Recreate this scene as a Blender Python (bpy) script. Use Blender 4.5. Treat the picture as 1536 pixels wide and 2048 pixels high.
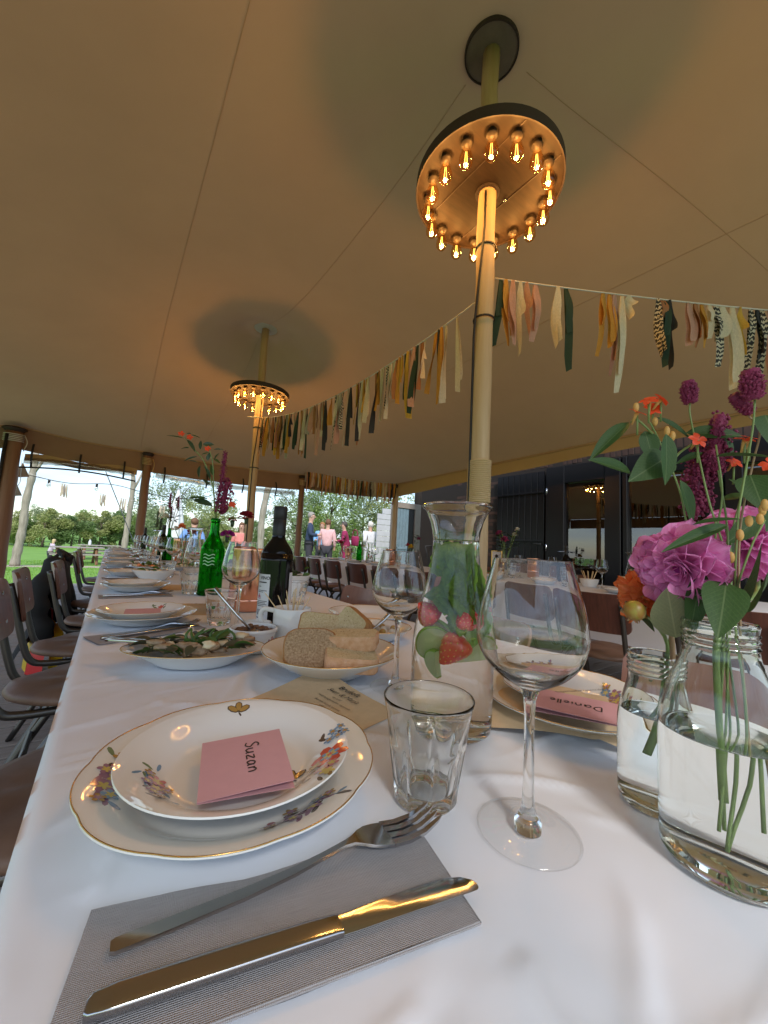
import bpy, bmesh, math, random
import numpy as np
from mathutils import Vector, Matrix, noise as mnoise
PI = math.pi
R = math.radians
S = bpy.context.scene
for o in list(bpy.data.objects):
    bpy.data.objects.remove(o)
COL = S.collection

# ------------------------------------------------------------------ camera
cam_d = bpy.data.cameras.new('camera')
cam = bpy.data.objects.new('camera', cam_d)
COL.objects.link(cam)
cam_d.sensor_fit = 'VERTICAL'
cam_d.sensor_height = 34.6
cam_d.lens = 34.6 * 769.0 / 2048.0
cam_d.clip_start = 0.01
cam_d.clip_end = 1500
_y, _p, _r = R(35.2), R(5.3), R(2.97)
_fw = Vector((math.sin(_y) * math.cos(_p), math.cos(_y) * math.cos(_p), math.sin(_p)))
_rt = Vector((math.cos(_y), -math.sin(_y), 0))
_up = _rt.cross(_fw)
_R = _rt * math.cos(_r) + _up * math.sin(_r)
_U = _up * math.cos(_r) - _rt * math.sin(_r)
M = Matrix((_R, _U, -_fw)).transposed().to_4x4()
M.translation = Vector((0, 0, 0.975))
cam.matrix_world = M
S.camera = cam

# ------------------------------------------------------------------ sky, sun, exposure
SUN_EL, SUN_AZ = R(44), R(-158)          # azimuth measured from +Y towards +X
W = bpy.data.worlds.new('World')
S.world = W
W.use_nodes = True
nt = W.node_tree
nt.nodes.clear()
wo = nt.nodes.new('ShaderNodeOutputWorld')
bg = nt.nodes.new('ShaderNodeBackground')
sky = nt.nodes.new('ShaderNodeTexSky')
sky.sky_type = 'NISHITA'
sky.sun_disc = False
sky.sun_elevation = SUN_EL
sky.sun_rotation = SUN_AZ
sky.dust_density = 0.7
tc = nt.nodes.new('ShaderNodeTexCoord')
mp = nt.nodes.new('ShaderNodeMapping')
mp.inputs['Scale'].default_value = (1.6, 1.6, 9.0)
nz = nt.nodes.new('ShaderNodeTexNoise')
nz.inputs['Scale'].default_value = 1.7
nz.inputs['Detail'].default_value = 7
nz.inputs['Roughness'].default_value = 0.58
cr = nt.nodes.new('ShaderNodeValToRGB')
cr.color_ramp.elements[0].position = 0.36
cr.color_ramp.elements[1].position = 0.68
mixc = nt.nodes.new('ShaderNodeMix')
mixc.data_type = 'RGBA'
mixc.inputs['B'].default_value = (3.1, 3.7, 4.6, 1)
nt.links.new(tc.outputs['Generated'], mp.inputs['Vector'])
nt.links.new(mp.outputs['Vector'], nz.inputs['Vector'])
nt.links.new(nz.outputs['Fac'], cr.inputs['Fac'])
nt.links.new(cr.outputs['Color'], mixc.inputs['Factor'])
nt.links.new(sky.outputs['Color'], mixc.inputs['A'])
nt.links.new(mixc.outputs['Result'], bg.inputs['Color'])
bg.inputs['Strength'].default_value = 0.15
nt.links.new(bg.outputs['Background'], wo.inputs['Surface'])

sun_d = bpy.data.lights.new('sun', 'SUN')
sun_d.energy = 2.0
sun_d.angle = R(14)
sun_d.color = (1, 0.96, 0.9)
sun = bpy.data.objects.new('sun', sun_d)
COL.objects.link(sun)
_sd = Vector((math.sin(SUN_AZ) * math.cos(SUN_EL), math.cos(SUN_AZ) * math.cos(SUN_EL), math.sin(SUN_EL)))
sun.rotation_euler = _sd.to_track_quat('Z', 'Y').to_euler()
sun.location = _sd * 30

S.view_settings.view_transform = 'Standard'
S.view_settings.look = 'None'
S.view_settings.exposure = 0.8
S.view_settings.gamma = 1.0
S.view_settings.use_curve_mapping = False
S.render.engine = 'CYCLES'
cy = S.cycles
cy.use_denoising = True
cy.denoiser = 'OPENIMAGEDENOISE'
cy.max_bounces = 14
cy.diffuse_bounces = 4
cy.glossy_bounces = 6
cy.transmission_bounces = 14
cy.transparent_max_bounces = 24
cy.caustics_reflective = False
cy.caustics_refractive = True
cy.blur_glossy = 1.0
cy.sample_clamp_indirect = 6.0
cy.use_light_tree = True

# ------------------------------------------------------------------ material helpers
MAT = {}


def pset(b, **k):
    for a, v in k.items():
        b.inputs[a.replace('_', ' ')].default_value = v


def mat(name, col, rough=0.6, metal=0.0, var=0.0, vscale=8.0, stretch=None, bump=0.0, bscale=60.0, col2=None,
        spec=0.5, coat=0.0, trans=0.0, sheen=0.0, wave=None):
    """principled material: noise mixes col and col2, a second noise (or wave) gives relief; trans adds a translucent share"""
    if name in MAT:
        return MAT[name]
    m = bpy.data.materials.new(name)
    m.use_nodes = True
    t = m.node_tree
    b = t.nodes['Principled BSDF']
    out = t.nodes['Material Output']
    b.inputs['Base Color'].default_value = (*col, 1)
    b.inputs['Roughness'].default_value = rough
    b.inputs['Metallic'].default_value = metal
    b.inputs['Specular IOR Level'].default_value = spec
    b.inputs['Coat Weight'].default_value = coat
    b.inputs['Coat Roughness'].default_value = 0.08
    b.inputs['Sheen Weight'].default_value = sheen
    tcn = t.nodes.new('ShaderNodeTexCoord')
    mpn = t.nodes.new('ShaderNodeMapping')
    t.links.new(tcn.outputs['Object'], mpn.inputs['Vector'])
    if stretch:
        mpn.inputs['Scale'].default_value = stretch
    colsock = None
    if var > 0 or col2:
        n = t.nodes.new('ShaderNodeTexNoise')
        n.inputs['Scale'].default_value = vscale
        n.inputs['Detail'].default_value = 6
        n.inputs['Roughness'].default_value = 0.6
        t.links.new(mpn.outputs['Vector'], n.inputs['Vector'])
        rp = t.nodes.new('ShaderNodeValToRGB')
        rp.color_ramp.elements[0].position = 0.3
        rp.color_ramp.elements[1].position = 0.7
        c2 = col2 or tuple(min(1, c * (1 + var)) for c in col)
        c1 = col if col2 else tuple(c * (1 - var) for c in col)
        rp.color_ramp.elements[0].color = (*c1, 1)
        rp.color_ramp.elements[1].color = (*c2, 1)
        t.links.new(n.outputs['Fac'], rp.inputs['Fac'])
        t.links.new(rp.outputs['Color'], b.inputs['Base Color'])
        colsock = rp.outputs['Color']
    if bump > 0:
        bn = t.nodes.new('ShaderNodeBump')
        bn.inputs['Strength'].default_value = bump
        bn.inputs['Distance'].default_value = 0.002
        if wave:
            wa = t.nodes.new('ShaderNodeTexWave')
            wa.inputs['Scale'].default_value = wave
            wa.bands_direction = 'X'
            wb = t.nodes.new('ShaderNodeTexWave')
            wb.inputs['Scale'].default_value = wave
            wb.bands_direction = 'Y'
            for q in (wa, wb):
                q.inputs['Distortion'].default_value = 1.2
                q.inputs['Detail'].default_value = 1
                t.links.new(tcn.outputs['Object'], q.inputs['Vector'])
            ad = t.nodes.new('ShaderNodeMath')
            ad.operation = 'ADD'
            t.links.new(wa.outputs['Fac'], ad.inputs[0])
            t.links.new(wb.outputs['Fac'], ad.inputs[1])
            t.links.new(ad.outputs[0], bn.inputs['Height'])
        else:
            n2 = t.nodes.new('ShaderNodeTexNoise')
            n2.inputs['Scale'].default_value = bscale
            n2.inputs['Detail'].default_value = 5
            t.links.new(mpn.outputs['Vector'], n2.inputs['Vector'])
            t.links.new(n2.outputs['Fac'], bn.inputs['Height'])
        t.links.new(bn.outputs['Normal'], b.inputs['Normal'])
    if trans > 0:
        tr = t.nodes.new('ShaderNodeBsdfTranslucent')
        tr.inputs['Color'].default_value = (*col, 1)
        if colsock:
            t.links.new(colsock, tr.inputs['Color'])
        mx = t.nodes.new('ShaderNodeMixShader')
        mx.inputs['Fac'].default_value = trans
        t.links.new(b.outputs['BSDF'], mx.inputs[1])
        t.links.new(tr.outputs['BSDF'], mx.inputs[2])
        t.links.new(mx.outputs['Shader'], out.inputs['Surface'])
    MAT[name] = m
    return m


def glass(name, col=(1, 1, 1), ior=1.47, rough=0.0):
    if name in MAT:
        return MAT[name]
    m = bpy.data.materials.new(name)
    m.use_nodes = True
    t = m.node_tree
    t.nodes.clear()
    o = t.nodes.new('ShaderNodeOutputMaterial')
    g = t.nodes.new('ShaderNodeBsdfGlass')
    g.inputs['Color'].default_value = (*col, 1)
    g.inputs['IOR'].default_value = ior
    g.inputs['Roughness'].default_value = rough
    t.links.new(g.outputs['BSDF'], o.inputs['Surface'])
    MAT[name] = m
    return m


def thin_glass(name, col, refl=0.06, extra=0.0, rough=0.0):
    """thin pane: clear sheet that tints and mirrors by its angle"""
    m = bpy.data.materials.new(name)
    m.use_nodes = True
    t = m.node_tree
    t.nodes.clear()
    o = t.nodes.new('ShaderNodeOutputMaterial')
    tr = t.nodes.new('ShaderNodeBsdfTransparent')
    tr.inputs['Color'].default_value = (*col, 1)
    gl = t.nodes.new('ShaderNodeBsdfGlossy')
    gl.inputs['Roughness'].default_value = rough
    fr = t.nodes.new('ShaderNodeLayerWeight')
    fr.inputs['Blend'].default_value = 0.5
    pw = t.nodes.new('ShaderNodeMath')
    pw.operation = 'POWER'
    pw.inputs[1].default_value = 4.0
    t.links.new(fr.outputs['Facing'], pw.inputs[0])
    mr = t.nodes.new('ShaderNodeMapRange')
    mr.inputs['To Min'].default_value = refl
    mr.inputs['To Max'].default_value = 0.8
    t.links.new(pw.outputs[0], mr.inputs['Value'])
    mx = t.nodes.new('ShaderNodeMixShader')
    t.links.new(mr.outputs['Result'], mx.inputs['Fac'])
    t.links.new(tr.outputs['BSDF'], mx.inputs[1])
    t.links.new(gl.outputs['BSDF'], mx.inputs[2])
    t.links.new(mx.outputs['Shader'], o.inputs['Surface'])
    MAT[name] = m
    return m


def emit(name, col, strength):
    m = bpy.data.materials.new(name)
    m.use_nodes = True
    t = m.node_tree
    t.nodes.clear()
    o = t.nodes.new('ShaderNodeOutputMaterial')
    e = t.nodes.new('ShaderNodeEmission')
    e.inputs['Color'].default_value = (*col, 1)
    e.inputs['Strength'].default_value = strength
    t.links.new(e.outputs['Emission'], o.inputs['Surface'])
    MAT[name] = m
    return m


mat('cloth', (0.75, 0.785, 0.85), 0.85, bump=0.12, wave=900, sheen=0.1)
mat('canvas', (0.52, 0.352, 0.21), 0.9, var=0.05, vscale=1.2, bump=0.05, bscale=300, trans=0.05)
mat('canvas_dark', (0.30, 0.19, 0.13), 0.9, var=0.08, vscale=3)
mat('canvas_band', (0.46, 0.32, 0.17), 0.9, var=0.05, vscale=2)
mat('seam', (0.47, 0.305, 0.17), 0.9)
mat('pole_wood', (0.60, 0.43, 0.26), 0.55, stretch=(9, 9, 0.7), vscale=3, col2=(0.48, 0.31, 0.16), bump=0.15, bscale=9)
mat('log_wood', (0.27, 0.14, 0.075), 0.6, stretch=(9, 9, 0.6), vscale=3, col2=(0.19, 0.09, 0.045), bump=0.2, bscale=8)
mat('rope', (0.55, 0.40, 0.22), 0.9, bump=0.6, bscale=220)
mat('black', (0.012, 0.012, 0.013), 0.5)
mat('black_cloth', (0.012, 0.012, 0.014), 0.8, bump=0.5, bscale=40)
mat('lamp_wood', (0.034, 0.020, 0.012), 0.6, stretch=(1.2, 9, 1), vscale=5, col2=(0.016, 0.010, 0.006), spec=0.2, bump=0.1, bscale=12)
mat('lamp_rim', (0.035, 0.022, 0.016), 0.6)
mat('cap_grey', (0.15, 0.115, 0.09), 0.5, var=0.15, vscale=14)
mat('cap_white', (0.62, 0.60, 0.56), 0.5)
mat('brass', (0.025, 0.017, 0.011), 0.55, 0.0, spec=0.3)
emit('filament', (1.0, 0.50, 0.12), 4.0)
thin_glass('bulb_glass', (1.0, 0.80, 0.48), 0.05)
thin_glass('thin_clear', (0.985, 0.985, 0.98), 0.05)
thin_glass('clear_plastic', (0.82, 0.80, 0.76), 0.16, rough=0.12)
thin_glass('pane', (0.42, 0.42, 0.44), 0.17)
glass('clear', (0.985, 0.99, 0.985), 1.46)
glass('bottle_clear', (0.965, 0.985, 0.97), 1.46)
glass('water', (0.99, 0.997, 0.993), 1.33)
glass('wet_wall', (0.985, 0.992, 0.987), 1.098)
glass('green_glass', (0.20, 0.72, 0.24), 1.5)
mat('black_glass', (0.004, 0.004, 0.005), 0.07, spec=0.3)
mat('ceramic', (0.78, 0.775, 0.74), 0.035)
mat('ceramic_plain', (0.78, 0.76, 0.72), 0.15, coat=0.4)
mat('gold', (0.72, 0.46, 0.17), 0.25, 1.0)
mat('steel', (0.50, 0.505, 0.52), 0.14, 1.0)
mat('copper', (0.90, 0.45, 0.31), 0.2, 1.0, var=0.06, vscale=20)
mat('napkin', (0.40, 0.39, 0.40), 0.95, var=0.10, stretch=(6, 160, 1), vscale=8, bump=0.55, wave=330)
mat('kraft', (0.56, 0.42, 0.26), 0.85, var=0.06, vscale=90, bump=0.04, bscale=300)
mat('pink_card', (0.60, 0.33, 0.355), 0.8, var=0.03, vscale=60)
mat('ink', (0.02, 0.018, 0.02), 0.6)
mat('ply', (0.155, 0.054, 0.034), 0.28, stretch=(1, 14, 2), vscale=5, col2=(0.085, 0.032, 0.022), coat=0.25)
mat('ply_pale', (0.33, 0.165, 0.115), 0.3, stretch=(1, 14, 2), vscale=4, col2=(0.26, 0.12, 0.08), coat=0.25)
mat('leather', (0.20, 0.115, 0.078), 0.5, vscale=7, col2=(0.13, 0.068, 0.045), bump=0.3, bscale=25)
mat('tube', (0.10, 0.095, 0.09), 0.32, 0.9)
mat('deck', (0.37, 0.325, 0.29), 0.75, stretch=(1.5, 30, 8), vscale=3, col2=(0.26, 0.225, 0.195), bump=0.3, bscale=6)
mat('deck_base', (0.02, 0.018, 0.016), 0.9)
mat('grass_ground', (0.13, 0.27, 0.035), 0.9, vscale=1.3, col2=(0.19, 0.35, 0.05), bump=0.8, bscale=30)
mat('grass_blade', (0.19, 0.38, 0.05), 0.6, vscale=2.0, col2=(0.27, 0.46, 0.08), trans=0.35)
mat('path', (0.42, 0.36, 0.27), 0.95, var=0.2, vscale=3)
mat('brick', (0.085, 0.042, 0.028), 0.85, vscale=5, col2=(0.055, 0.028, 0.02), bump=0.4, bscale=50)
mat('mortar', (0.028, 0.02, 0.016), 0.95, bump=0.3, bscale=80)
mat('black_paint', (0.008, 0.008, 0.010), 0.28, spec=0.2)
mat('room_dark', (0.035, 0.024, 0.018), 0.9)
mat('frame_pale', (0.27, 0.215, 0.175), 0.6, var=0.1, vscale=10)
mat('blue_board', (0.16, 0.23, 0.27), 0.6, var=0.1, vscale=9)
mat('white_board', (0.55, 0.55, 0.58), 0.7, var=0.08, vscale=9)
mat('bark_pale', (0.40, 0.35, 0.29), 0.9, stretch=(7, 7, 1), vscale=3, col2=(0.22, 0.19, 0.155), bump=0.8, bscale=10)
mat('bark', (0.11, 0.085, 0.06), 0.9, stretch=(5, 5, 1), vscale=4, var=0.3, bump=0.8, bscale=12)
for k, c, d in (('a', (0.17, 0.26, 0.06), (0.27, 0.37, 0.10)), ('b', (0.12, 0.20, 0.06), (0.20, 0.28, 0.10)), ('c', (0.28, 0.32, 0.10), (0.38, 0.40, 0.16)), ('d', (0.22, 0.28, 0.14), (0.33, 0.39, 0.22))):
    mat('foliage_' + k, c, 0.6, vscale=0.9, col2=d, trans=0.3)
mat('leaf', (0.032, 0.075, 0.018), 0.5, vscale=25, col2=(0.05, 0.105, 0.026), spec=0.3, trans=0.15, bump=0.15, bscale=60)
mat('leaf_dark', (0.028, 0.06, 0.028), 0.4, vscale=25, col2=(0.04, 0.08, 0.035), trans=0.12)
mat('leaf_back', (0.27, 0.28, 0.15), 0.55, vscale=30, col2=(0.22, 0.24, 0.12), trans=0.25, bump=0.3, bscale=60)
mat('mint', (0.13, 0.28, 0.03), 0.5, vscale=4, col2=(0.27, 0.44, 0.06), trans=0.3, bump=0.5, bscale=130)


def leaf_veins(name, mid=(0.16, 0.22, 0.09), k=0.55):
    """pale midrib and side veins on a leaf that lies along its own Y axis"""
    m = MAT[name]
    t = m.node_tree
    b = t.nodes['Principled BSDF']
    N = t.nodes.new

    def mth(op, a, c=None):
        n = N('ShaderNodeMath')
        n.operation = op
        for i, q in enumerate((a, c)):
            if q is None:
                continue
            if isinstance(q, (int, float)):
                n.inputs[i].default_value = q
            else:
                t.links.new(q, n.inputs[i])
        return n.outputs[0]
    tcn = N('ShaderNodeTexCoord')
    sp = N('ShaderNodeSeparateXYZ')
    t.links.new(tcn.outputs['Object'], sp.inputs[0])
    ax = mth('ABSOLUTE', sp.outputs['X'])
    rib = mth('LESS_THAN', ax, 0.018)
    ph = mth('MULTIPLY', mth('SUBTRACT', sp.outputs['Y'], mth('MULTIPLY', ax, 0.75)), 70.0)
    vein = mth('GREATER_THAN', mth('SINE', ph), 0.93)
    fac = mth('MAXIMUM', rib, mth('MULTIPLY', vein, 0.35))
    mx = N('ShaderNodeMix')
    mx.data_type = 'RGBA'
    src = b.inputs['Base Color'].links[0].from_socket
    t.links.new(mth('MULTIPLY', fac, k), mx.inputs['Factor'])
    t.links.new(src, mx.inputs['A'])
    mx.inputs['B'].default_value = (*mid, 1)
    t.links.new(mx.outputs['Result'], b.inputs['Base Color'])


leaf_veins('leaf')
leaf_veins('leaf_dark', (0.12, 0.17, 0.08))
leaf_veins('leaf_back', (0.40, 0.40, 0.22), 0.8)
leaf_veins('mint', (0.30, 0.46, 0.14), 0.5)
mat('stem', (0.19, 0.27, 0.08), 0.45, var=0.15, vscale=30)
mat('stem_red', (0.30, 0.17, 0.10), 0.45, vscale=20, col2=(0.36, 0.26, 0.12))
mat('petal_magenta', (0.85, 0.24, 0.60), 0.5, vscale=3, stretch=(16, 1, 1), col2=(0.93, 0.46, 0.77), bump=0.25, bscale=4, trans=0.4)
mat('petal_deep', (0.42, 0.03, 0.30), 0.5, trans=0.3)
mat('petal_orange', (0.86, 0.19, 0.05), 0.5, vscale=3, stretch=(14, 1, 1), bump=0.2, bscale=4, col2=(0.92, 0.40, 0.15), trans=0.3)
mat('petal_red', (0.86, 0.085, 0.022), 0.45, trans=0.25)
mat('burgundy', (0.19, 0.013, 0.062), 0.6, vscale=40, col2=(0.28, 0.03, 0.10), trans=0.1)
mat('carnation', (0.30, 0.012, 0.03), 0.55, vscale=60, col2=(0.40, 0.02, 0.05), trans=0.15)
mat('bud', (0.30, 0.30, 0.04), 0.4, vscale=130, stretch=(1, 1, .4), col2=(0.36, 0.09, 0.03))
mat('bud_yellow', (0.72, 0.42, 0.12), 0.5, trans=0.2)
mat('petal_yellow', (0.80, 0.52, 0.03), 0.5, trans=0.2)
mat('petal_white', (0.78, 0.75, 0.66), 0.5, trans=0.25)
mat('crumb', (0.58, 0.42, 0.26), 0.9, vscale=300, col2=(0.24, 0.135, 0.06), bump=1.0, bscale=450)
mat('crumb_pale', (0.68, 0.57, 0.36), 0.9, vscale=300, col2=(0.50, 0.38, 0.20), bump=1.0, bscale=450)
mat('crumb_hole', (0.30, 0.18, 0.09), 0.9)
mat('crust', (0.30, 0.13, 0.045), 0.7, vscale=130, col2=(0.50, 0.26, 0.09), bump=0.8, bscale=300)
mat('crust_pale', (0.68, 0.43, 0.27), 0.75, vscale=130, col2=(0.55, 0.29, 0.13), bump=0.7, bscale=300)
mat('tapenade', (0.10, 0.045, 0.02), 0.35, vscale=300, col2=(0.19, 0.085, 0.035), bump=1, bscale=400)
mat('mushroom', (0.42, 0.31, 0.20), 0.5, vscale=110, col2=(0.24, 0.145, 0.075), bump=0.5, bscale=250)
mat('cheese', (0.72, 0.62, 0.42), 0.5, var=0.08, vscale=30)
mat('salad', (0.055, 0.13, 0.03), 0.45, vscale=40, col2=(0.10, 0.19, 0.04), trans=0.15)
mat('salad_dark', (0.045, 0.075, 0.03), 0.45, vscale=40, col2=(0.075, 0.04, 0.03))
mat('salmon', (0.72, 0.25, 0.10), 0.5, var=0.2, vscale=30)
mat('strawberry', (0.72, 0.025, 0.02), 0.3, vscale=14, col2=(0.80, 0.07, 0.04), coat=0.3)
mat('seed', (0.85, 0.45, 0.12), 0.5)
mat('lime', (0.36, 0.55, 0.06), 0.4, trans=0.3)
mat('lime_flesh', (0.70, 0.76, 0.42), 0.4, trans=0.4)
mat('wood_pick', (0.72, 0.55, 0.31), 0.6)
mat('label_paper', (0.66, 0.67, 0.70), 0.6)
mat('label_grey', (0.36, 0.38, 0.42), 0.6)
mat('label_red', (0.38, 0.05, 0.10), 0.6)
mat('wave_mark', (0.42, 0.68, 0.45), 0.4)
mat('skin', (0.62, 0.37, 0.27), 0.5)
mat('bag_red', (0.60, 0.03, 0.03), 0.35)
mat('bag_yellow', (0.75, 0.52, 0.02), 0.35)
mat('print_red', (0.62, 0.10, 0.05), 0.12, coat=0.5)
mat('print_blue', (0.20, 0.33, 0.48), 0.12, coat=0.5)
mat('print_purple', (0.33, 0.18, 0.27), 0.12, coat=0.5)
mat('print_ochre', (0.42, 0.25, 0.07), 0.12, coat=0.5)
mat('print_green', (0.18, 0.24, 0.12), 0.12, coat=0.5)
mat('print_dark', (0.10, 0.07, 0.05), 0.12, coat=0.5)
mat('print_pink', (0.58, 0.25, 0.25), 0.12, coat=0.5)
mat('print_yellow', (0.62, 0.50, 0.14), 0.12, coat=0.5)
# ------------------------------------------------------------------ geometry helpers
rng = random.Random(11)


class MB:
    """collects faces; build() links them as one mesh object"""

    def __init__(s):
        s.v, s.f, s.m, s.mats = [], [], [], []

    def slot(s, mname):
        if mname not in s.mats:
            s.mats.append(mname)
        return s.mats.index(mname)

    def add(s, vs, fs, mname=None, T=None):
        k = len(s.v)
        if T is not None:
            vs = [T @ Vector(v) for v in vs]
        s.v += [tuple(v) for v in vs]
        s.f += [tuple(i + k for i in f) for f in fs]
        s.m += [s.slot(mname) if mname else 0] * len(fs)
        return s

    def box(s, c, d, mname=None, T=None, bev=0.0):
        x, y, z = (q / 2 for q in d)
        if bev <= 0:
            vs = [(c[0] + a * x, c[1] + b * y, c[2] + e * z) for a in (-1, 1) for b in (-1, 1) for e in (-1, 1)]
            fs = [(0, 1, 3, 2), (4, 6, 7, 5), (0, 4, 5, 1), (2, 3, 7, 6), (0, 2, 6, 4), (1, 5, 7, 3)]
        else:
            b_ = min(bev, x * .9, y * .9, z * .9)
            vs, fs = [], []
            bm = bmesh.new()
            bmesh.ops.create_cube(bm, size=1)
            for v in bm.verts:
                v.co = Vector((c[0] + v.co.x * 2 * x, c[1] + v.co.y * 2 * y, c[2] + v.co.z * 2 * z))
            bmesh.ops.bevel(bm, geom=bm.edges[:], offset=b_, segments=1, affect='EDGES')
            bm.verts.ensure_lookup_table()
            vs = [tuple(v.co) for v in bm.verts]
            fs = [tuple(v.index for v in f.verts) for f in bm.faces]
            bm.free()
        return s.add(vs, fs, mname, T)

    def tube(s, pts, r, seg=8, mname=None, cap=True, T=None):
        pts = [Vector(p) for p in pts]
        n = len(pts)
        rs = r if isinstance(r, (list, tuple)) else [r] * n
        vs, fs = [], []
        t0 = (pts[1] - pts[0]).normalized()
        a = Vector((0, 0, 1)) if abs(t0.z) < .9 else Vector((1, 0, 0))
        u = t0.cross(a).normalized()
        for i, p in enumerate(pts):
            t = ((pts[min(i + 1, n - 1)] - p).normalized() + (p - pts[max(i - 1, 0)]).normalized())
            t = t.normalized() if t.length > 1e-6 else t0
            u = (u - t * u.dot(t))
            u = u.normalized() if u.length > 1e-6 else t.orthogonal().normalized()
            w = t.cross(u)
            for k in range(seg):
                g = 2 * PI * k / seg
                vs.append(p + (u * math.cos(g) + w * math.sin(g)) * rs[i])
        for i in range(n - 1):
            for k in range(seg):
                fs.append((i * seg + k, i * seg + (k + 1) % seg, (i + 1) * seg + (k + 1) % seg, (i + 1) * seg + k))
        if cap:
            fs.append(tuple(range(seg))[::-1])
            fs.append(tuple((n - 1) * seg + k for k in range(seg)))
        return s.add(vs, fs, mname, T)

    def lathe(s, prof, seg=32, mname=None, mod=None, T=None, close=False):
        """prof: (r, z) list; mod(r, z, theta, i) -> r, z"""
        vs, fs = [], []
        rows = []
        for i, (r, z) in enumerate(prof):
            if r < 1e-6:
                rows.append([len(vs)])
                vs.append((0, 0, z))
            else:
                row = []
                for k in range(seg):
                    g = 2 * PI * k / seg
                    rr, zz = mod(r, z, g, i) if mod else (r, z)
                    row.append(len(vs))
                    vs.append((rr * math.cos(g), rr * math.sin(g), zz))
                rows.append(row)
        pr = list(zip(rows[:-1], rows[1:]))
        if close:
            pr.append((rows[-1], rows[0]))
        for a, b in pr:
            for k in range(seg):
                k2 = (k + 1) % seg
                if len(a) == 1 and len(b) == 1:
                    continue
                if len(a) == 1:
                    fs.append((a[0], b[k2], b[k]))
                elif len(b) == 1:
                    fs.append((a[k], a[k2], b[0]))
                else:
                    fs.append((a[k], a[k2], b[k2], b[k]))
        return s.add(vs, fs, mname, T)

    def grid(s, nu, nv, fn, mname=None, T=None):
        vs = [fn(i / nu, j / nv) for j in range(nv + 1) for i in range(nu + 1)]
        fs = [(j * (nu + 1) + i, j * (nu + 1) + i + 1, (j + 1) * (nu + 1) + i + 1, (j + 1) * (nu + 1) + i)
              for j in range(nv) for i in range(nu)]
        return s.add(vs, fs, mname, T)

    def ball(s, c, r, mname=None, seg=10, rings=6, T=None, nse=0.0):
        rx, ry, rz = r if isinstance(r, (tuple, list)) else (r, r, r)
        vs, fs = [], []
        for j in range(rings + 1):
            for k in range(seg):
                t, g = PI * j / rings, 2 * PI * k / seg
                d = Vector((math.sin(t) * math.cos(g), math.sin(t) * math.sin(g), math.cos(t)))
                q = 1 + nse * mnoise.noise(d * 2.1 + Vector(c) * 37) if nse else 1
                vs.append((c[0] + rx * d.x * q, c[1] + ry * d.y * q, c[2] + rz * d.z * q))
        for j in range(rings):
            for k in range(seg):
                fs.append((j * seg + k, (j + 1) * seg + k, (j + 1) * seg + (k + 1) % seg, j * seg + (k + 1) % seg))
        return s.add(vs, fs, mname, T)

    def mesh(s, name, mname=None, smooth=True):
        me = bpy.data.meshes.new(name)
        me.from_pydata(s.v, [], s.f)
        for q in (s.mats or [mname]):
            me.materials.append(MAT[q or mname])
        if len(s.mats) > 1:
            me.polygons.foreach_set('material_index', s.m)
        if smooth:
            me.polygons.foreach_set('use_smooth', [True] * len(me.polygons))
            if smooth == 'auto':
                try:
                    me.set_sharp_from_angle(angle=R(38))
                except Exception:
                    pass
        me.update()
        return me

    def build(s, name, mname=None, parent=None, smooth='auto', loc=None, rz=0.0):
        return put(name, s.mesh(name, mname, smooth), parent, loc, rz)


def put(name, me, parent=None, loc=None, rz=0.0, rot=None, scale=None, Mx=None):
    o = bpy.data.objects.new(name, me)
    COL.objects.link(o)
    o.parent = parent
    if Mx is not None:
        o.matrix_local = Mx
        return o
    if loc is not None:
        o.location = loc
    o.rotation_euler = rot if rot is not None else (0, 0, rz)
    if scale is not None:
        o.scale = scale if isinstance(scale, (tuple, list)) else (scale,) * 3
    return o


def tag(o, label=None, cat=None, group=None, kind=None):
    if label:
        o['label'] = label
    if cat:
        o['category'] = cat
    if group:
        o['group'] = group
    if kind:
        o['kind'] = kind
    return o


def thing(name, label, cat, loc=(0, 0, 0), rz=0.0, group=None):
    o = bpy.data.objects.new(name, None)
    COL.objects.link(o)
    o.empty_display_size = 0.05
    o.location = loc
    o.rotation_euler = (0, 0, rz)
    return tag(o, label, cat, group)


KIDS = {}


def dup(root, label, loc, rz=0.0, group=None, scale=None):
    """copy of a thing with copies of its parts and sub-parts (mesh data shared)"""
    def rec(o, par):
        c = o.copy()
        COL.objects.link(c)
        c.parent = par
        for ch in o.children:
            rec(ch, c)
        return c
    r = rec(root, None)
    r.location = loc
    r.rotation_euler = (0, 0, rz)
    if scale:
        r.scale = (scale,) * 3 if not isinstance(scale, (tuple, list)) else scale
    tag(r, label, None, group)
    return r


def smooth_path(pts, n=5):
    """Catmull-Rom through pts"""
    P = [Vector(p) for p in pts]
    P = [P[0] * 2 - P[1]] + P + [P[-1] * 2 - P[-2]]
    out = []
    for i in range(1, len(P) - 2):
        for k in range(n):
            t = k / n
            a, b, c, d = P[i - 1], P[i], P[i + 1], P[i + 2]
            out.append(0.5 * ((2 * b) + (c - a) * t + (2 * a - 5 * b + 4 * c - d) * t * t + (3 * b - a - 3 * c + d) * t ** 3))
    out.append(P[-2])
    return out


def fast_mesh(name, V, F4, mname):
    """numpy verts (n,3) and quads (m,4)"""
    me = bpy.data.meshes.new(name)
    me.vertices.add(len(V))
    me.vertices.foreach_set('co', np.asarray(V, np.float32).ravel())
    m = len(F4)
    k = F4.shape[1]
    me.loops.add(m * k)
    me.loops.foreach_set('vertex_index', np.asarray(F4, np.int32).ravel())
    me.polygons.add(m)
    me.polygons.foreach_set('loop_start', np.arange(0, m * k, k, dtype=np.int32))
    me.materials.append(MAT[mname])
    me.update(calc_edges=True)
    me.validate()
    return me


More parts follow.
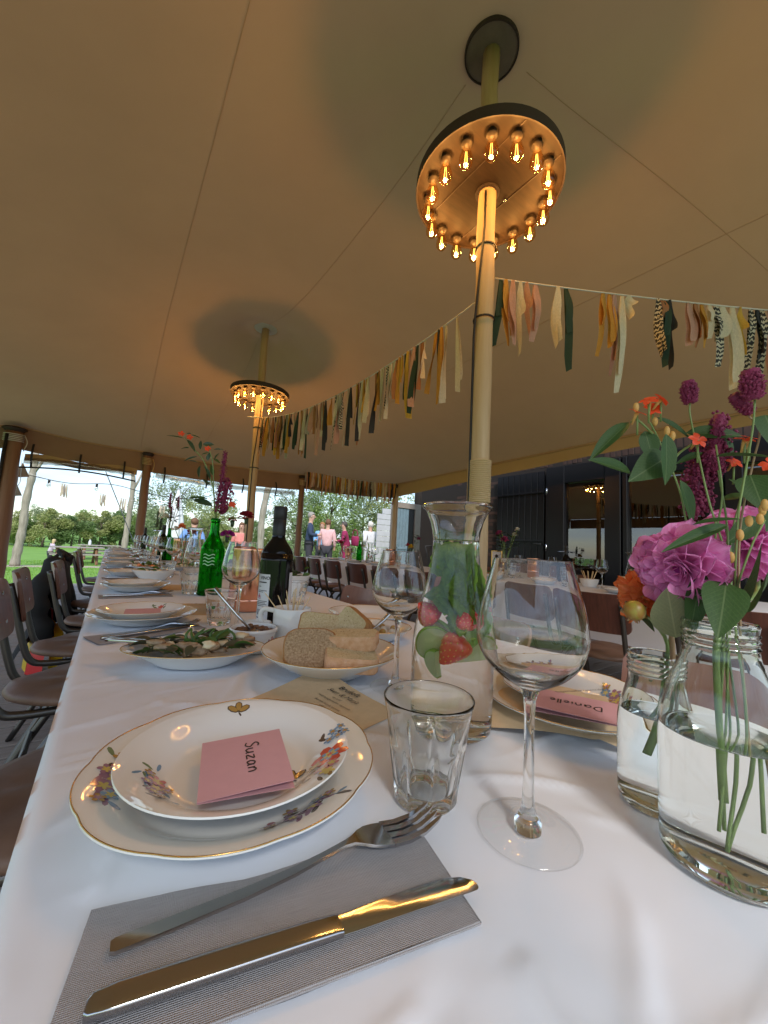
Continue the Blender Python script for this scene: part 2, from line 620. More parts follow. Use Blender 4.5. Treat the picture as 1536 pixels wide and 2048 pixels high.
def text_mesh(name, body, size, bold=0.0, shear=0.0, align='CENTER', mname='ink'):
    cu = bpy.data.curves.new(name, 'FONT')
    cu.body = body
    cu.size = size
    cu.align_x = align
    cu.offset = bold
    cu.shear = shear
    cu.resolution_u = 3
    ob = bpy.data.objects.new(name, cu)
    COL.objects.link(ob)
    dg = bpy.context.evaluated_depsgraph_get()
    me = bpy.data.meshes.new_from_object(ob.evaluated_get(dg))
    bpy.data.objects.remove(ob)
    bpy.data.curves.remove(cu)
    me.materials.clear()
    me.materials.append(MAT[mname])
    return me


def noise2(x, y, s, seed=0.0):
    return mnoise.noise(Vector((x * s, y * s, seed)))


ORD = ['first', 'second', 'third', 'fourth', 'fifth', 'sixth', 'seventh', 'eighth', 'ninth', 'tenth', 'eleventh', 'twelfth']

# leaf shapes: unit leaf along +Y, 1 long, 1 wide, +Z up
LEAF = {}


def leaf_mesh(kind, mname, fold=0.25, bend=0.25, tip=1.6, wmax=0.42, n=8, ser=0.0, tri=False):
    key = kind + mname
    if key in LEAF:
        return LEAF[key]
    vs, fs = [], []
    for j in range(n + 1):
        t = j / n
        w = 0.5 * (math.sin(PI * min(1, t ** (math.log(.5) / math.log(wmax)))) ** 0.85) if 0 < t < 1 else 0.0
        if t == 0:
            w = 0.02
        w *= 1 + ser * (1 if j % 2 else -1)
        zc = -bend * t * t
        for q in (-1, -0.5, 0, 0.5, 1):
            vs.append((q * w, t, zc + fold * abs(q) * w * (1 - 0.4 * abs(q))))
    for j in range(n):
        for k in range(4):
            a = j * 5 + k
            fs.append((a, a + 1, a + 6, a + 5))
    LEAF[key] = MB().add(vs, fs).mesh('leaf_' + kind, mname, True)
    return LEAF[key]


def petal_mesh(kind, mname, cup=0.35, curl=0.15, wmax=.62, n=9, point=.12):
    """rounded cupped petal along +Y"""
    key = 'p_' + kind + mname
    if key in LEAF:
        return LEAF[key]
    vs, fs = [], []
    K = 6
    for j in range(n + 1):
        t = j / n
        w = 0.5 * (math.sin(PI * min(1, (t * .93 + .03) ** (math.log(.5) / math.log(wmax)))) ** 0.7) * (1 if t < 1 else .0)
        w = max(w, .03 if t < .99 else point * .2)
        for k in range(K + 1):
            q = -1 + 2 * k / K
            z = cup * (q * q) * w * 1.1 + curl * (t - .35) ** 2 - .03 * math.sin(t * 7 + q * 3) * .5 + .012 * math.cos(q * 9) * t
            vs.append((q * w, t * (1 - .05 * q * q) - (0.03 * abs(q) if t > .9 else 0), z))
    for j in range(n):
        for k in range(K):
            a = j * (K + 1) + k
            fs.append((a, a + 1, a + K + 2, a + K + 1))
    LEAF[key] = MB().add(vs, fs).mesh('petal_' + kind, mname, True)
    return LEAF[key]


def leaf_matrix(a, b, width, twist=0.0, up=Vector((0, 0, 1))):
    a, b = Vector(a), Vector(b)
    y = b - a
    L = y.length
    y = y.normalized()
    x = y.cross(up)
    if x.length < .05:
        x = Vector((1, 0, 0))
    x = x.normalized()
    x = (Matrix.Rotation(twist, 3, y) @ x)
    z = x.cross(y)
    m = Matrix((x * width, y * L, z * L)).transposed().to_4x4()
    m.translation = a
    return m
# ------------------------------------------------------------------ ground, path, deck
LZ = -0.3
g = MB().grid(40, 40, lambda u, v: (-260 + 520 * u, -60 + 560 * v, LZ + (0.0 if -60 + 560 * v < 60 else 0.01 * (-120 + 560 * v))))
tag(g.build('lawn', 'grass_ground'), kind='structure')
p = MB().grid(40, 2, lambda u, v: (-30 + 60 * u, 17.9 + 0.8 * v + 0.35 * math.sin(u * 9), LZ + 0.006))
tag(p.build('garden_path', 'path'), kind='structure')
n = 26000
rr = np.random.RandomState(3)
gx = rr.uniform(-5.5, 3.0, n)
gy = 9.45 + (rr.uniform(0, 1, n) ** 1.7) * 12
ang = rr.uniform(0, PI, n)
hh = rr.uniform(0.02, 0.055, n)
ww = 0.006 + 0.0006 * (gy - 9)
lx, ly = rr.normal(0, .02, n), rr.normal(0, .02, n)
V = np.zeros((n, 3, 3))
V[:, 0] = np.stack([gx - np.cos(ang) * ww, gy - np.sin(ang) * ww, np.full(n, LZ)], 1)
V[:, 1] = np.stack([gx + np.cos(ang) * ww, gy + np.sin(ang) * ww, np.full(n, LZ)], 1)
V[:, 2] = np.stack([gx + lx, gy + ly, LZ + hh], 1)
keep = ~((gy > 17.7) & (gy < 19.0))
V = V[keep]
gr = put('grass', fast_mesh('grass', V.reshape(-1, 3), np.arange(len(V) * 3).reshape(-1, 3), 'grass_blade'))
tag(gr, 'short green lawn grass beyond the wooden deck', 'grass', kind='stuff')

deck = MB().box((1.2, 3.3, -0.17), (8.4, 12.1, 0.22)).build('deck', 'deck_base')
tag(deck, kind='structure')
bw = 0.118
plank_me = MB().box((0, 0, 0), (8.4, bw - 0.012, 0.05), bev=0.004).mesh('plank', 'deck', False)
i = 0
yy = -2.7
while yy < 9.35:
    put('plank', plank_me, deck, (1.2 + 0.004 * (i % 3), yy, -0.0252 + 0.0015 * ((i * 7) % 3 - 1)))
    yy += bw
    i += 1

# ------------------------------------------------------------------ marquee canopy (membrane between two king poles and the eaves)
PEAKS = ((1.3, 1.13, 3.46), (1.3, 4.53, 3.56))
XL, XR, YN = -2.1, 4.6, -1.9


def yfar(x):
    return 7.1 if x < 2.97 else 7.1 - 0.9 * (x - 2.97) / 1.63


def zfar(x):
    xs, zs = (-2.1, -1.17, 0.37, 2.97, 4.6), (2.27, 2.37, 2.29, 2.33, 2.26)
    z = float(np.interp(x, xs, zs))
    for a, b in zip(xs[:-1], xs[1:]):
        if a <= x <= b:
            z -= 0.035 * math.sin(PI * (x - a) / (b - a))
    return z


NX, NY = 96, 112
X = np.linspace(XL, XR, NX + 1)[None, :].repeat(NY + 1, 0)
Vv = np.linspace(0, 1, NY + 1)[:, None].repeat(NX + 1, 1)
YF = np.array([yfar(x) for x in X[0]])[None, :]
Y = YN + Vv * (YF - YN)
Zf = np.array([zfar(x) for x in X[0]])
Zr = np.interp(Y[:, -1], (-1.9, 1.5, 6.2), (2.38, 2.37, 2.26))
Zl = np.full(NY + 1, 2.27)
Z = np.full_like(X, 2.7)
fixm = np.zeros_like(X, bool)
fixv = np.zeros_like(X)
for px, py, pz in PEAKS:
    d = np.hypot(X - px, Y - py)
    m_ = d < 0.30
    fixm |= m_
    fixv[m_] = pz - 0.16 * d[m_]
hx = (XR - XL) / NX
for it in range(4200):
    Zp = np.pad(Z, 1, mode='edge')
    Z = 0.25 * (Zp[:-2, 1:-1] + Zp[2:, 1:-1] + Zp[1:-1, :-2] + Zp[1:-1, 2:]) + 0.000185
    Z[-1, :] = Zf
    Z[:, -1] = Zr
    Z[:, 0] = Zl
    Z[fixm] = fixv[fixm]


for px, py, pz in PEAKS:
    rad_ = np.hypot(X - px, Y - py)
    th_ = np.arctan2(Y - py, X - px)
    Z += 0.010 * np.cos(9 * th_ + px) * np.exp(-((rad_ - 0.75) / 0.45) ** 2)
Z += 0.007 * np.sin(X * 3.1 + 0.7 * np.sin(Y * 1.3)) * np.sin(Y * 2.3) * ((Vv < .98) & (X < XR - .05) & (X > XL + .05))


def canopy_z(x, y):
    fx = min(max((x - XL) / (XR - XL) * NX, 0), NX - 1e-6)
    fy = min(max((y - YN) / (yfar(x) - YN) * NY, 0), NY - 1e-6)
    i, j = int(fx), int(fy)
    a, b = fx - i, fy - j
    return (Z[j, i] * (1 - a) + Z[j, i + 1] * a) * (1 - b) + (Z[j + 1, i] * (1 - a) + Z[j + 1, i + 1] * a) * b


tent = thing('marquee_tent', 'large tan canvas marquee canopy stretched over the dining tables', 'tent')
Vc = np.stack([X, Y, Z], 2).reshape(-1, 3)
idx = np.arange((NX + 1) * (NY + 1)).reshape(NY + 1, NX + 1)
Fc = np.stack([idx[:-1, :-1], idx[:-1, 1:], idx[1:, 1:], idx[1:, :-1]], 2).reshape(-1, 4)
cme = fast_mesh('canopy', Vc, Fc, 'canvas')
cme.polygons.foreach_set('use_smooth', [True] * len(cme.polygons))
put('canopy', cme, tent)


def seam(pts, w=0.006, dz=-0.004):
    P = [Vector((x, y, canopy_z(x, y) + dz)) for x, y in pts]
    m = MB()
    m.tube(P, w, 5)
    m.build('seam', 'seam', tent, True)


seam([(0.26, -0.6 + k * 0.19) for k in range(41)], 0.0013)
seam([(1.3, 1.3 + k * 0.1) for k in range(32)], 0.0013)
seam([(1.3 + 0.1 * k, 1.13 - 0.03 * k) for k in range(2, 33)], 0.0013)
seam([(2.95, -1.6 + k * 0.19) for k in range(46)], 0.0013)
seam([(1.3 - 0.01 * k, 4.7 + k * 0.1) for k in range(24)], 0.0013)
# edge rope of the canopy
for side in ('far', 'right'):
    if side == 'far':
        P = [(x, yfar(x) - 0.012, zfar(x) - 0.008) for x in np.linspace(XL, XR, 60)]
    else:
        P = [(XR - 0.012, y, float(np.interp(y, (-1.9, 1.5, 6.2), (2.38, 2.37, 2.26))) - 0.008) for y in np.linspace(YN, 6.2, 40)]
    MB().tube(P, 0.011, 6).build('edge_rope', 'seam', tent, True)


def band(name, P, h0, h1, mname, wav=0.01):
    """hanging strip below the polyline P, h0/h1 drop as function of t"""
    m = MB()
    n_ = len(P)
    vs, fs = [], []
    for k, q in enumerate(P):
        t = k / (n_ - 1)
        for j in range(5):
            s_ = j / 4
            vs.append((q[0] + wav * s_ * math.sin(k * 0.9), q[1] + wav * s_ * math.cos(k * 0.7), q[2] - 0.012 - s_ * (h0(t) if callable(h0) else h0)))
    for k in range(n_ - 1):
        for j in range(4):
            a = k * 5 + j
            fs.append((a, a + 5, a + 6, a + 1))
    m.add(vs, fs)
    return m.build(name, mname, tent, True)


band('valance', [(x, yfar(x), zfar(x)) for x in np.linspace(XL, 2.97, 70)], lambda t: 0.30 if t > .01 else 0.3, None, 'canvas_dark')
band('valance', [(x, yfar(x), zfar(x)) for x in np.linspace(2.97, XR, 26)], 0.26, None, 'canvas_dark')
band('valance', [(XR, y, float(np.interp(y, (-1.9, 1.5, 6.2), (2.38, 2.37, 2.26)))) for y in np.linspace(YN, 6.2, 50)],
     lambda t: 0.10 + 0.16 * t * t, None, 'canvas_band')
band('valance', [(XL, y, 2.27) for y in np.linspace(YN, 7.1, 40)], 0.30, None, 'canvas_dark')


def roll(x0, x1, z0, y0=7.06, sag=0.03, drop=0.0):
    """clear plastic side wall rolled up under the valance, with straps"""
    N = 30
    path = [(x0 + (x1 - x0) * k / N, y0 - 0.35 * 0, z0 - sag * math.sin(PI * k / N)) for k in range(N + 1)]
    vs, fs = [], []
    for k, q in enumerate(path):
        for j in range(15):
            a = 2 * PI * j / 7.5
            r_ = 0.05 - 0.0022 * j + 0.005 * math.sin(k * 1.7 + j)
            vs.append((q[0], q[1] + r_ * math.cos(a), q[2] + r_ * math.sin(a)))
    for k in range(N):
        for j in range(14):
            a = k * 15 + j
            fs.append((a, a + 15, a + 16, a + 1))
    MB().add(vs, fs).build('rolled_window', 'clear_plastic', tent, True)


roll(-1.05, 0.22, 1.90, sag=-0.03)
roll(0.5, 2.85, 1.93)
sheet = MB().grid(24, 4, lambda u, v: (-1.05 + 1.3 * u, 7.09 - 0.02 * v, 2.0 - 0.1 * v + 0.02 * math.sin(3 * u * PI)))
sheet.build('rolled_window', 'canvas_band', tent, True)
hem = MB().tube([(-1.12 + 1.36 * k / 20, 7.06, 1.80 + 0.055 * math.sin(PI * k / 20)) for k in range(21)], 0.012, 6)
hem.build('hem_rope', 'black', tent, True)
for x in (-0.97, -0.45, 0.08, 0.62, 1.25, 1.85, 2.45):
    zt = zfar(x) - 0.2
    m = MB()
    m.grid(1, 8, lambda u, v: (x - 0.012 + 0.024 * u, 7.06 - 0.062 * math.sin(PI * min(1, v * 1.05)) , zt - v * (zt - 1.82)))
    m.build('strap', 'black', tent, True)
# clear sky gap strip between valance and roll is left open as in the photo

# ------------------------------------------------------------------ poles
def pole(label, x, y, ztop, r, mname, name='tent_pole', z0=0.0, lean=(0, 0), knots=14, group='tent poles'):
    t = thing(name, label, 'pole', (x, y, z0), 0, group)
    P, rs = [], []
    for k in range(knots + 1):
        q = k / knots
        P.append((lean[0] * q + 0.004 * math.sin(k * 1.9 + x * 9), lean[1] * q + 0.004 * math.cos(k * 2.3 + y), q * (ztop - z0)))
        rs.append(r * (1.06 - 0.12 * q + 0.02 * math.sin(k * 2.7 + x)))
    MB().tube(P, rs, 14).build('shaft', mname, t, True)
    return t


king = pole('near tall king pole holding the large bulb disc', 1.3, 1.13, 3.45, 0.043, 'pole_wood', 'king_pole')
MB().lathe([(0.0, 3.418), (0.122, 3.418)], 48).build('cap_disc', 'cap_grey', king)
MB().lathe([(0.122, 3.414), (0.130, 3.414), (0.130, 3.45), (0.0, 3.46)], 48).build('cap_rim', 'lamp_rim', king)
m = MB()
P = []
for k in range(22):
    z_ = 1.19 + 0.0085 * k
    P.append([(0.0475 * math.cos(a), 0.0475 * math.sin(a), z_ + 0.0085 * a / (2 * PI)) for a in np.linspace(0, 2 * PI, 13)[:-1]])
m.tube([q for row in P for q in row], 0.005, 5)
m.build('rope_wrap', 'rope', king, True)
for z_ in (1.175, 2.03, 2.38):
    MB().lathe([(0.046, z_), (0.0495, z_ + .002), (0.0495, z_ + .008), (0.046, z_ + .01)], 16).build('cable_clip', 'black', king)
ca = math.atan2(-1.13, -1.3) - 0.55
ca0 = math.atan2(-1.13, -1.3) - 0.15
P = []
for k in range(30):
    z_ = 2.64 - k * (2.64 - 0.1) / 29
    a = ca0 + (ca - 0.5 - ca0) * min(1, max(0, (2.45 - z_) / 0.5))
    P.append((0.048 * math.cos(a), 0.048 * math.sin(a), z_))
MB().tube(P, 0.0055, 6).build('cable', 'black', king, True)

king2 = pole('far tall king pole holding the small looking bulb disc', 1.3, 4.53, 3.55, 0.045, 'pole_wood', 'king_pole')
MB().lathe([(0.0, 3.532), (0.135, 3.54), (0.142, 3.56), (0.0, 3.57)], 40).build('cap_disc', 'cap_white', king2)
P = []
for k in range(30):
    z_ = 2.66 - k * (2.66 - 0.1) / 29
    a = math.atan2(-4.53, -1.3) + 0.5 - 0.9 * min(1, max(0, (2.5 - z_) / 0.6))
    P.append((0.05 * math.cos(a), 0.05 * math.sin(a), z_))
MB().tube(P, 0.0055, 6).build('cable', 'black', king2, True)
for z_ in (1.82, 2.3):
    MB().lathe([(0.047, z_), (0.0515, z_ + .002), (0.0515, z_ + .01), (0.047, z_ + .012)], 16).build('cable_clip', 'black', king2)
MB().tube([(-0.12, 0.02, 2.42), (0, -0.05, 2.425), (0.08, 0, 2.42)], 0.006, 6).build('tie_cord', 'cap_white', king2, True)

EAVE = (('brown log eave pole at the left corner of the tent', -1.17, 7.0, 2.33, 0.098),
        ('brown eave pole standing at the far end of the long table', 0.37, 7.04, 2.28, 0.062),
        ('brown eave pole left of the guests standing outside', 2.97, 7.04, 2.31, 0.058),
        ('eave pole beside the open framed door', 4.6, 6.14, 2.25, 0.055))
for lab, x, y, zt, r_ in EAVE:
    t = pole(lab, x, y, zt - 0.05, r_, 'log_wood' if x < 4 else 'pole_wood', 'eave_pole')
    MB().lathe([(0, zt - 0.075), (r_ * .9, zt - 0.07), (r_ * 1.35, zt - 0.03), (r_ * 1.15, zt - 0.01), (0, zt)], 20).build('cap', 'lamp_rim', t)
    m = MB()
    for k in range(5):
        m.tube([(r_ * 1.05 * math.cos(a), r_ * 1.05 * math.sin(a), zt - 0.19 + 0.022 * k + 0.01 * math.sin(a)) for a in np.linspace(0, 2 * PI, 14)], 0.007, 5)
    m.tube(smooth_path([(r_ * 1.1, -0.02, zt - 0.1), (r_ * 1.5, -0.05, zt - 0.2), (r_ * 1.2, -0.04, zt - 0.32)]), 0.006, 5)
    m.build('lashing', 'cap_white' if x < 0 else 'rope', t, True)
    if x < 0:
        MB().tube([(-r_ * 0.5, -r_ * 0.95, zt - 0.12), (-r_ * 0.75, -r_ * 0.95, 1.4), (-r_ * 0.9, -r_ * 0.9, 0.3)], 0.02, 6).build('strap', 'black', t, True)

# ------------------------------------------------------------------ round bulb lamps on the king poles
def bulb_mesh():
    b = MB().lathe([(0.0135, 0.0), (0.0145, -0.012), (0.02, -0.03), (0.0275, -0.055), (0.029, -0.07), (0.0265, -0.086), (0.018, -0.098), (0, -0.103)], 14).mesh('bulb_glass', 'bulb_glass', True)
    s_ = MB().lathe([(0.019, 0.034), (0.021, 0.03), (0.0215, 0.012), (0.024, 0.01), (0.024, 0.004), (0.0205, 0.002), (0.0165, -0.006), (0, -0.008)], 14).mesh('socket', 'brass', True)
    f = MB()
    for k in range(4):
        a = k * PI / 2
        f.tube([(0.0035 * math.cos(a), 0.0035 * math.sin(a), -0.03), (0.0075 * math.cos(a), 0.0075 * math.sin(a), -0.08)], 0.0011, 5)
    return b, s_, f.mesh('filament', 'filament', True)


BG, BS, BF = bulb_mesh()


def ring_lamp(label, x, y, z, nb, a0, watts, dx=0.0, dy=0.0):
    t = thing('ring_lamp', label, 'lamp', (x, y, z), 0, 'round bulb lamps on the king poles')
    d = MB()
    d.lathe([(0.052, 0.0), (0.33, 0.0), (0.33, 0.012), (0.052, 0.012)], 64, close=True)
    d.build('lamp_disc', 'lamp_wood', t)
    MB().lathe([(0.3305, -0.004), (0.3365, -0.004), (0.3365, 0.048), (0.3305, 0.048)], 64, close=True).build('rim', 'lamp_rim', t)
    for q in (-0.13, 0.1):
        w_ = math.sqrt(0.325 ** 2 - q * q)
        MB().box((q, 0, -0.001), (0.004, 2 * w_, 0.003)).build('board_joint', 'lamp_rim', t, False)
    MB().lathe([(0.044, -0.006), (0.056, -0.006), (0.056, 0.02), (0.044, 0.02)], 24, close=True).build('collar', 'lamp_rim', t)
    MB().ball((0.09, -0.03, -0.004), (0.008, 0.008, 0.006)).build('screw', 'steel', t)
    for k in range(nb):
        a = a0 + 2 * PI * k / nb
        q = put('bulb', BG, t, (0.275 * math.cos(a), 0.275 * math.sin(a), -0.024))
        put('socket', BS, q)
        put('filament', BF, q)
        ld = bpy.data.lights.new('bulb_light', 'POINT')
        ld.energy = watts
        ld.color = (1.0, 0.57, 0.22)
        ld.shadow_soft_size = 0.011
        lo = bpy.data.objects.new('bulb_light', ld)
        COL.objects.link(lo)
        lo.parent = q
        lo.location = (0, 0, -0.050)
    return t


BULB_W = 1.3
ring_lamp('large near round wooden lamp with a ring of glowing bulbs', 1.3, 1.13, 2.67, 17, 0.2, BULB_W)
ring_lamp('small far round wooden lamp with a ring of glowing bulbs', 1.3, 4.53, 2.70, 17, 0.1, BULB_W)

# ------------------------------------------------------------------ garlands of torn fabric strips
FAB = {'ochre': (0.52, 0.25, 0.04), 'mustard': (0.55, 0.33, 0.05), 'rust': (0.36, 0.15, 0.06), 'cream': (0.62, 0.54, 0.40), 'pink': (0.50, 0.27, 0.20),
       'green': (0.025, 0.05, 0.03), 'grey': (0.40, 0.36, 0.30), 'dark': (0.03, 0.03, 0.032)}
for k, c in FAB.items():
    mat('fab_' + k, c, 0.9, var=0.12, vscale=30, bump=0.2, bscale=120, trans=0.12)
pm = mat('fab_pattern', (0.05, 0.045, 0.045), 0.9, trans=0.05)
_t = pm.node_tree
_c = _t.nodes.new('ShaderNodeTexCoord')
_w = _t.nodes.new('ShaderNodeTexWave')
_w.wave_type = 'RINGS'
_w.inputs['Scale'].default_value = 4.5
_w.inputs['Distortion'].default_value = 6
_w.inputs['Detail Scale'].default_value = 3
_r = _t.nodes.new('ShaderNodeValToRGB')
_r.color_ramp.interpolation = 'CONSTANT'
_r.color_ramp.elements[0].color = (0.03, 0.03, 0.03, 1)
_r.color_ramp.elements[1].color = (0.55, 0.48, 0.36, 1)
_r.color_ramp.elements[1].position = 0.6
_t.links.new(_c.outputs['Object'], _w.inputs['Vector'])
_t.links.new(_w.outputs['Fac'], _r.inputs['Fac'])
_t.links.new(_r.outputs['Color'], _t.nodes['Principled BSDF'].inputs['Base Color'])
STRIPS = {}


def strip_mesh(v, colr):
    """torn fabric strip hung over a cord: hangs along -Z from the origin, 1 unit long, width along X"""
    if (v, colr) in STRIPS:
        return STRIPS[(v, colr)]
    q = random.Random(v * 31 + 5)
    n_ = 11
    m = MB()
    tw = q.uniform(-1.3, 1.3)
    w0 = q.uniform(0.06, 0.095)
    back = q.uniform(0.35, 0.95)
    ph = q.uniform(0, 6)
    for side, L in ((1, 1.0), (-1, back)):
        vs, fs = [], []
        for k in range(n_ + 1):
            t = k / n_
            w = w0 * (0.55 + 0.75 * min(1, t * 3)) * (1 - 0.35 * max(0, t - .8) * 5 * q.random())
            a = tw * t * 1.5 + (0.5 if side < 0 else 0) * t
            cx = 0.06 * math.sin(ph + t * 5) * t + (0.05 * t if side < 0 else 0)
            cyy = side * (0.012 + 0.03 * t) + 0.02 * math.cos(ph + t * 6)
            for s_ in (-1, -0.33, 0.33, 1):
                fz = 0.012 * math.sin(s_ * 4 + ph + t * 3)
                vs.append((cx + s_ * w * math.cos(a), cyy + s_ * w * math.sin(a) + fz, -t * L + 0.01 * s_ * (1 if k == n_ else 0)))
        for k in range(n_):
            for j in range(3):
                a = k * 4 + j
                fs.append((a, a + 1, a + 5, a + 4))
        m.add(vs, fs)
    STRIPS[(v, colr)] = m.mesh('fabric_strip', 'fab_' + colr, True)
    return STRIPS[(v, colr)]


def garland(label, A, B, sag, strips, group='garlands of torn fabric strips', sc=1.0):
    A, B = Vector(A), Vector(B)
    t = thing('fabric_garland', label, 'garland', A, 0, group)
    D = B - A
    at = lambda u: D * u - Vector((0, 0, sag * 4 * u * (1 - u)))
    MB().tube([at(k / 30) for k in range(31)], 0.0035, 5).build('string', 'cap_white', t, True)
    az = math.atan2(D.y, D.x)
    for k, (u, c, L) in enumerate(strips):
        put('fabric_strip', strip_mesh(rng.randrange(7), c), t, at(u), rot=(rng.uniform(-.06, .06), rng.uniform(-.05, .05), az + rng.uniform(-.35, .35)),
            scale=(0.15 * sc * rng.uniform(.7, 1.35), 0.17 * sc, L * 1.05))
    return t


cols = ['cream', 'ochre', 'pattern', 'rust', 'pink', 'green', 'mustard', 'cream', 'cream', 'grey', 'pink', 'dark', 'ochre', 'rust', 'ochre', 'cream']
q = random.Random(5)
right = [(.012, 'green', .30), (.021, 'ochre', .30), (.035, 'pink', .30), (.05, 'cream', .33), (.062, 'pink', .27), (.08, 'pink', .27), (.122, 'cream', .27), (.138, 'green', .38),
         (.21, 'ochre', .28), (.222, 'ochre', .24), (.232, 'pink', .36), (.246, 'cream', .44), (.258, 'cream', .10), (.313, 'pattern', .26), (.323, 'rust', .10), (.328, 'green', .30), (.335, 'dark', .30),
         (.372, 'pink', .20), (.385, 'rust', .20), (.396, 'ochre', .20), (.41, 'cream', .15), (.423, 'pattern', .27), (.435, 'cream', .15), (.453, 'cream', .36), (.466, 'mustard', .22), (.487, 'pattern', .27),
         (.50, 'dark', .24), (.508, 'pattern', .32), (.52, 'pink', .28), (.54, 'cream', .3)]
garland('nearest garland of cloth strips running right from the near king pole', (1.335, 1.10, 2.24), (3.2, -0.32, 2.07), 0.03, right)
lst = []
u = 0.035
while u < 0.985:
    lst.append((u, q.choice(cols), q.uniform(0.20, 0.43)))
    u += q.choice((0.006, 0.008, 0.010, 0.012, 0.026))
garland('long garland of cloth strips strung between the two king poles', (1.3, 1.18, 2.15), (1.31, 4.48, 2.43), 0.16, lst)
lst = []
u = 0.02
while u < 0.985:
    lst.append((u, q.choice(cols), q.uniform(0.22, 0.42)))
    u += q.uniform(0.008, 0.020)
garland('far garland of cloth strips above the guests outside', (2.95, 6.95, 2.42), (4.58, 6.05, 2.27), 0.06, lst, sc=0.9)
# ------------------------------------------------------------------ building along the right side
WX = 5.4
bld = thing('brick_building', 'dark brick building with black doors and shutters beside the tent', 'building', (WX, 2, 0))
L0 = lambda x, y, z: (x - WX, y - 2, z)
wall = MB()
for (y0, y1, z0, z1) in ((4.25, 6.3, 0, 3.6), (-3.5, 4.25, 2.33, 3.6), (-3.5, 0.1, 0, 2.33), (3.34, 4.25, 0, 2.33)):
    wall.box(L0(WX + 0.12, (y0 + y1) / 2, (z0 + z1) / 2), (0.2, y1 - y0, z1 - z0))
wo_ = wall.build('wall', 'mortar', bld, False)
br = MB().box((0, 0, 0), (0.05, 0.21, 0.054), bev=0.004).mesh('brick', 'brick', False)
brv = MB().box((0, 0, 0), (0.05, 0.064, 0.21), bev=0.004).mesh('brick', 'brick', False)
cnt = 0
for r_ in range(30):
    z_ = 0.62 + r_ * 0.066
    for c in range(5):
        y_ = 4.37 + 0.22 * c + (0.11 if r_ % 2 else 0)
        if y_ < 5.35 and z_ > .9 and z_ < 2.6:
            put('brick', br, wo_, L0(WX + 0.041 + rng.uniform(0, .006), y_, z_), rot=(0, 0, rng.uniform(-.012, .012)))
for k in range(64):
    y_ = 4.95 - k * 0.075
    put('brick', brv, wo_, L0(WX + 0.040 + rng.uniform(0, .006), y_, 2.45), rot=(0, rng.uniform(-.01, .01), 0))
for r_ in range(2):
    for c in range(22):
        put('brick', br, wo_, L0(WX + 0.041 + rng.uniform(0, .006), 4.9 - 0.22 * c - (0.11 if r_ % 2 else 0), 2.6 + r_ * 0.066))
# dark room behind the glass
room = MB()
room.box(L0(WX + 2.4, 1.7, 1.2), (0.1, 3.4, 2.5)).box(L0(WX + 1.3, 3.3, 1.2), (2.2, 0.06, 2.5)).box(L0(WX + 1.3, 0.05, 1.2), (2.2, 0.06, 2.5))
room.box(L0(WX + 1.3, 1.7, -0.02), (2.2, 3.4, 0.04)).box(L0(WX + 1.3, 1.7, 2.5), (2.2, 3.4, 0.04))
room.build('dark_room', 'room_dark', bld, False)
# shutter of black boards
sh = thing('plank_shutter', 'glossy black plank shutter next to the glazed door', 'shutter', (WX - 0.03, 3.8, 0.1))
for k in range(8):
    MB().box((0, -0.385 + 0.11 * k, 1.09), (0.03, 0.104, 2.18), bev=0.006).build('plank', 'black_paint', sh, False)
for z_ in (0.45, 1.1, 1.85):
    MB().box((-0.024, 0, z_), (0.018, 0.86, 0.03), bev=0.004).build('ledge', 'black_paint', sh, False)
MB().box((-0.05, -0.36, 1.05), (0.04, 0.12, 0.025), bev=0.006).build('latch', 'black', sh, False)


def glazed(name, label, cat, y0, y1, z1, gy0, gy1, gz0, gz1, handle=True):
    t = thing(name, label, cat, (WX, (y0 + y1) / 2, 0.0))
    yc = (y0 + y1) / 2
    f = MB()
    f.box((-0.02, (gy1 + y1) / 2 - yc, z1 / 2), (0.10, y1 - gy1, z1), bev=0.008)
    f.build('frame', 'black_paint', t, False)
    MB().box((-0.02, (gy0 + y0) / 2 - yc, z1 / 2), (0.10, gy0 - y0, z1), bev=0.008).build('frame', 'black_paint', t, False)
    MB().box((-0.018, (gy0 + gy1) / 2 - yc, (gz1 + z1) / 2), (0.09, gy1 - gy0, z1 - gz1), bev=0.006).build('frame', 'black_paint', t, False)
    MB().box((-0.018, (gy0 + gy1) / 2 - yc, gz0 / 2), (0.09, gy1 - gy0, gz0), bev=0.006).build('bottom_panel', 'black_paint', t, False)
    MB().box((0.0, (gy0 + gy1) / 2 - yc, (gz0 + gz1) / 2), (0.006, gy1 - gy0 + .01, gz1 - gz0 + .01)).build('glass_pane', 'pane', t, False)
    if handle:
        m = MB().tube([(-0.07, gy1 + 0.05 - yc, 1.05), (-0.12, gy1 + 0.05 - yc, 1.05), (-0.12, gy1 - 0.06 - yc, 1.05)], 0.009, 8)
        m.build('handle', 'steel', t, True)
        for z_ in (0.3, 1.1, 1.95):
            MB().tube([(-0.075, y1 - 0.02 - yc, z_ - 0.05), (-0.075, y1 - 0.02 - yc, z_ + 0.05)], 0.012, 8).build('hinge', 'steel', t, True)
    return t


glazed('glazed_door', 'black glazed door reflecting sky and garden', 'door', 2.27, 3.32, 2.31, 2.47, 3.03, 0.45, 2.05)
glazed('glazed_door', 'black glazed door behind the magenta dahlia bouquet', 'door', 1.25, 2.25, 2.31, 1.40, 2.19, 0.45, 2.05, False)
glazed('glazed_door', 'black glazed door at the right picture edge behind leaves', 'door', 0.15, 1.23, 2.31, 0.32, 1.08, 0.45, 2.05, False)
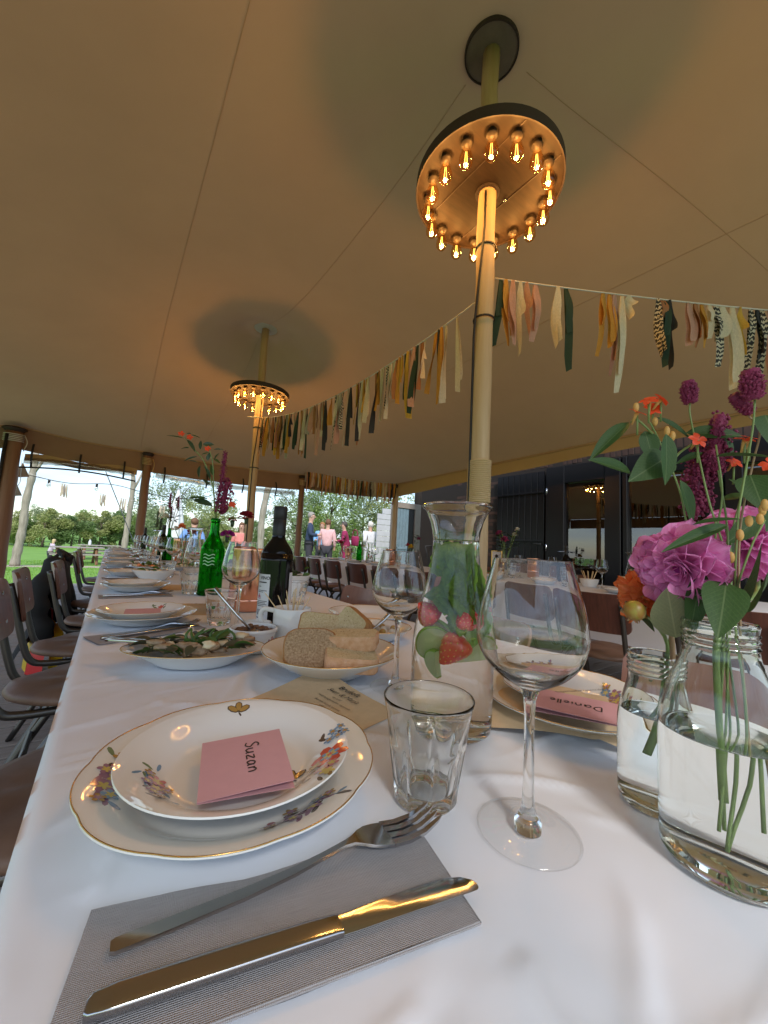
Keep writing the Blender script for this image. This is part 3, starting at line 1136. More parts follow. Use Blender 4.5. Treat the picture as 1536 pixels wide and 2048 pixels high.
# open door leaf beyond the wall end, with a boarded shutter behind its glass
od = thing('open_door', 'open door leaf in pale brown frame showing blue grey boards', 'door', (5.12, 6.95, 0.0))
for (x0, x1, z0, z1) in ((0, 0.15, 0, 2.03), (0.66, 0.86, 0, 2.03), (0.15, 0.66, 1.9, 2.03), (0.15, 0.66, 0, 0.3)):
    MB().box(((x0 + x1) / 2, 0, (z0 + z1) / 2), (x1 - x0, 0.06, z1 - z0), bev=0.006).build('frame', 'frame_pale', od, False)
for k in range(4):
    MB().box((0.195 + 0.085 * k, 0.005, 1.1), (0.08, 0.02, 1.6), bev=0.004).build('board', 'blue_board', od, False)
MB().tube([(0.17, -0.012, 1.0), (0.45, -0.012, 1.75)], 0.012, 5).build('brace', 'blue_board', od, False)
MB().box((0.33, -0.012, 0.98), (0.3, 0.016, 0.05), bev=0.004).build('ledge', 'blue_board', od, False)
MB().box((0.58, 0.01, 1.1), (0.15, 0.02, 1.6)).build('dark_panel', 'black_paint', od, False)
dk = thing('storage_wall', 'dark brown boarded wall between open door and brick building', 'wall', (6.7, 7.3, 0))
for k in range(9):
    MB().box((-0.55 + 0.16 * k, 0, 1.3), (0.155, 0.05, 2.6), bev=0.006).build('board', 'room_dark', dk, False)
wb = thing('plank_hut_wall', 'whitewashed plank gable of a small hut beside the guests', 'hut', (6.35, 9.0, LZ))
for k in range(16):
    z_ = 0.08 + 0.16 * k
    x0 = -0.22 if z_ < 2.25 else -0.22 + (z_ - 2.25) * 2.4
    MB().box(((x0 + 0.24) / 2, 0, z_), (0.24 - x0, 0.03, 0.152), bev=0.004).build('plank', 'white_board', wb, False)
MB().box((0.26, 0, 1.3), (0.03, 0.06, 2.6), bev=0.004).build('corner_post', 'black_paint', wb, False)
mt = thing('metal_stand', 'thin black metal arm stand by the open door', 'stand', (5.35, 5.9, 0))
MB().tube([(0, 0, 0), (0, 0, 0.75), (-0.12, 0, 1.05), (0.35, 0, 1.08)], 0.014, 8).build('arm', 'black', mt, True)
MB().lathe([(0, 0), (0.16, 0), (0.16, 0.02), (0, 0.025)], 20).build('base', 'black', mt)

# ------------------------------------------------------------------ trees, hedge shrubs, posts, picnic tables
def crown_mesh(name, seed, mname, clumps, n, leaf, rx, ry, rz):
    """leaf-size faces scattered in clumps through an ellipsoid"""
    r_ = np.random.RandomState(seed)
    C = r_.normal(0, 1, (clumps, 3))
    C /= np.linalg.norm(C, axis=1)[:, None]
    C *= (r_.uniform(0.15, 1, clumps) ** 0.5)[:, None]
    rad = r_.uniform(0.16, 0.34, clumps)
    k = r_.randint(0, clumps, n)
    d = r_.normal(0, 1, (n, 3))
    d /= np.linalg.norm(d, axis=1)[:, None]
    P = (C[k] + d * (rad[k] * r_.uniform(0.35, 1, n) ** 0.5)[:, None]) * np.array([rx, ry, rz])
    a = r_.normal(0, 1, (n, 3))
    a[:, 2] *= 0.6
    a /= np.linalg.norm(a, axis=1)[:, None]
    b = np.cross(a, r_.normal(0, 1, (n, 3)))
    b /= np.linalg.norm(b, axis=1)[:, None]
    s_ = leaf * r_.uniform(0.6, 1.35, n)[:, None]
    V = np.stack([P - a * s_, P + b * s_ * .5, P + a * s_, P - b * s_ * .5], 1)
    return fast_mesh(name, V.reshape(-1, 3), np.arange(n * 4).reshape(-1, 4), mname)


def limbs(name, H, r0, seed, spread, mname='bark', nl=7):
    q = random.Random(seed)
    m = MB()
    P = [(0, 0, 0)]
    for k in range(1, 7):
        P.append((0.04 * H * q.uniform(-1, 1) * k / 6, 0.04 * H * q.uniform(-1, 1) * k / 6, H * k / 6))
    m.tube(P, [r0 * (1.15 - 0.95 * k / 6) for k in range(7)], 8)
    for k in range(nl):
        z_ = H * q.uniform(0.3, 0.9)
        a = q.uniform(0, 2 * PI)
        L = spread * q.uniform(.5, 1)
        i_ = min(5, int(z_ / H * 6))
        b = Vector(P[i_]).lerp(Vector(P[i_ + 1]), z_ / H * 6 - i_)
        m.tube([b, b + Vector((math.cos(a) * L * .5, math.sin(a) * L * .5, L * .35)), b + Vector((math.cos(a) * L, math.sin(a) * L, L * .8))], [r0 * .4, r0 * .25, r0 * .06], 6)
    return m.mesh(name, mname, True)


SHR = [(crown_mesh('crown_shrub%d' % k, 20 + k, 'foliage_' + 'abcd'[k], 34, 10000, 0.055, 1.5, 1.2, 1.25), limbs('trunk_shrub%d' % k, 1.5, 0.06, k, 0.9)) for k in range(4)]
hq = random.Random(8)
hedge_words = ['at the left edge behind the pale trunk', 'left of the picnic table', 'behind the left picnic table', 'right of the child at the picnic table', 'centre of the hedge row',
               'left of the table end', 'behind the far end of the long table', 'behind the thin guy rope', 'behind the second pale trunk', 'behind the burgundy flowers', 'behind the seated blue shirt guest',
               'behind the green bottle', 'behind the wine bottle', 'in the gap left of the guests', 'far right of the hedge row']
for k in range(15):
    x_ = -8.5 + 1.55 * k + hq.uniform(-.4, .4)
    y_ = 40 + hq.uniform(-1.5, 2.5)
    s_ = hq.uniform(1.15, 1.6)
    kind = [0, 2, 0, 2, 1, 2, 1, 0, 1, 2, 0, 3, 0, 1, 2][k]
    t = thing('hedge_shrub', 'leafy shrub of the far hedge, ' + hedge_words[k], 'shrub', (x_, y_, LZ), hq.uniform(0, 6), 'shrubs of the far hedge')
    t.scale = (s_, s_, s_ * hq.uniform(.75, 1.0))
    put('crown', SHR[kind][0], t, (0, 0, 1.25))
    put('trunk', SHR[kind][1], t)
TRB = [(crown_mesh('crown_far%d' % k, 40 + k, 'foliage_' + 'bda'[k], 40, 9000, 0.10, 2.0, 1.8, 2.3), limbs('trunk_far%d' % k, 4.0, 0.16, k + 9, 1.8)) for k in range(3)]
far_words = ['dark green conical tree top at the left above the hedge', 'blue green tree behind the hedge at left', 'feathery tree above the hedge centre', 'blue green tree behind the table end',
             'tall tree just left of the second pale trunk', 'broad tree further back behind the hedge']
for k, (x_, y_, s_) in enumerate(((-9.5, 52, .72), (-6.0, 55, .68), (-2.6, 53, .66), (1.0, 54, .72), (3.6, 50, .80), (8.0, 56, .7))):
    t = thing('background_tree', far_words[k], 'tree', (x_, y_, LZ), k * 1.3, 'trees behind the hedge')
    t.scale = (s_, s_, s_)
    put('crown', TRB[k % 3][0], t, (0, 0, 3.6))
    put('trunk', TRB[k % 3][1], t)
TRN = [(crown_mesh('crown_garden%d' % k, 60 + k, 'foliage_' + 'dac'[k], 46, 8000, 0.05, 1.7, 1.5, 2.0), limbs('trunk_garden%d' % k, 3.4, 0.09, k + 19, 1.5, nl=10)) for k in range(3)]
near_words = ['loose leafy garden tree behind the white parasol', 'pale leafy tree behind the seated blue shirt guest', 'leafy garden tree right of the far king pole', 'airy garden tree behind the grey haired man',
              'airy garden tree behind the woman in burgundy', 'bright leafy tree left of the plank hut', 'leafy garden tree partly behind the brown eave pole']
for k, (x_, y_, s_, kd) in enumerate(((2.4, 21, 1.0, 0), (3.9, 20, .85, 2), (7.2, 17.5, .95, 0), (8.6, 16.5, 1.0, 1), (10.4, 16.5, 1.05, 0), (11.2, 14.5, 1.0, 2), (9.2, 19.5, 1.1, 1))):
    t = thing('garden_tree', near_words[k], 'tree', (x_, y_, LZ), k * 0.9, 'garden trees near the deck')
    t.scale = (s_, s_, s_)
    put('crown', TRN[kd][0], t, (0, 0, 2.5))
    put('trunk', TRN[kd][1], t)
for k in range(5):
    x_, y_ = ((7.0, 13.2), (8.2, 12.6), (9.6, 12.0), (6.1, 14.5), (10.9, 11.4))[k]
    t = thing('low_shrub', 'low green bush behind the guests, %s from the left' % ('fourth first second third fifth'.split()[[1, 2, 3, 0, 4][k]] if False else ['second', 'third', 'fourth', 'first', 'fifth'][k]), 'shrub', (x_, y_, LZ), k, 'low bushes behind the guests')
    t.scale = (.55, .55, .5)
    put('crown', SHR[k % 4][0], t, (0, 0, 1.1))
    put('trunk', SHR[k % 4][1], t)


def gnarly(label, x, y, H, r_, pts):
    t = thing('garden_post', label, 'post', (x, y, LZ), 0, 'gnarled pale wooden posts')
    P = smooth_path([Vector(p_) for p_ in pts], 5)
    rs = [r_ * (1.12 - 0.35 * k / len(P) + 0.09 * math.sin(k * 1.7)) for k in range(len(P))]
    m = MB().tube(P, rs, 12)
    m.v = [(a + 0.018 * mnoise.noise(Vector((a * 5, b * 5, c * 3))), b + 0.018 * mnoise.noise(Vector((a * 5 + 9, b * 5, c * 3))), c) for a, b, c in m.v]
    m.build('trunk', 'bark_pale', t, True)
    MB().tube([P[-6], P[-5] + Vector((0.16, 0, 0.2)), P[-3] + Vector((0.32, 0, .3))], [r_ * .5, r_ * .4, r_ * .25], 8).build('branch_stub', 'bark_pale', t, True)


gnarly('pale gnarled post with bent trunk at the left edge', -2.55, 18.1, 4, 0.12, [(0, 0, 0), (0.02, 0, .6), (0.07, 0, 1.3), (0.06, 0, 2.2), (0.13, 0, 3.2), (0.15, 0, 4.0)])
gnarly('pale gnarled post left of the far eave pole', 0.5, 18.0, 4, 0.10, [(-.05, 0, 0), (0.0, 0, 1), (0.03, 0, 2), (0.06, 0, 3.0), (0.0, 0, 4.0)])
gnarly('pale gnarled post right of the far king pole', 4.35, 14.0, 4, 0.12, [(0.1, 0, 0), (0.12, 0, 1), (0.1, 0, 2), (0.2, 0, 3.0), (0.4, 0, 4.0)])


def picnic(label, x, y, rz):
    t = thing('picnic_table', label, 'table', (x, y, LZ), rz, 'picnic tables on the lawn')
    for k in range(5):
        MB().box((0, -0.3 + 0.15 * k, 0.66), (1.7, 0.138, 0.04), bev=0.005).build('plank', 'deck', t, False)
    for sy in (-1, 1):
        for k in range(2):
            MB().box((0, sy * (0.62 + 0.14 * k), 0.4), (1.7, 0.13, 0.04), bev=0.005).build('bench_plank', 'deck', t, False)
    for sx in (-1, 1):
        for sy in (-1, 1):
            MB().tube([(sx * 0.6, sy * 0.68, 0), (sx * 0.6, sy * 0.2, 0.64)], 0.05, 4).build('leg', 'log_wood', t, False)
        MB().box((sx * 0.6, 0, 0.35), (0.05, 1.5, 0.09)).build('bench_beam', 'log_wood', t, False)
    return t


picnic('brown picnic table on the lawn below the child', -1.0, 19.6, 0.12)
picnic('brown picnic table on the lawn nearest the dining table end', -0.35, 23.5, 0.1)
pb = thing('white_bottle', 'small white bottle standing on the farther picnic table', 'bottle', (-0.75, 23.4, LZ + 0.68))
MB().lathe([(0, 0), (0.06, 0), (0.06, .16), (0.03, .22), (0.03, .26), (0, .26)], 14).build('body', 'label_paper', pb)

um = thing('folded_parasol', 'closed white garden parasol behind the burgundy flowers', 'parasol', (1.86, 15.5, LZ))
MB().tube([(0, 0, 0), (0, 0, 3.0)], 0.03, 8).build('pole', 'label_grey', um, True)
MB().lathe([(0.36, 1.0), (0.33, 1.2), (0.24, 1.9), (0.11, 2.6), (0.03, 2.95), (0, 2.97)], 40, mod=lambda r_, z, a, i: (r_ * (1 + 0.13 * math.sin(8 * a)), z)).build('canopy', 'label_paper', um, True)

# festoon lights, rag bunting and pennants hung outside the tent
fs_ = thing('festoon_lights', 'string of unlit glass bulbs hanging outside above the lawn', 'string lights', (-1.2, 8.6, 1.85))
pts = [Vector((0.0, 0, 0.02)), Vector((0.55, 0, -0.04)), Vector((1.15, 0, 0.02)), Vector((1.75, 0, -0.08)), Vector((2.35, 0, -0.1)), Vector((2.8, 0, 0.0))]
SP = smooth_path(pts, 8)
MB().tube(SP, 0.006, 5).build('wire', 'black', fs_, True)
obg = MB().lathe([(0.012, 0), (0.03, -0.035), (0.03, -0.06), (0, -0.085)], 12).mesh('glass_bulb', 'clear_plastic', True)
obs = MB().lathe([(0, 0.05), (0.018, 0.05), (0.018, -0.01), (0, -0.01)], 10).mesh('socket', 'black', True)
for k in (4, 13, 22, 30, 37):
    b_ = put('bulb', obg, fs_, SP[k] - Vector((0, 0, 0.05)))
    put('socket', obs, b_)
garland('grey rag bunting hanging outside in front of the sky', (-1.55, 9.5, 2.06), (1.1, 9.6, 1.62), 0.08, [(u_ + d_, c_, .24) for u_ in (.27, .5, .63, .76, .9) for d_, c_ in ((0, 'cream'), (.014, 'grey'), (.027, 'cream'))], group='rag bunting outside')
gy_ = thing('guy_rope', 'thin slanting guy rope of the tent outside', 'rope', (0.0, 7.2, 2.2))
MB().tube([(-0.15, 0.3, -0.25), (0.95, 3.6, -2.5)], 0.008, 5).build('cord', 'label_grey', gy_, True)
pn = thing('pennant_string', 'string of brown triangular pennants hanging down by the left pole', 'bunting', (-1.12, 7.5, 1.95))
MB().tube([(-.02, 0, 0.1), (0.0, 0, -0.3), (-0.1, 0, -0.62), (-0.17, 0, -0.95)], 0.004, 5).build('cord', 'cap_white', pn, True)
for x_, z_, c in ((0.0, -0.02, 'canvas_dark'), (-0.05, -0.3, 'frame_pale'), (-0.12, -0.62, 'log_wood')):
    MB().add([(x_, 0, z_), (x_ - 0.09, 0.01, z_ - 0.23), (x_ + 0.09, -0.01, z_ - 0.2), (x_, 0.006, z_), (x_ - 0.09, 0.016, z_ - 0.23), (x_ + 0.09, -0.004, z_ - 0.2)], [(0, 1, 2), (3, 5, 4), (0, 3, 4, 1), (1, 4, 5, 2), (2, 5, 3, 0)]).build('pennant', c, pn, False)
# ------------------------------------------------------------------ tables and cloths
TZ = 0.75


def table(label, x0, x1, y0, y1):
    t = thing('trestle_table', label, 'table', ((x0 + x1) / 2, (y0 + y1) / 2, 0), 0, 'long trestle tables')
    w, l = x1 - x0 - 0.03, y1 - y0 - 0.03
    MB().box((0, 0, TZ - 0.03), (w, l, 0.035), bev=0.004).build('tabletop', 'pole_wood', t, False)
    for sx in (-1, 1):
        for sy in (-1, 0, 1):
            MB().tube([(sx * (w / 2 - 0.06), sy * (l / 2 - 0.15), 0), (sx * (w / 2 - 0.06), sy * (l / 2 - 0.15), TZ - 0.048)], 0.025, 8).build('leg', 'tube', t, False)


RIDGES = [(0.04, 0.6, 0.35, 0.1, 0.00605, 0.00495), (0.13, 0.57, -0.5, 0.07, 0.0055, 0.004275), (0.2, 0.66, 0.9, 0.08, 0.0066, 0.00465), (0.05, 0.5, 0.12, 0.12, 0.0033, 0.0036),
          (0.02, 0.75, 0.55, 0.07, 0.0055, 0.0042), (0.12, 0.655, 0.2, 0.05, 0.00495, 0.00465), (0.02, 0.95, 0.3, 0.06, 0.00605, 0.0036), (0.06, 1.5, 0.4, 0.08, 0.00825, 0.0042),
          (0.36, 0.24, -0.6, 0.07, 0.0066, 0.00465), (0.37, 0.17, -0.75, 0.05, 0.0055, 0.004275), (0.33, 0.33, 0.3, 0.07, 0.0055, 0.003), (0.28, 0.12, 0.6, 0.09, 0.0077, 0.0033), (0.2, 0.1, 1.2, 0.08, 0.0077, 0.003),
          (0.45, 0.28, -0.2, 0.06, 0.0066, 0.0036), (0.3, 0.06, -0.3, 0.09, 0.0066, 0.003), (0.005, 0.3, 1.3, 0.12, 0.0055, 0.003), (0, 0.18, 1.1, 0.08, 0.0066, 0.0033)]


_rq = random.Random(77)
for _k in range(64):
    RIDGES.append((_rq.uniform(-.03, .62), _rq.uniform(-.12, 1.15), _rq.choice((.3, -.5, .9, 1.3, -.9, .1)) + _rq.uniform(-.35, .35), _rq.uniform(.03, .11), _rq.uniform(.0045, .010), _rq.choice((1, 1, -.6)) * _rq.uniform(.0014, .0040)))
FLAT = ((.300, .199, .055), (.2555, .2745, .042), (.378, .365, .065), (.440, .158, .045), (.402, .099, .055), (.40, .511, .055), (.1175, .378, .085), (.337, .617, .07), (.145, .765, .09), (.26, .812, .05))


def cloth_h(x, y, near=True):
    h = 0.0007 * noise2(x, y, 9, 3.3) + 0.0009 * noise2(x, y, 25, 1.7) + 0.0016 * max(0, .22 - abs(noise2(x + .03 * noise2(x, y, 14, 2), y, 7, 8.1))) / .22 * max(0, noise2(x, y, 3, 5.5) + .25)
    if near:
        for cx, cy_, a, L, w, amp in RIDGES:
            dx, dy = x - cx, y - cy_
            s_, d_ = dx * math.cos(a) + dy * math.sin(a), -dx * math.sin(a) + dy * math.cos(a)
            d_ += 0.008 * math.sin(s_ * 30 + cx * 50)
            e = math.exp(-(s_ / L) ** 2) * math.exp(-(d_ / w) ** 2)
            if e > 1e-3:
                h += amp * e
        # flat under the napkin and the plates
        dn = (x - .01) * .974 - (y - .25) * .2265
        en = (x - .01) * .2265 + (y - .25) * .974
        if -.03 < dn < .24 and -.06 < en < .06:
            h *= .15
        for fx, fy, fr in FLAT:
            d_ = math.hypot(x - fx, y - fy)
            if d_ < fr + .03:
                h *= max(.15, min(1, (d_ - fr) / .03))
        # ironed fold lines
        for cy_ in (0.505, 1.47, 2.4):
            d_ = (y - cy_ - 0.05 * x)
            h += 0.0020 * math.exp(-(d_ / 0.005) ** 2)
        d_ = x - 0.385
        h += 0.0008 * math.exp(-(d_ / 0.003) ** 2)
    return h


def tablecloth(label, x0, x1, y0, y1, ys, hang, near):
    t = tag(bpy.data.objects.new('x', None), None) if False else None
    us = []
    for k in range(9):
        us.append(('L', 1 - k / 8))
    nt_ = 150 if near else 24
    for k in range(nt_ + 1):
        us.append(('T', k / nt_))
    for k in range(1, 9):
        us.append(('R', k / 8))
    vs = []
    nu = len(us)
    rows = [y0 + (y1 - y0) * q for q in ys]
    for j, y in enumerate([None] + rows + [None]):
        yy = y if y is not None else (y0 if j == 0 else y1)
        endd = y is None
        for side, q in us:
            if side == 'T':
                x = x0 + (x1 - x0) * q
                if endd:
                    vs.append((x, yy + (-0.05 if j == 0 else 0.05) + 0.02 * math.sin(x * 30), TZ - hang))
                    continue
                e = min(x - x0, x1 - x, 0.03, yy - y0, y1 - yy)
                z = TZ + cloth_h(x, yy, near) * min(1, e / 0.03 + .15) - 0.006 * max(0, 1 - e / 0.012) ** 2
                vs.append((x, yy, z))
            else:
                sg = -1 if side == 'L' else 1
                xb = x0 if side == 'L' else x1
                d_ = q * hang
                fold = 0.005 * q * (math.sin(yy * 17 + 2 * noise2(yy, 0, 2.1, 5)) + 0.6 * math.sin(yy * 41 + 1.3))
                fold = -sg * abs(fold)
                vs.append((xb + sg * (0.004 * min(1, q * 8)) + fold, yy + (0 if not endd else (-0.03 if j == 0 else 0.03)), TZ - 0.006 - d_ - (0.01 if endd else 0)))
    nr = len(rows) + 2
    fs = [(j * nu + i, j * nu + i + 1, (j + 1) * nu + i + 1, (j + 1) * nu + i) for j in range(nr - 1) for i in range(nu - 1)]
    o = MB().add(vs, fs).build('tablecloth', 'cloth', None, True)
    return tag(o, label, 'tablecloth', 'white tablecloths')


table('long trestle table under the near white cloth', -0.035, 0.80, -0.3, 6.85)
table('long trestle table under the far white cloth along the building', 2.67, 3.55, -0.8, 6.3)
ys = [0.0]
y = 0.0
while y < 7.15:
    y += 0.0055 if y < 1.2 else (0.02 if y < 2.3 else 0.07)
    ys.append(min(y, 7.15) / 7.15)
tablecloth('white linen cloth on the near long table under the place settings', -0.035, 0.80, -0.3, 6.85, ys, 0.28, True)
tablecloth('white linen cloth on the far table in front of the building', 2.67, 3.55, -0.8, 6.3, [k / 90 for k in range(91)], 0.30, False)

# ------------------------------------------------------------------ chairs
def rounded_panel(w, h, t, rad, curve, n=5):
    """upright plywood panel in YZ plane, curved in X"""
    out = []
    for cx, cy_, a0 in ((w / 2 - rad, h / 2 - rad, 0), (-w / 2 + rad, h / 2 - rad, PI / 2), (-w / 2 + rad, -h / 2 + rad, PI), (w / 2 - rad, -h / 2 + rad, 1.5 * PI)):
        for k in range(n + 1):
            a = a0 + PI / 2 * k / n
            out.append((cx + rad * math.cos(a), cy_ + rad * math.sin(a)))
    m = MB()
    N = 10
    # grid-like strips across Y clipped by outline height
    def half(y_):
        e = abs(y_) - (w / 2 - rad)
        return h / 2 if e <= 0 else h / 2 - rad + math.sqrt(max(0, rad * rad - e * e))
    ysn = [(-w / 2 + w * k / N) for k in range(N + 1)]
    ysn = sorted(set(ysn + [-w / 2 + rad * q for q in (.02, .15, .4)] + [w / 2 - rad * q for q in (.02, .15, .4)]))
    vs, fs = [], []
    for y_ in ysn:
        hh_ = half(y_)
        xc = curve * (y_ / (w / 2)) ** 2
        for s_ in (-t / 2, t / 2):
            for z_ in (-hh_, 0, hh_):
                vs.append((xc + s_, y_, z_))
    for k in range(len(ysn) - 1):
        a, b = k * 6, k * 6 + 6
        for s_ in (0, 3):
            for j in range(2):
                fs.append((a + s_ + j, b + s_ + j, b + s_ + j + 1, a + s_ + j + 1))
        fs.append((a, a + 3, b + 3, b))
        fs.append((a + 2, b + 2, b + 5, a + 5))
    e = (len(ysn) - 1) * 6
    fs += [(0, 1, 4, 3), (1, 2, 5, 4), (e, e + 3, e + 4, e + 1), (e + 1, e + 4, e + 5, e + 2)]
    return m.add(vs, fs)


BACK = {k: rounded_panel(0.38, 0.205, 0.011, 0.035, 0.03).mesh('backrest', k, 'auto') for k in ('ply', 'ply_pale')}
# seat: round leather cushion (left row) or plywood
SEATC = MB().lathe([(0, 0), (0.16, 0.0), (0.195, 0.008), (0.2, 0.02), (0.19, 0.034), (0.15, 0.043), (0.08, 0.046), (0, 0.044)], 36, mod=lambda r_, z, a, i: (r_ * (1 - 0.05 * math.sin(2 * a) ** 2), z + (0.004 * math.sin(5 * a + r_ * 30) if z > .03 else 0))).mesh('seat', 'leather', True)
SEATP = MB().lathe([(0, 0.02), (0.18, 0.02), (0.2, 0.026), (0.2, 0.032), (0.19, 0.035), (0, 0.033)], 36, mod=lambda r_, z, a, i: (r_ * (1 - 0.06 * math.sin(2 * a) ** 2), z)).mesh('seat', 'ply', True)


def side_frame(sy):
    y_ = sy * 0.16
    P = smooth_path([(-0.275, y_, 0.755), (-0.25, y_, 0.66), (-0.215, y_, 0.52), (-0.185, y_, 0.445), (-0.13, y_, 0.425), (0.02, y_, 0.425), (0.15, y_, 0.425)], 5)
    m = MB().tube(P, 0.0125, 10)
    return m.mesh('side_frame', 'tube', True)


def leg_mesh(sy, front):
    y_ = sy * 0.175
    if front:
        P = smooth_path([(0.16, y_ * .9, 0.41), (0.10, y_ * .95, 0.405), (0.03, y_, 0.33), (0.17, y_ * 1.08, 0.10), (0.21, y_ * 1.1, 0.0)] if False else [(-0.02, y_ * .92, 0.408), (0.06, y_ * .95, 0.40), (0.12, y_, 0.30), (0.2, y_ * 1.12, 0.0)], 5)
    else:
        P = smooth_path([(0.06, y_ * .9, 0.41), (-0.02, y_ * .93, 0.39), (-0.11, y_, 0.26), (-0.24, y_ * 1.12, 0.0)], 5)
    return MB().tube(P, 0.0125, 10).mesh('leg', 'tube', True)


SF = {s_: side_frame(s_) for s_ in (-1, 1)}
LG = {(s_, f_): leg_mesh(s_, f_) for s_ in (-1, 1) for f_ in (0, 1)}
XB = MB().tube([(-0.13, -0.185, 0.24), (-0.13, 0.185, 0.24)], 0.01, 8).mesh('crossbar', 'tube', True)
BOLT = MB().ball((0, 0, 0), (0.006, 0.011, 0.011), seg=8, rings=5).mesh('bolt', 'steel', True)
SB = MB().tube([(0.0, -0.16, 0.425), (0.0, 0.16, 0.425)], 0.01, 8).mesh('seat_bar', 'tube', True)
RING = MB().tube([(-0.0, -0.1, 0.0), (0, 0.1, 0)], 0.01, 6).mesh('bar', 'tube', True)


def make_chair(label, x, y, rz, pale=False, cushion=True, group=None):
    """faces +X locally; origin on the floor under the seat centre"""
    t = thing('school_chair', label, 'chair', (x, y, 0), rz, group)
    b = put('backrest', BACK['ply_pale' if pale else 'ply'], t, (-0.262, 0, 0.695), rot=(0, -0.2, 0))
    for sy in (-1, 1):
        for dz in (-0.05, 0.05):
            put('bolt', BOLT, b, (0.02, sy * 0.15, dz))
            put('bolt', BOLT, b, (-0.0, sy * 0.16, dz)) if dz > 0 else None
        put('side_frame', SF[sy], t)
        for f_ in (0, 1):
            put('leg', LG[(sy, f_)], t)
    put('seat', SEATC if cushion else SEATP, t, (0.0, 0, 0.437 if cushion else 0.42))
    put('crossbar', XB, t)
    put('seat_bar', SB, t)
    return t


LEFT = (('brown cushioned chair nearest the camera at the left table edge', 1.03), ('brown cushioned chair second from the camera at the left table edge', 1.74),
        ('brown cushioned chair third from the camera at the left table edge', 2.31), ('brown cushioned chair in front of the black jacket', 2.93),
        ('brown chair with the black jacket over its back', 3.6), ('brown chair beyond the black jacket at the left table edge', 4.5), ('brown chair close to the far end, left side of the long table', 5.4))
for lab, y in LEFT:
    make_chair(lab, (0.02 if y > 2.5 else -0.03) + rng.uniform(-.015, .015), y, rng.uniform(-.08, .08), group='chairs along the left of the long table')
RIGHT1 = (('pale brown chair back at the right table edge behind the place card plate', 0.18, True), ('brown chair hidden mostly behind the carafe, right of the long table', 0.78, True), ('pale brown chair back between bread bowl and wine glass', 1.38, True),
          ('dark chair behind the white salad bowl, right of the long table', 2.2, False), ('dark chair behind the black wine bottle, right of the long table', 2.85, False), ('dark chair further down the right of the long table', 3.6, False), ('dark chair near the far end, right of the long table', 4.6, False))
for lab, y, pl in RIGHT1:
    make_chair(lab, 0.64, y, PI + rng.uniform(-.06, .06), pl, False, group='chairs along the right of the long table')
T2Y = (4.95, 4.48, 4.0, 3.46, 2.97, 2.45, 1.95, 1.44, 1.07, 0.5)
T2L = ['leftmost', 'second from left', 'third from left', 'fourth from left', 'fifth from left', 'sixth from left', 'seventh from left', 'eighth from left', 'ninth from left', 'tenth from left']
for k, y in enumerate(T2Y):
    make_chair('dark brown chair %s in front of the far table' % T2L[k], 2.37, y, rng.uniform(-.06, .06), False, True, group='chairs in front of the far table')
for k, y in enumerate((3.3, 2.75, 2.2)):
    make_chair('dark chair behind the far table, %s from the shutter' % ORD[k], 3.78, y, PI + rng.uniform(-.1, .1), False, False, group='chairs behind the far table')

# black jacket hung over the fifth chair
jk = thing('black_jacket', 'black jacket draped over a chair back at the left table edge', 'jacket', (-0.245, 3.6, 0))
def jfn(u, v):
    a = (v - 0.5) * 2
    z = 0.83 - 0.62 * abs(a) ** 1.2
    xx = -0.06 * a if abs(a) < .15 else (0.02 if a < 0 else -0.06) - 0.10 * a * abs(a)
    y_ = (u - 0.5) * (0.5 + 0.12 * abs(a))
    w = 0.022 * math.sin(u * 19 + a * 3) * abs(a) + 0.02 * noise2(u * 3, v * 3, 2, 4.4)
    return (xx + w, y_, z - 0.06 * abs(u - .5) ** 2 * 4 + 0.015 * math.sin(u * 9))
MB().grid(24, 30, jfn).build('coat_body', 'black_cloth', jk, True)
for sy in (-1, 1):
    P = smooth_path([(-0.02, sy * 0.22, 0.78), (-0.08, sy * 0.29, 0.62), (-0.08, sy * 0.30, 0.45), (-0.03, sy * 0.27, 0.28)], 5)
    MB().tube(P, [0.055 + 0.012 * math.sin(k * 1.6) for k in range(len(P))], 12).build('sleeve', 'black_cloth', jk, True)
MB().tube(smooth_path([(0.03, -0.12, 0.78), (-0.03, -0.05, 0.825), (-0.03, 0.05, 0.825), (0.03, 0.12, 0.78)], 5), 0.018, 10).build('collar', 'black_cloth', jk, True)
bag = thing('shopping_bag', 'red and yellow plastic shopping bag on the deck beside a chair', 'bag', (-0.30, 3.62, 0.0), 0.4)
def bagf(sx):
    return lambda u, v: (sx * (0.07 + 0.03 * math.sin(u * 7 + sx)) * (1 - 0.7 * v * v), (u - .5) * 0.3 * (1 - .15 * v), v * 0.34 + 0.012 * math.sin(u * 23))
m = MB()
m.grid(14, 8, bagf(-1), 'bag_red').grid(14, 8, bagf(1), 'bag_yellow')
m.build('bag_body', None, bag, True)
MB().grid(6, 8, lambda u, v: (-0.078 * (1 - .7 * v * v) - 0.004 - 0.02 * math.sin(2 + u), -0.04 + .12 * u, 0.02 + v * 0.3)).build('yellow_print', 'bag_yellow', bag, True)
MB().tube(smooth_path([(0, -0.08, 0.33), (0, -0.05, 0.42), (0, 0.05, 0.42), (0, 0.08, 0.33)], 4), 0.006, 6).build('handle', 'bag_red', bag, True)

# ------------------------------------------------------------------ table ware
def open_lathes(parent, parts, seg=40, mname='clear', mod=None):
    for nm, prof in parts:
        MB().lathe(prof, seg, mod=mod).build(nm, mname, parent, 'auto')


def dens(prof, n=3):
    P = smooth_path([(r_, z, 0) for r_, z in prof], n)
    return [(max(0, p_.x), p_.y) for p_ in P]


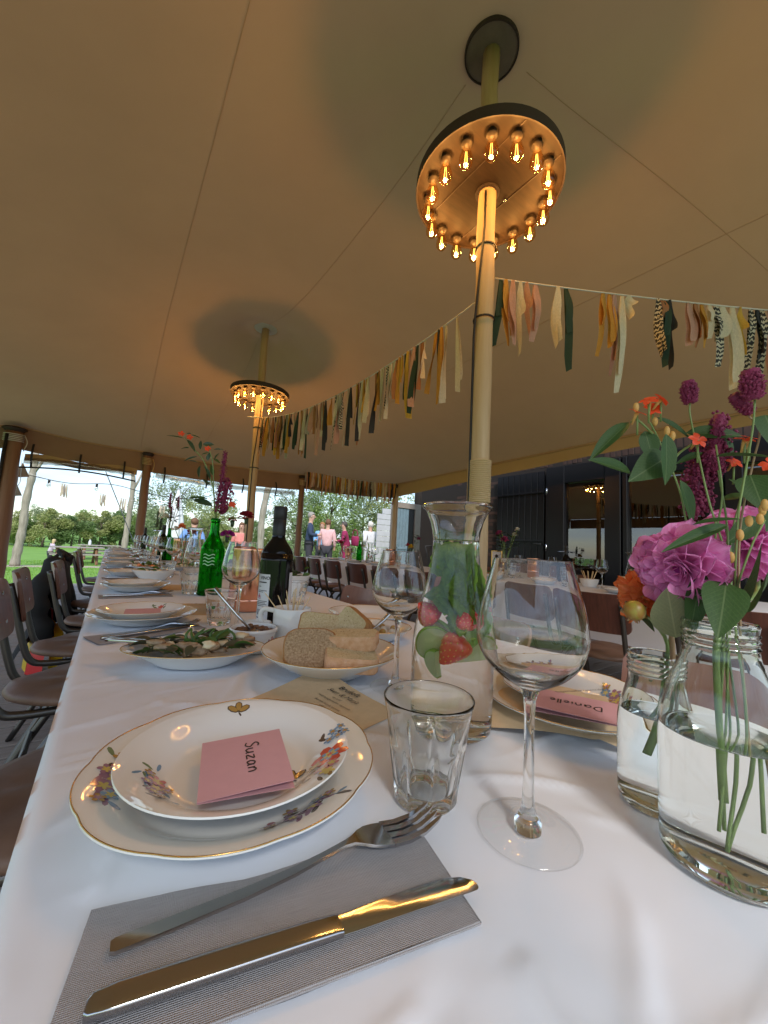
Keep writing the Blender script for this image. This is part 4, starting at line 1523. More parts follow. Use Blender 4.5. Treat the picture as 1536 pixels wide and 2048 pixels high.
def wine_glass(label, loc, group='wine glasses on the long table', seg=40):
    t = thing('wine_glass', label, 'wine glass', loc, 0, group)
    t_ = 0.0009
    outer = dens([(0.0085, 0.1125), (0.016, 0.1165), (0.028, 0.124), (0.039, 0.136), (0.0445, 0.150), (0.0448, 0.162), (0.0415, 0.182), (0.0355, 0.205), (0.0324, 0.217), (0.0318, 0.2195)], 3)
    inner = dens([(0.0312, 0.2195), (0.0318, 0.217), (0.0347, 0.205), (0.0407, 0.182), (0.044, 0.162), (0.0437, 0.1505), (0.0382, 0.1372), (0.0272, 0.1262), (0.0155, 0.1205), (0.006, 0.1185), (0.0, 0.118)], 3)
    rim = [(outer[-1][0] - 0.0001, 0.2199), (inner[0][0] + 0.0001, 0.2199)]
    stem = dens([(0.0105, 0.0085), (0.0062, 0.0155), (0.0046, 0.028), (0.0041, 0.055), (0.0041, 0.085), (0.0052, 0.104), (0.0085, 0.1125)], 3)
    foot = [(0.0385, 0.0), (0.0401, 0.0004), (0.0405, 0.0011), (0.0401, 0.0018), (0.0385, 0.0025), (0.028, 0.0036), (0.0165, 0.0058), (0.0109, 0.0084)]
    open_lathes(t, (('bowl', outer + rim + inner), ('stem', [(0, .0015), (.0105, .0015)] + stem)), seg)
    MB().lathe(foot, seg).build('foot', 'thin_clear', t, 'auto')
    return t


WGN = wine_glass('large empty wine glass in front, beside the tumbler', (0.300, 0.199, TZ + .0015), seg=72)
WG0 = wine_glass('empty wine glass behind the bread bowl, left of the carafe', (0.400, 0.511, TZ + .001))
dup(WG0, 'empty wine glass in front of the copper cooler', (0.272, 0.985, TZ + .001), 0.5)


def tumbler(label, loc, seg=72):
    t = thing('glass_tumbler', label, 'tumbler', loc, rng.uniform(0, .6), 'faceted glass tumblers')
    H = 0.092
    t.scale = (1, 1, .965)

    def mod(r_, z, a, i):
        k = max(0, min(1, (0.056 - z) / 0.004)) * max(0, min(1, (z - 0.006) / 0.01))
        c = abs(math.cos(4.5 * a))
        lim = 0.050 + 0.006 * (1 - c)
        f = max(0, min(1, (lim - z) / 0.005)) * max(0, min(1, (z - 0.004) / 0.008))
        return r_ - 0.0026 * f * (1 - (1 - c) ** 2) + 0.0006 * f, z
    prof = [(0.0, 0.002), (0.022, 0.002), (0.0262, 0.0), (0.0285, 0.003), (0.0288, 0.008), (0.0292, 0.013), (0.0302, 0.02), (0.0318, 0.03), (0.0334, 0.04), (0.0345, 0.047), (0.0352, 0.051), (0.0358, 0.055), (0.0362, 0.06), (0.0375, 0.07), (0.0398, 0.082), (0.0412, 0.088), (0.0418, 0.0905)]
    body = MB().lathe(prof + [(0.0419, 0.0918), (0.0412, 0.0926), (0.0406, 0.0918), (0.0399, 0.088), (0.0385, 0.082), (0.0361, 0.07), (0.0346, 0.06), (0.0328, 0.05), (0.0302, 0.035), (0.0280, 0.02), (0.026, 0.0135), (0.022, 0.0115), (0.0, 0.011)],
                      seg, mod=lambda r_, z, a, i: mod(r_, z, a, i) if i < 17 else (r_, z))
    body.build('glass_body', 'clear', t, 'auto')
    return t


TBN = tumbler('faceted glass tumbler in front of the carafe', (0.2555, 0.2745, TZ + .0015), 108)
TB0 = tumbler('faceted glass tumbler left of the spice bowl', (0.258, 1.10, TZ + .001))

PLATE_B = [(0, .006), (0.05, .006), (0.074, .0068), (0.083, .010), (0.095, .018), (0.110, .0245), (0.122, .0275)]
PLATE_S = [(0, .006), (0.04, .006), (0.056, .0068), (0.063, .010), (0.074, .0185), (0.087, .0255), (0.0975, .0292)]


def prof_z(prof, r_):
    return float(np.interp(r_, [a for a, b in prof], [b for a, b in prof]))


def plate(label, loc, prof, scal=0.0, gold=True, name='dinner_plate', group='stacked plates', seg=96, nsc=8, gap=None):
    t = thing(name, label, 'plate', loc, 0, group)
    Rm = prof[-1][0]
    up = dens(prof, 3)
    dn = [(Rm + 0.0006, prof[-1][1] - 0.0012)] + [(r_, z - 0.0042) for r_, z in reversed(prof[2:-1])] + [(0.055 / 0.125 * Rm * 1.1, 0.0), (0.05 / .125 * Rm * 1.1, 0.0), (0.047 / .125 * Rm * 1.1, 0.0025), (0, 0.0025)]

    def md(r_, z, a, i):
        k = max(0, (r_ / Rm - 0.62) / 0.38)
        c = abs(math.cos(nsc * a / 2 + 0.3)) ** 0.6
        return r_ * (1 + scal * k * (c - .6)), z + scal * 0.03 * k * (c - 0.6)
    MB().lathe(up + dn, seg, mod=md if scal else None).build('body', 'ceramic', t, 'auto')
    if gold:
        N = seg
        P = []
        for k in range(N + 1):
            a = 2 * PI * k / N
            rr_, zz = md(Rm, prof[-1][1], a, 0) if scal else (Rm, prof[-1][1])
            P.append((rr_ * math.cos(a), rr_ * math.sin(a), zz + 0.0002))
        MB().tube(P, 0.00055, 5, cap=False).build('gold_rim', 'gold', t, True)
    return t


def petal_poly(m, prof, cx, cy_, L, W_, ang, mname, lift):
    """thin printed petal lying on the plate surface"""
    ca, sa = math.cos(ang), math.sin(ang)
    loop = []
    N = 8
    for k in range(N):
        a = 2 * PI * k / N
        x, y = L * (0.5 + 0.5 * math.cos(a)), W_ * 0.5 * math.sin(a) * (1 + 0.2 * math.cos(a))
        X_, Y_ = cx + x * ca - y * sa, cy_ + x * sa + y * ca
        loop.append((X_, Y_, prof_z(prof, math.hypot(X_, Y_)) + lift))
    xm, ym = sum(p_[0] for p_ in loop) / N, sum(p_[1] for p_ in loop) / N
    vs = loop + [(xm, ym, prof_z(prof, math.hypot(xm, ym)) + lift)]
    m.add(vs, [(k, (k + 1) % N, N) for k in range(N)], mname)


def print_spray(t, prof, r_, ang, sc, style, seed):
    """printed flower spray on a plate, centred at polar (r_, ang)"""
    q = random.Random(seed)
    m = MB()
    cx, cy_ = r_ * math.cos(ang), r_ * math.sin(ang)
    tang = ang + PI / 2
    lift = 0.0004

    def flower(x, y, s_, petals, col, mid):
        nonlocal lift
        for k in range(petals):
            petal_poly(m, prof, x, y, s_, s_ * .62, 2 * PI * k / petals + 0.4, col, lift)
        lift += 0.00012
        for k in range(petals):
            petal_poly(m, prof, x, y, s_ * .55, s_ * .3, 2 * PI * k / petals + 0.4 + PI / petals, mid, lift)
        lift += 0.00012
    al = lambda d, e: (cx + d * math.cos(tang) + e * math.cos(ang), cy_ + d * math.sin(tang) + e * math.sin(ang))
    if style == 'red':
        flower(*al(0, 0), 0.017 * sc, 6, 'print_red', 'print_blue')
        flower(*al(0, 0), 0.006 * sc, 5, 'print_yellow', 'print_red')
        for d, e in ((0.028, 0.004), (0.036, -0.002), (0.042, 0.005), (0.032, 0.010), (0.024, -0.004)):
            flower(*al(d * sc, e * sc), 0.0055 * sc, 5, 'print_blue', 'print_ochre')
        for d, e, c in ((-0.022, 0.004, 'print_pink'), (-0.03, -0.003, 'print_pink'), (-0.014, -0.012, 'print_ochre'), (-0.038, 0.002, 'print_yellow')):
            flower(*al(d * sc, e * sc), 0.007 * sc, 5, c, 'print_yellow')
        for k in range(9):
            d, e = q.uniform(-.04, .045), q.uniform(-.012, .014)
            petal_poly(m, prof, *al(d * sc, e * sc), 0.010 * sc, 0.0042 * sc, q.uniform(0, 6.3), q.choice(['print_green', 'print_ochre', 'print_dark', 'print_blue']), 0.0003)
    elif style == 'purple':
        for d, e, s_, c in ((0, 0, .010, 'print_purple'), (0.011, 0.004, .008, 'print_purple'), (-0.012, -0.003, .009, 'print_pink'), (-0.006, 0.007, .006, 'print_purple'), (0.02, -0.002, .006, 'print_blue'), (-0.021, 0.002, .0055, 'print_ochre'), (0.027, 0.003, .005, 'print_ochre'), (0.004, -0.009, .006, 'print_ochre')):
            flower(*al(d * sc, e * sc), s_ * sc, 5, c, 'print_yellow' if c != 'print_ochre' else 'print_purple')
        for k in range(12):
            d, e = q.uniform(-.03, .03), q.uniform(-.010, .010)
            petal_poly(m, prof, *al(d * sc, e * sc), 0.012 * sc, 0.0035 * sc, tang + q.uniform(-1, 1) + PI * q.randrange(2), q.choice(['print_green', 'print_blue', 'print_dark', 'print_purple']), 0.0003)
    elif style == 'leaf':
        for a in (0.3, 2.3, 1.3):
            petal_poly(m, prof, cx, cy_, 0.014 * sc, 0.008 * sc, a, 'print_dark', 0.0003)
            petal_poly(m, prof, cx + .0012 * math.cos(a), cy_ + .0012 * math.sin(a), 0.0115 * sc, 0.0058 * sc, a, 'print_ochre', 0.0005)
        petal_poly(m, prof, cx, cy_, 0.006 * sc, 0.002 * sc, -1.3, 'print_dark', 0.0004)
    elif style == 'pinkdot':
        flower(cx, cy_, 0.008 * sc, 6, 'print_pink', 'print_red')
        for k in range(5):
            petal_poly(m, prof, cx + q.uniform(-.016, .016) * sc, cy_ + q.uniform(-.012, .012) * sc, 0.011 * sc, 0.004 * sc, q.uniform(0, 6.3), 'print_green', 0.0003)
    return m.build('flower_print', None, t, True)


def fork(parent_label, loc, rz, tilt=0.0, name='fork', group='forks beside the plates'):
    t = thing(name, parent_label, 'fork', loc, rz, group)
    # along +X: handle end at 0, tips at .215
    N = 26
    prof = [(0.0, .0036, .0004), (0.0025, .0047, .0004), (0.03, .0047, .0005), (0.07, .0042, .0012), (0.10, .0034, .0030), (0.122, .0027, .0062), (0.136, .0027, .0084), (0.143, .0040, .0089), (0.149, .0076, .0086), (0.156, .0108, .0074), (0.164, .0122, .0058), (0.172, .0126, .0042)]
    vs, fs = [], []
    for x, w, z in prof:
        th = 0.0019 if x < .12 else 0.0018
        b = min(.0005, w * .3)
        vs += [(x, -w, z), (x, -w + b, z + th), (x, w - b, z + th), (x, w, z), (x, w - b, z - .0002), (x, -w + b, z - .0002)]
    for k in range(len(prof) - 1):
        for j in range(6):
            a, b = k * 6 + j, k * 6 + (j + 1) % 6
            fs.append((a, b, b + 6, a + 6))
    fs += [(5, 4, 3, 2, 1, 0), tuple((len(prof) - 1) * 6 + j for j in range(6))]
    MB().add(vs, fs).build('handle', 'steel', t, 'auto')
    for k in range(4):
        y = -0.0102 + 0.0068 * k
        P = [(0.1715, y, .0053), (0.185, y * .99, .0034), (0.20, y * .94, .0042), (0.212, y * .9, .0085), (0.2165, y * .88, .0108)]
        m = MB()
        vs, fs = [], []
        for i, (x, yy, z) in enumerate(P):
            w = (0.0025, .0023, .002, .0015, .0006)[i]
            th = (0.0024, .0024, .0022, .0018, .0008)[i]
            vs += [(x, yy - w, z - th / 2), (x, yy - w, z + th / 2), (x, yy + w, z + th / 2), (x, yy + w, z - th / 2)]
        for i in range(4):
            for j in range(4):
                a, b = i * 4 + j, i * 4 + (j + 1) % 4
                fs.append((a, b, b + 4, a + 4))
        fs += [(3, 2, 1, 0), (16, 17, 18, 19)]
        m.add(vs, fs).build('tine', 'steel', t, 'auto')
    return t


def knife(label, loc, rz, group='knives beside the plates'):
    t = thing('table_knife', label, 'knife', loc, rz, group)
    prof = [(0.0, .0035, .0046), (0.002, .0052, .0056), (0.012, .0062, .0060), (0.06, .0064, .0060), (0.10, .0062, .0056), (0.118, .0060, .0050), (0.1215, .0058, .0044)]
    vs, fs = [], []
    for x, w, h in prof:
        for k in range(24):
            a = 2 * PI * k / 24
            c, s_ = math.cos(a), math.sin(a)
            e = lambda q: math.copysign(abs(q) ** 0.38, q)
            vs.append((x, w * e(c), h / 2 + h / 2 * e(s_)))
    for k in range(len(prof) - 1):
        for j in range(24):
            a, b = k * 24 + j, k * 24 + (j + 1) % 24
            fs.append((a, b, b + 24, a + 24))
    fs += [tuple(range(24))[::-1], tuple((len(prof) - 1) * 24 + j for j in range(24))]
    MB().add(vs, fs).build('handle', 'steel', t, 'auto')
    bl = [(0.1205, -.0050, .0050), (0.127, -.0052, .0052), (0.133, -.0062, .0052), (0.15, -.0080, .0052), (0.175, -.0095, .0053), (0.195, -.0093, .0055), (0.206, -.0068, .0058), (0.212, -.0020, .0055), (0.2135, .002, .0045)]
    vs, fs = [], []
    for x, a, b in [(x, -b, -a) for x, a, b in bl]:
        m_ = (a + b) / 2
        th = max(.0006, .0024 * (1 - (x - .12) / .11))
        q_ = min(1, (x - .12) / .014)
        vs += [(x, a, .0018), (x, m_ - (b - a) * .2, .0019 + th), (x, b - (b - a) * .12, .0021 + th * 1.1), (x, b, .0019), (x, m_, .0009)]
    for k in range(len(bl) - 1):
        for j in range(5):
            a, b = k * 5 + j, k * 5 + (j + 1) % 5
            fs.append((a, b, b + 5, a + 5))
    fs += [(4, 3, 2, 1, 0), tuple((len(bl) - 1) * 5 + j for j in range(5))]
    MB().add(vs, fs).build('blade', 'steel', t, 'auto')
    return t


def napkin(label, loc, rz, L=0.218, Wd=0.082, group='grey napkins'):
    t = thing('napkin', label, 'napkin', loc, rz, group)
    for k in range(2):
        z0 = 0.0008 + k * 0.0016
        m = MB()
        m.grid(36, 14, lambda u, v: (u * L + (0.0016 * (1 - k)) * (v - .5), -Wd / 2 + v * Wd + 0.0022 * math.sin(u * 9 + k) * (1 if v > .5 else .4), z0 + 0.0011 * math.sin(u * 7 + 1 + k) * v * v + 0.0006 * noise2(u, v, 6, k)))
        m.build('top_layer' if k else 'bottom_layer', 'napkin', t, True)
    m = MB()
    m.grid(36, 6, lambda u, v: (u * L, -Wd / 2 - 0.0012 * math.sin(PI * v), 0.0006 + 0.0022 * v + 0.0))
    m.build('folded_edge', 'napkin', t, True)
    m = MB()
    m.grid(14, 6, lambda u, v: (L + 0.0012 * math.sin(PI * v), -Wd / 2 + u * Wd, 0.0006 + 0.0022 * v))
    m.build('folded_edge', 'napkin', t, True)
    return t


def menu(label, loc, rz, w=0.148, h=0.21, text=True, curl=0.0, group='kraft paper menus'):
    t = thing('menu_sheet', label, 'menu', loc, rz, group)

    def f(u, v):
        z = 0.0014 + curl * 0.022 * max(0, (1 - u) * .6 + v * .75 - .62) ** 2 * 2.2 + 0.0006 * math.sin(u * 5 + v * 3)
        return ((u - .5) * w, (v - .5) * h, z)
    MB().grid(16, 20, f).build('paper', 'kraft', t, True)
    if text:
        for s_, sz, y, bo, shr in (('Bruiloft', 0.0135, 0.086, 0.0002, 0.1), ('Sven & Marja', 0.0118, 0.073, 0.0, 0.45), ('op tafel', 0.0058, 0.0635, 0.0, 0.2), ('Brood huisgemaakte tapenade', 0.0058, 0.056, 0.0, 0.2), ('Burrata rucola tomaat', 0.0058, 0.0455, 0.0, 0.2), ('olijven', 0.0058, 0.0385, 0, .2)):
            put('print', text_mesh('print', s_, sz, bo, shr), t, (0, y, 0.0036 + (curl * 0.0055 * max(0, (y - .04) / .035)))).rotation_euler = (0.06 * curl, 0.05 * curl, 0)
    return t


def strokes(parent, lines, loc, rz, sc, r_=0.0006):
    """handwriting as flat ribbons"""
    m = MB()
    for ln in lines:
        P = smooth_path([(a, b, 0) for a, b in ln], 5)
        vs, fs = [], []
        for k, q in enumerate(P):
            d_ = (P[min(k + 1, len(P) - 1)] - P[max(k - 1, 0)]).normalized()
            w = r_ / sc * (1.0 + 0.5 * abs(d_.y))
            nx, ny = -d_.y * w, d_.x * w
            vs += [(q.x + nx, q.y + ny, 0), (q.x - nx, q.y - ny, 0)]
        for k in range(len(P) - 1):
            fs.append((2 * k, 2 * k + 1, 2 * k + 3, 2 * k + 2))
        m.add([(a * sc, b * sc, 0) for a, b, c in vs], fs)
    o = m.build('handwriting', 'ink', parent, False)
    return o


SUZAN = [[(.75, .9), (.45, 1.0), (.15, .8), (.4, .55), (.7, .35), (.45, .02), (.05, .12)], [(1.0, .55), (1.0, .2), (1.2, .02), (1.5, .2), (1.55, .55)], [(1.55, .55), (1.55, .1), (1.65, .0)],
         [(1.9, .52), (2.4, .52), (1.9, .05), (2.45, .03)], [(3.2, .45), (2.95, .55), (2.72, .3), (2.85, .02), (3.15, .15), (3.22, .5)], [(3.22, .5), (3.22, .1), (3.35, .02)], [(3.6, .5), (3.6, .02)], [(3.6, .35), (3.85, .55), (4.05, .4), (4.08, .02)]]
DAN = [[(.1, 1), (.1, 0), (.5, .1), (.75, .5), (.5, .9), (.1, 1)], [(1.5, .45), (1.25, .55), (1.02, .3), (1.15, .02), (1.45, .15), (1.52, .5), (1.55, .02)], [(1.9, .5), (1.9, .02)], [(1.9, .35), (2.15, .55), (2.35, .4), (2.38, .02)],
       [(2.7, .5), (2.7, .02)], [(2.7, .75), (2.72, .78)], [(3.0, .3), (3.4, .35), (3.25, .55), (3.02, .3), (3.2, .02), (3.5, .1)], [(3.75, 1), (3.75, .0)], [(4.0, 1), (4.0, .0)], [(4.3, .3), (4.7, .35), (4.55, .55), (4.32, .3), (4.5, .02), (4.8, .1)]]


def name_card(label, loc, rz, w, h, lines, tloc, trz, tsc, tilt, open_=0.12, ty=0.0, group='pink place cards'):
    """card folded along its -X edge, lying open a little; top panel in XY plane, tilted about X by tilt"""
    t = thing('place_card', label, 'card', loc, rz, group)
    t.rotation_euler = (tilt, ty, rz)
    p1 = MB().box((w / 2, h / 2, 0.0), (w, h, 0.0005))
    o1 = p1.build('front_panel', 'pink_card', t, False)
    o2 = MB().box((w / 2, h / 2, 0.0), (w, h, 0.0005)).build('back_panel', 'pink_card', t, False)
    o2.rotation_euler = (0, open_, 0)
    o2.location = (0.0002, 0.0, -0.0008)
    if lines:
        s_ = strokes(t, lines, None, 0, tsc)
        s_.location = (*tloc, 0.0006)
        s_.rotation_euler = (0, 0, trz)
    return t
# ------------------------------------------------------------------ nearest place setting
def polar(c, p_):
    return math.hypot(p_[0] - c[0], p_[1] - c[1]), math.atan2(p_[1] - c[1], p_[0] - c[0])


cb, cs = (0.1175, 0.378), (0.1165, 0.374)
P1 = plate('large scalloped dinner plate with gold rim in front', (*cb, TZ + .0025), PLATE_B, scal=0.022, nsc=10, seg=160)
for p_, st, sc, sd in (((0.022, 0.402), 'purple', 1.25, 1), ((0.135, 0.290), 'purple', 1.15, 2), ((0.15, 0.46), 'purple', 1.0, 3)):
    r_, a_ = polar(cb, p_)
    print_spray(P1, PLATE_B, min(r_, .097), a_, sc, st, sd)
P2 = plate('smaller white side plate with red flower print in front', (*cs, TZ + .0100), PLATE_S, gold=False, name='side_plate', seg=96)
for p_, st, sc, sd in (((0.184, 0.327), 'red', 1.0, 4), ((0.050, 0.368), 'purple', 0.85, 5), ((0.136, 0.455), 'leaf', 1.0, 6), ((0.152, 0.335), 'leaf', 1.1, 8)):
    r_, a_ = polar(cs, p_)
    print_spray(P2, PLATE_S, min(r_, .085), a_, sc, st, sd)
name_card('pink place card reading Suzan on the front plate', (0.0705, 0.3185, TZ + 0.0315), -0.22, 0.071, 0.090, SUZAN, (0.037, 0.074), -PI / 2, 0.0120, 0.0, open_=0.07, ty=-0.06)
menu('kraft menu sheet under the front plate reading Bruiloft', (0.222, 0.482, TZ), -1.333, w=0.165, h=0.21, curl=1.0)
NAP_A = math.atan2(0.246 - 0.294, 0.222 - 0.012)
napkin('grey folded napkin under knife and fork in front', (0.0027, 0.2536, TZ + .0014), -0.2284, L=0.2155, Wd=0.079)
fk = fork('steel fork on the front napkin', (0.0209, 0.2609, TZ + .0048), -0.0857, group='forks beside the plates')
kn = knife('steel table knife on the front napkin', (0.0115, 0.2326, TZ + .0050), -0.2267)

# facing place setting on the right
cD = (0.5716, 0.3103)
PD = plate('scalloped dinner plate half under the curled menu at right', (cD[0] - 0.012, cD[1], TZ + .0025), PLATE_B, scal=0.03, nsc=10, seg=96)
PD2 = plate('side plate with purple flower print at right, card on it', (*cD, TZ + .0100), PLATE_S, scal=0.02, nsc=12, name='side_plate', seg=96)
for p_, st, sc, sd in (((0.622, 0.272), 'purple', 1.2, 12), ((0.585, 0.365), 'purple', 1.0, 13), ((0.50, 0.34), 'leaf', .9, 14)):
    r_, a_ = polar(cD, p_)
    print_spray(PD2, PLATE_S, min(r_, .085), a_, sc, st, sd)
name_card('pink place card reading Danielle on the right plate', (0.548, 0.230, TZ + 0.0425), 2.02, 0.110, 0.062, DAN, (0.024, 0.024), 0, 0.0125, -0.06, open_=0.05)
tm = thing('menu_sheet', 'curled kraft menu sheet lying over the right plate edge', 'menu', (0.51, 0.29, TZ), 0, 'kraft paper menus')


def mD(u, v):
    a, b = Vector((0.408, 0.338)), Vector((0.512, 0.205))      # near long edge
    n_ = Vector((0.79, 0.61))
    q_ = a.lerp(b, v) + n_ * (u * 0.12)
    z = 0.003 + 0.030 * math.sin(PI * min(1, 0.05 + v * 0.75)) * (0.35 + 0.65 * u) + 0.012 * (1 - v) * math.sin(u * PI)
    if v > .75:
        z = max(0.0035 + 0.024 * u, z * (1 - (v - .75) * 3.0) + 0.0035)
    return (q_.x - 0.51, q_.y - 0.29, z)


MB().grid(14, 24, mD).build('paper', 'kraft', tm, True)
o_ = put('print', text_mesh('print', 'Brood huisgemaakte tapenade', 0.0062, 0, .2), tm, (0.012, -0.005, 0.046))
o_.rotation_euler = (0.22, -0.2, -0.9)

# ------------------------------------------------------------------ carafe with fruit water
CX_, CY_ = 0.378, 0.365
car = thing('water_carafe', 'flared glass carafe of water with mint and strawberries', 'carafe', (CX_, CY_, TZ + .001))
co = [(0.0, 0.004), (0.03, 0.003), (0.043, 0.0), (0.0475, 0.004), (0.049, 0.012), (0.0495, 0.05), (0.0495, 0.095), (0.0482, 0.118), (0.0450, 0.142), (0.0400, 0.163), (0.0345, 0.185), (0.0308, 0.205), (0.0292, 0.222), (0.0288, 0.238), (0.0300, 0.250), (0.0330, 0.263), (0.0375, 0.274), (0.0400, 0.279), (0.0432, 0.281), (0.0442, 0.2835), (0.0432, 0.286)]
ci = [(0.0405, 0.2855), (0.0385, 0.281), (0.0355, 0.274), (0.0310, 0.263), (0.0280, 0.250), (0.0268, 0.238), (0.0272, 0.222), (0.0288, 0.205), (0.0325, 0.185), (0.0380, 0.163), (0.0430, 0.142), (0.0462, 0.118), (0.0475, 0.095), (0.0475, 0.05), (0.047, 0.016), (0.043, 0.010), (0.03, 0.0085), (0.0, 0.009)]
def vessel(t, co_, ci_, wl, mname, seg=72):
    """glass shell plus water: the wetted inner wall belongs to the water mesh so that each interface is met once"""
    zs, rs = [z for r_, z in ci_][::-1], [r_ for r_, z in ci_][::-1]
    rw = float(np.interp(wl, zs, rs))
    dry = [(r_, z) for r_, z in ci_ if z > wl + 1e-4] + [(rw, wl)]
    wet = [(rw, wl)] + [(r_, z) for r_, z in ci_ if z < wl - 1e-4]
    MB().lathe(co_ + dry, seg).build('glass_body', mname, t, 'auto')
    m_ = MB()
    m_.lathe(wet, seg, 'wet_wall')
    m_.lathe([(rw, wl), (rw - .0006, wl - .0007), (rw - .002, wl - .0011), (0, wl - .0012)], seg, 'water')
    m_.build('water', None, t, 'auto')


co = [(r_ * 1.06, z) for r_, z in co]
ci = [(r_ * 1.06, z) for r_, z in ci]
vessel(car, co, ci, .239, 'clear')
wtr = [(0.0, 0.0085), (0.03, 0.008), (0.0436, 0.0095), (0.0477, 0.016), (0.0482, 0.05), (0.0482, 0.095), (0.0469, 0.118), (0.0437, 0.142), (0.0387, 0.163), (0.0332, 0.185), (0.0295, 0.205), (0.0279, 0.222), (0.0275, 0.2385), (0.0268, 0.2392), (0.0, 0.2390)]


def strawberry(label, p_, s_, rot):
    t = thing('strawberry', label, 'strawberry', (CX_ + p_[0], CY_ + p_[1], TZ + p_[2]), 0, 'strawberries in the carafe')
    t.rotation_euler = rot
    pr = [(0, -1.25), (0.22, -1.12), (0.5, -0.7), (0.78, -0.1), (0.9, 0.35), (0.75, 0.68), (0.35, 0.82), (0, 0.8)]
    MB().lathe([(a * s_, b * s_) for a, b in dens(pr, 2)], 20).build('berry', 'strawberry', t, True)
    m = MB()
    for k in range(60):
        z_ = -1.1 + 1.7 * (k + .5) / 60
        a = k * 2.399
        r_ = float(np.interp(z_, [-1.25, -1.12, -.7, -.1, .35, .68], [0, .22, .5, .78, .9, .75])) * s_ * 1.0
        m.ball((r_ * math.cos(a), r_ * math.sin(a), z_ * s_), (s_ * .045, s_ * .045, s_ * .07), seg=5, rings=3)
    m.build('seeds', 'seed', t, True)


strawberry('red strawberry lowest in the carafe', (-0.016, -0.018, 0.106), 0.0195, (0.4, 0.5, 0))
strawberry('red strawberry at the left wall of the carafe', (-0.025, 0.016, 0.142), 0.0175, (2.2, 0.2, 1))
strawberry('red strawberry in the middle of the carafe', (-0.004, -0.020, 0.138), 0.0165, (1.4, 0.8, 2))
strawberry('red strawberry at the right of the carafe', (0.022, -0.012, 0.141), 0.0155, (1.9, -0.6, 0.5))


def slice_(label, p_, r_, rot, half=True, th=0.004):
    t = thing('fruit_slice', label, 'fruit slice', (CX_ + p_[0], CY_ + p_[1], TZ + p_[2]), 0, 'green fruit slices in the carafe')
    t.rotation_euler = rot
    n_ = 24
    a1 = PI if half else 2 * PI
    vs, fs = [(0, 0, th / 2), (0, 0, -th / 2)], []
    for k in range(n_ + 1):
        a = a1 * k / n_
        for z_ in (th / 2, -th / 2):
            vs.append((r_ * math.cos(a), r_ * math.sin(a), z_))
    for k in range(n_):
        b = 2 + 2 * k
        fs += [(0, b, b + 2), (1, b + 3, b + 1)]
    if half:
        fs += [(0, 1, 3, 2), (1, 0, 2 + 2 * n_, 3 + 2 * n_)]
    MB().add(vs, fs).build('flesh', 'lime_flesh', t, False)
    P = [(r_ * math.cos(a1 * k / n_), r_ * math.sin(a1 * k / n_), 0) for k in range(n_ + 1)]
    vs, fs = [], []
    for k in range(n_ + 1):
        a = a1 * k / n_
        for rr_, z_ in ((r_, th * .55), (r_ + .0016, th * .4), (r_ + .0016, -th * .4), (r_, -th * .55)):
            vs.append((rr_ * math.cos(a), rr_ * math.sin(a), z_))
    for k in range(n_):
        for j in range(4):
            b, c = k * 4 + j, k * 4 + (j + 1) % 4
            fs.append((b, c, c + 4, b + 4))
    MB().add(vs, fs).build('peel', 'lime', t, True)


slice_('lime slice lying tilted at the left of the carafe', (-0.026, 0.004, 0.108), 0.021, (1.2, 0.5, 2.2), False)
slice_('lime wedge at the bottom of the floating fruit', (-0.030, -0.008, 0.086), 0.017, (0.5, 1.2, 0.4), True, .007)
slice_('large pale apple slice at the right of the carafe', (0.010, -0.024, 0.092), 0.028, (1.25, 0.15, -0.6 + PI), True, .006)
slice_('lime slice behind the strawberries', (0.0, 0.012, 0.120), 0.024, (0.7, 0.3, 1.0), False)

ml = leaf_mesh('mint', 'mint', fold=0.35, bend=0.18, wmax=.40, n=10, ser=0.09)
for sidx, (lab, base, top, nl, seed) in enumerate((('mint sprig at the left inside the carafe', (-0.012, -0.012, 0.10), (-0.014, -0.004, 0.232), 40, 3), ('mint sprig at the right inside the carafe', (0.010, -0.014, 0.09), (0.008, -0.004, 0.222), 40, 4))):
    t = thing('mint_sprig', lab, 'mint sprig', (CX_, CY_, TZ), 0, 'mint sprigs in the carafe')
    q = random.Random(seed)
    A, B = Vector(base), Vector(top)
    path = smooth_path([A, A.lerp(B, .35) + Vector((.006, -.004, 0)), A.lerp(B, .7) - Vector((.004, 0.002, 0)), B], 5)
    MB().tube(path, 0.0013, 6).build('stem', 'stem', t, True)
    for k in range(nl):
        u = 0.40 + 0.6 * k / nl
        b = path[min(len(path) - 1, int(u * (len(path) - 1)))]
        rmax = float(np.interp(b.z, (0.1, 0.142, 0.163, 0.185, 0.205, 0.235), (0.046, 0.040, 0.036, 0.030, 0.027, 0.025)))
        a = (k * 2.4 + seed) if k % 3 == 0 else q.uniform(-3.3, -1.2)
        L = q.uniform(.040, .062) * (1 if u < .85 else .7)
        tip = b + Vector((math.cos(a), math.sin(a), q.uniform(-1.2, .9))).normalized() * L
        rr_ = math.hypot(tip.x, tip.y)
        if rr_ > rmax:
            tip.x *= rmax / rr_
            tip.y *= rmax / rr_
            tip.z += (rr_ - rmax) * 0.6
        if tip.z > 0.236:
            tip.z = 0.236
        put('leaf', ml, t, Mx=leaf_matrix(b, tip, L * .68, q.uniform(-.7, .7), Vector((-.7, -.65, .4))))

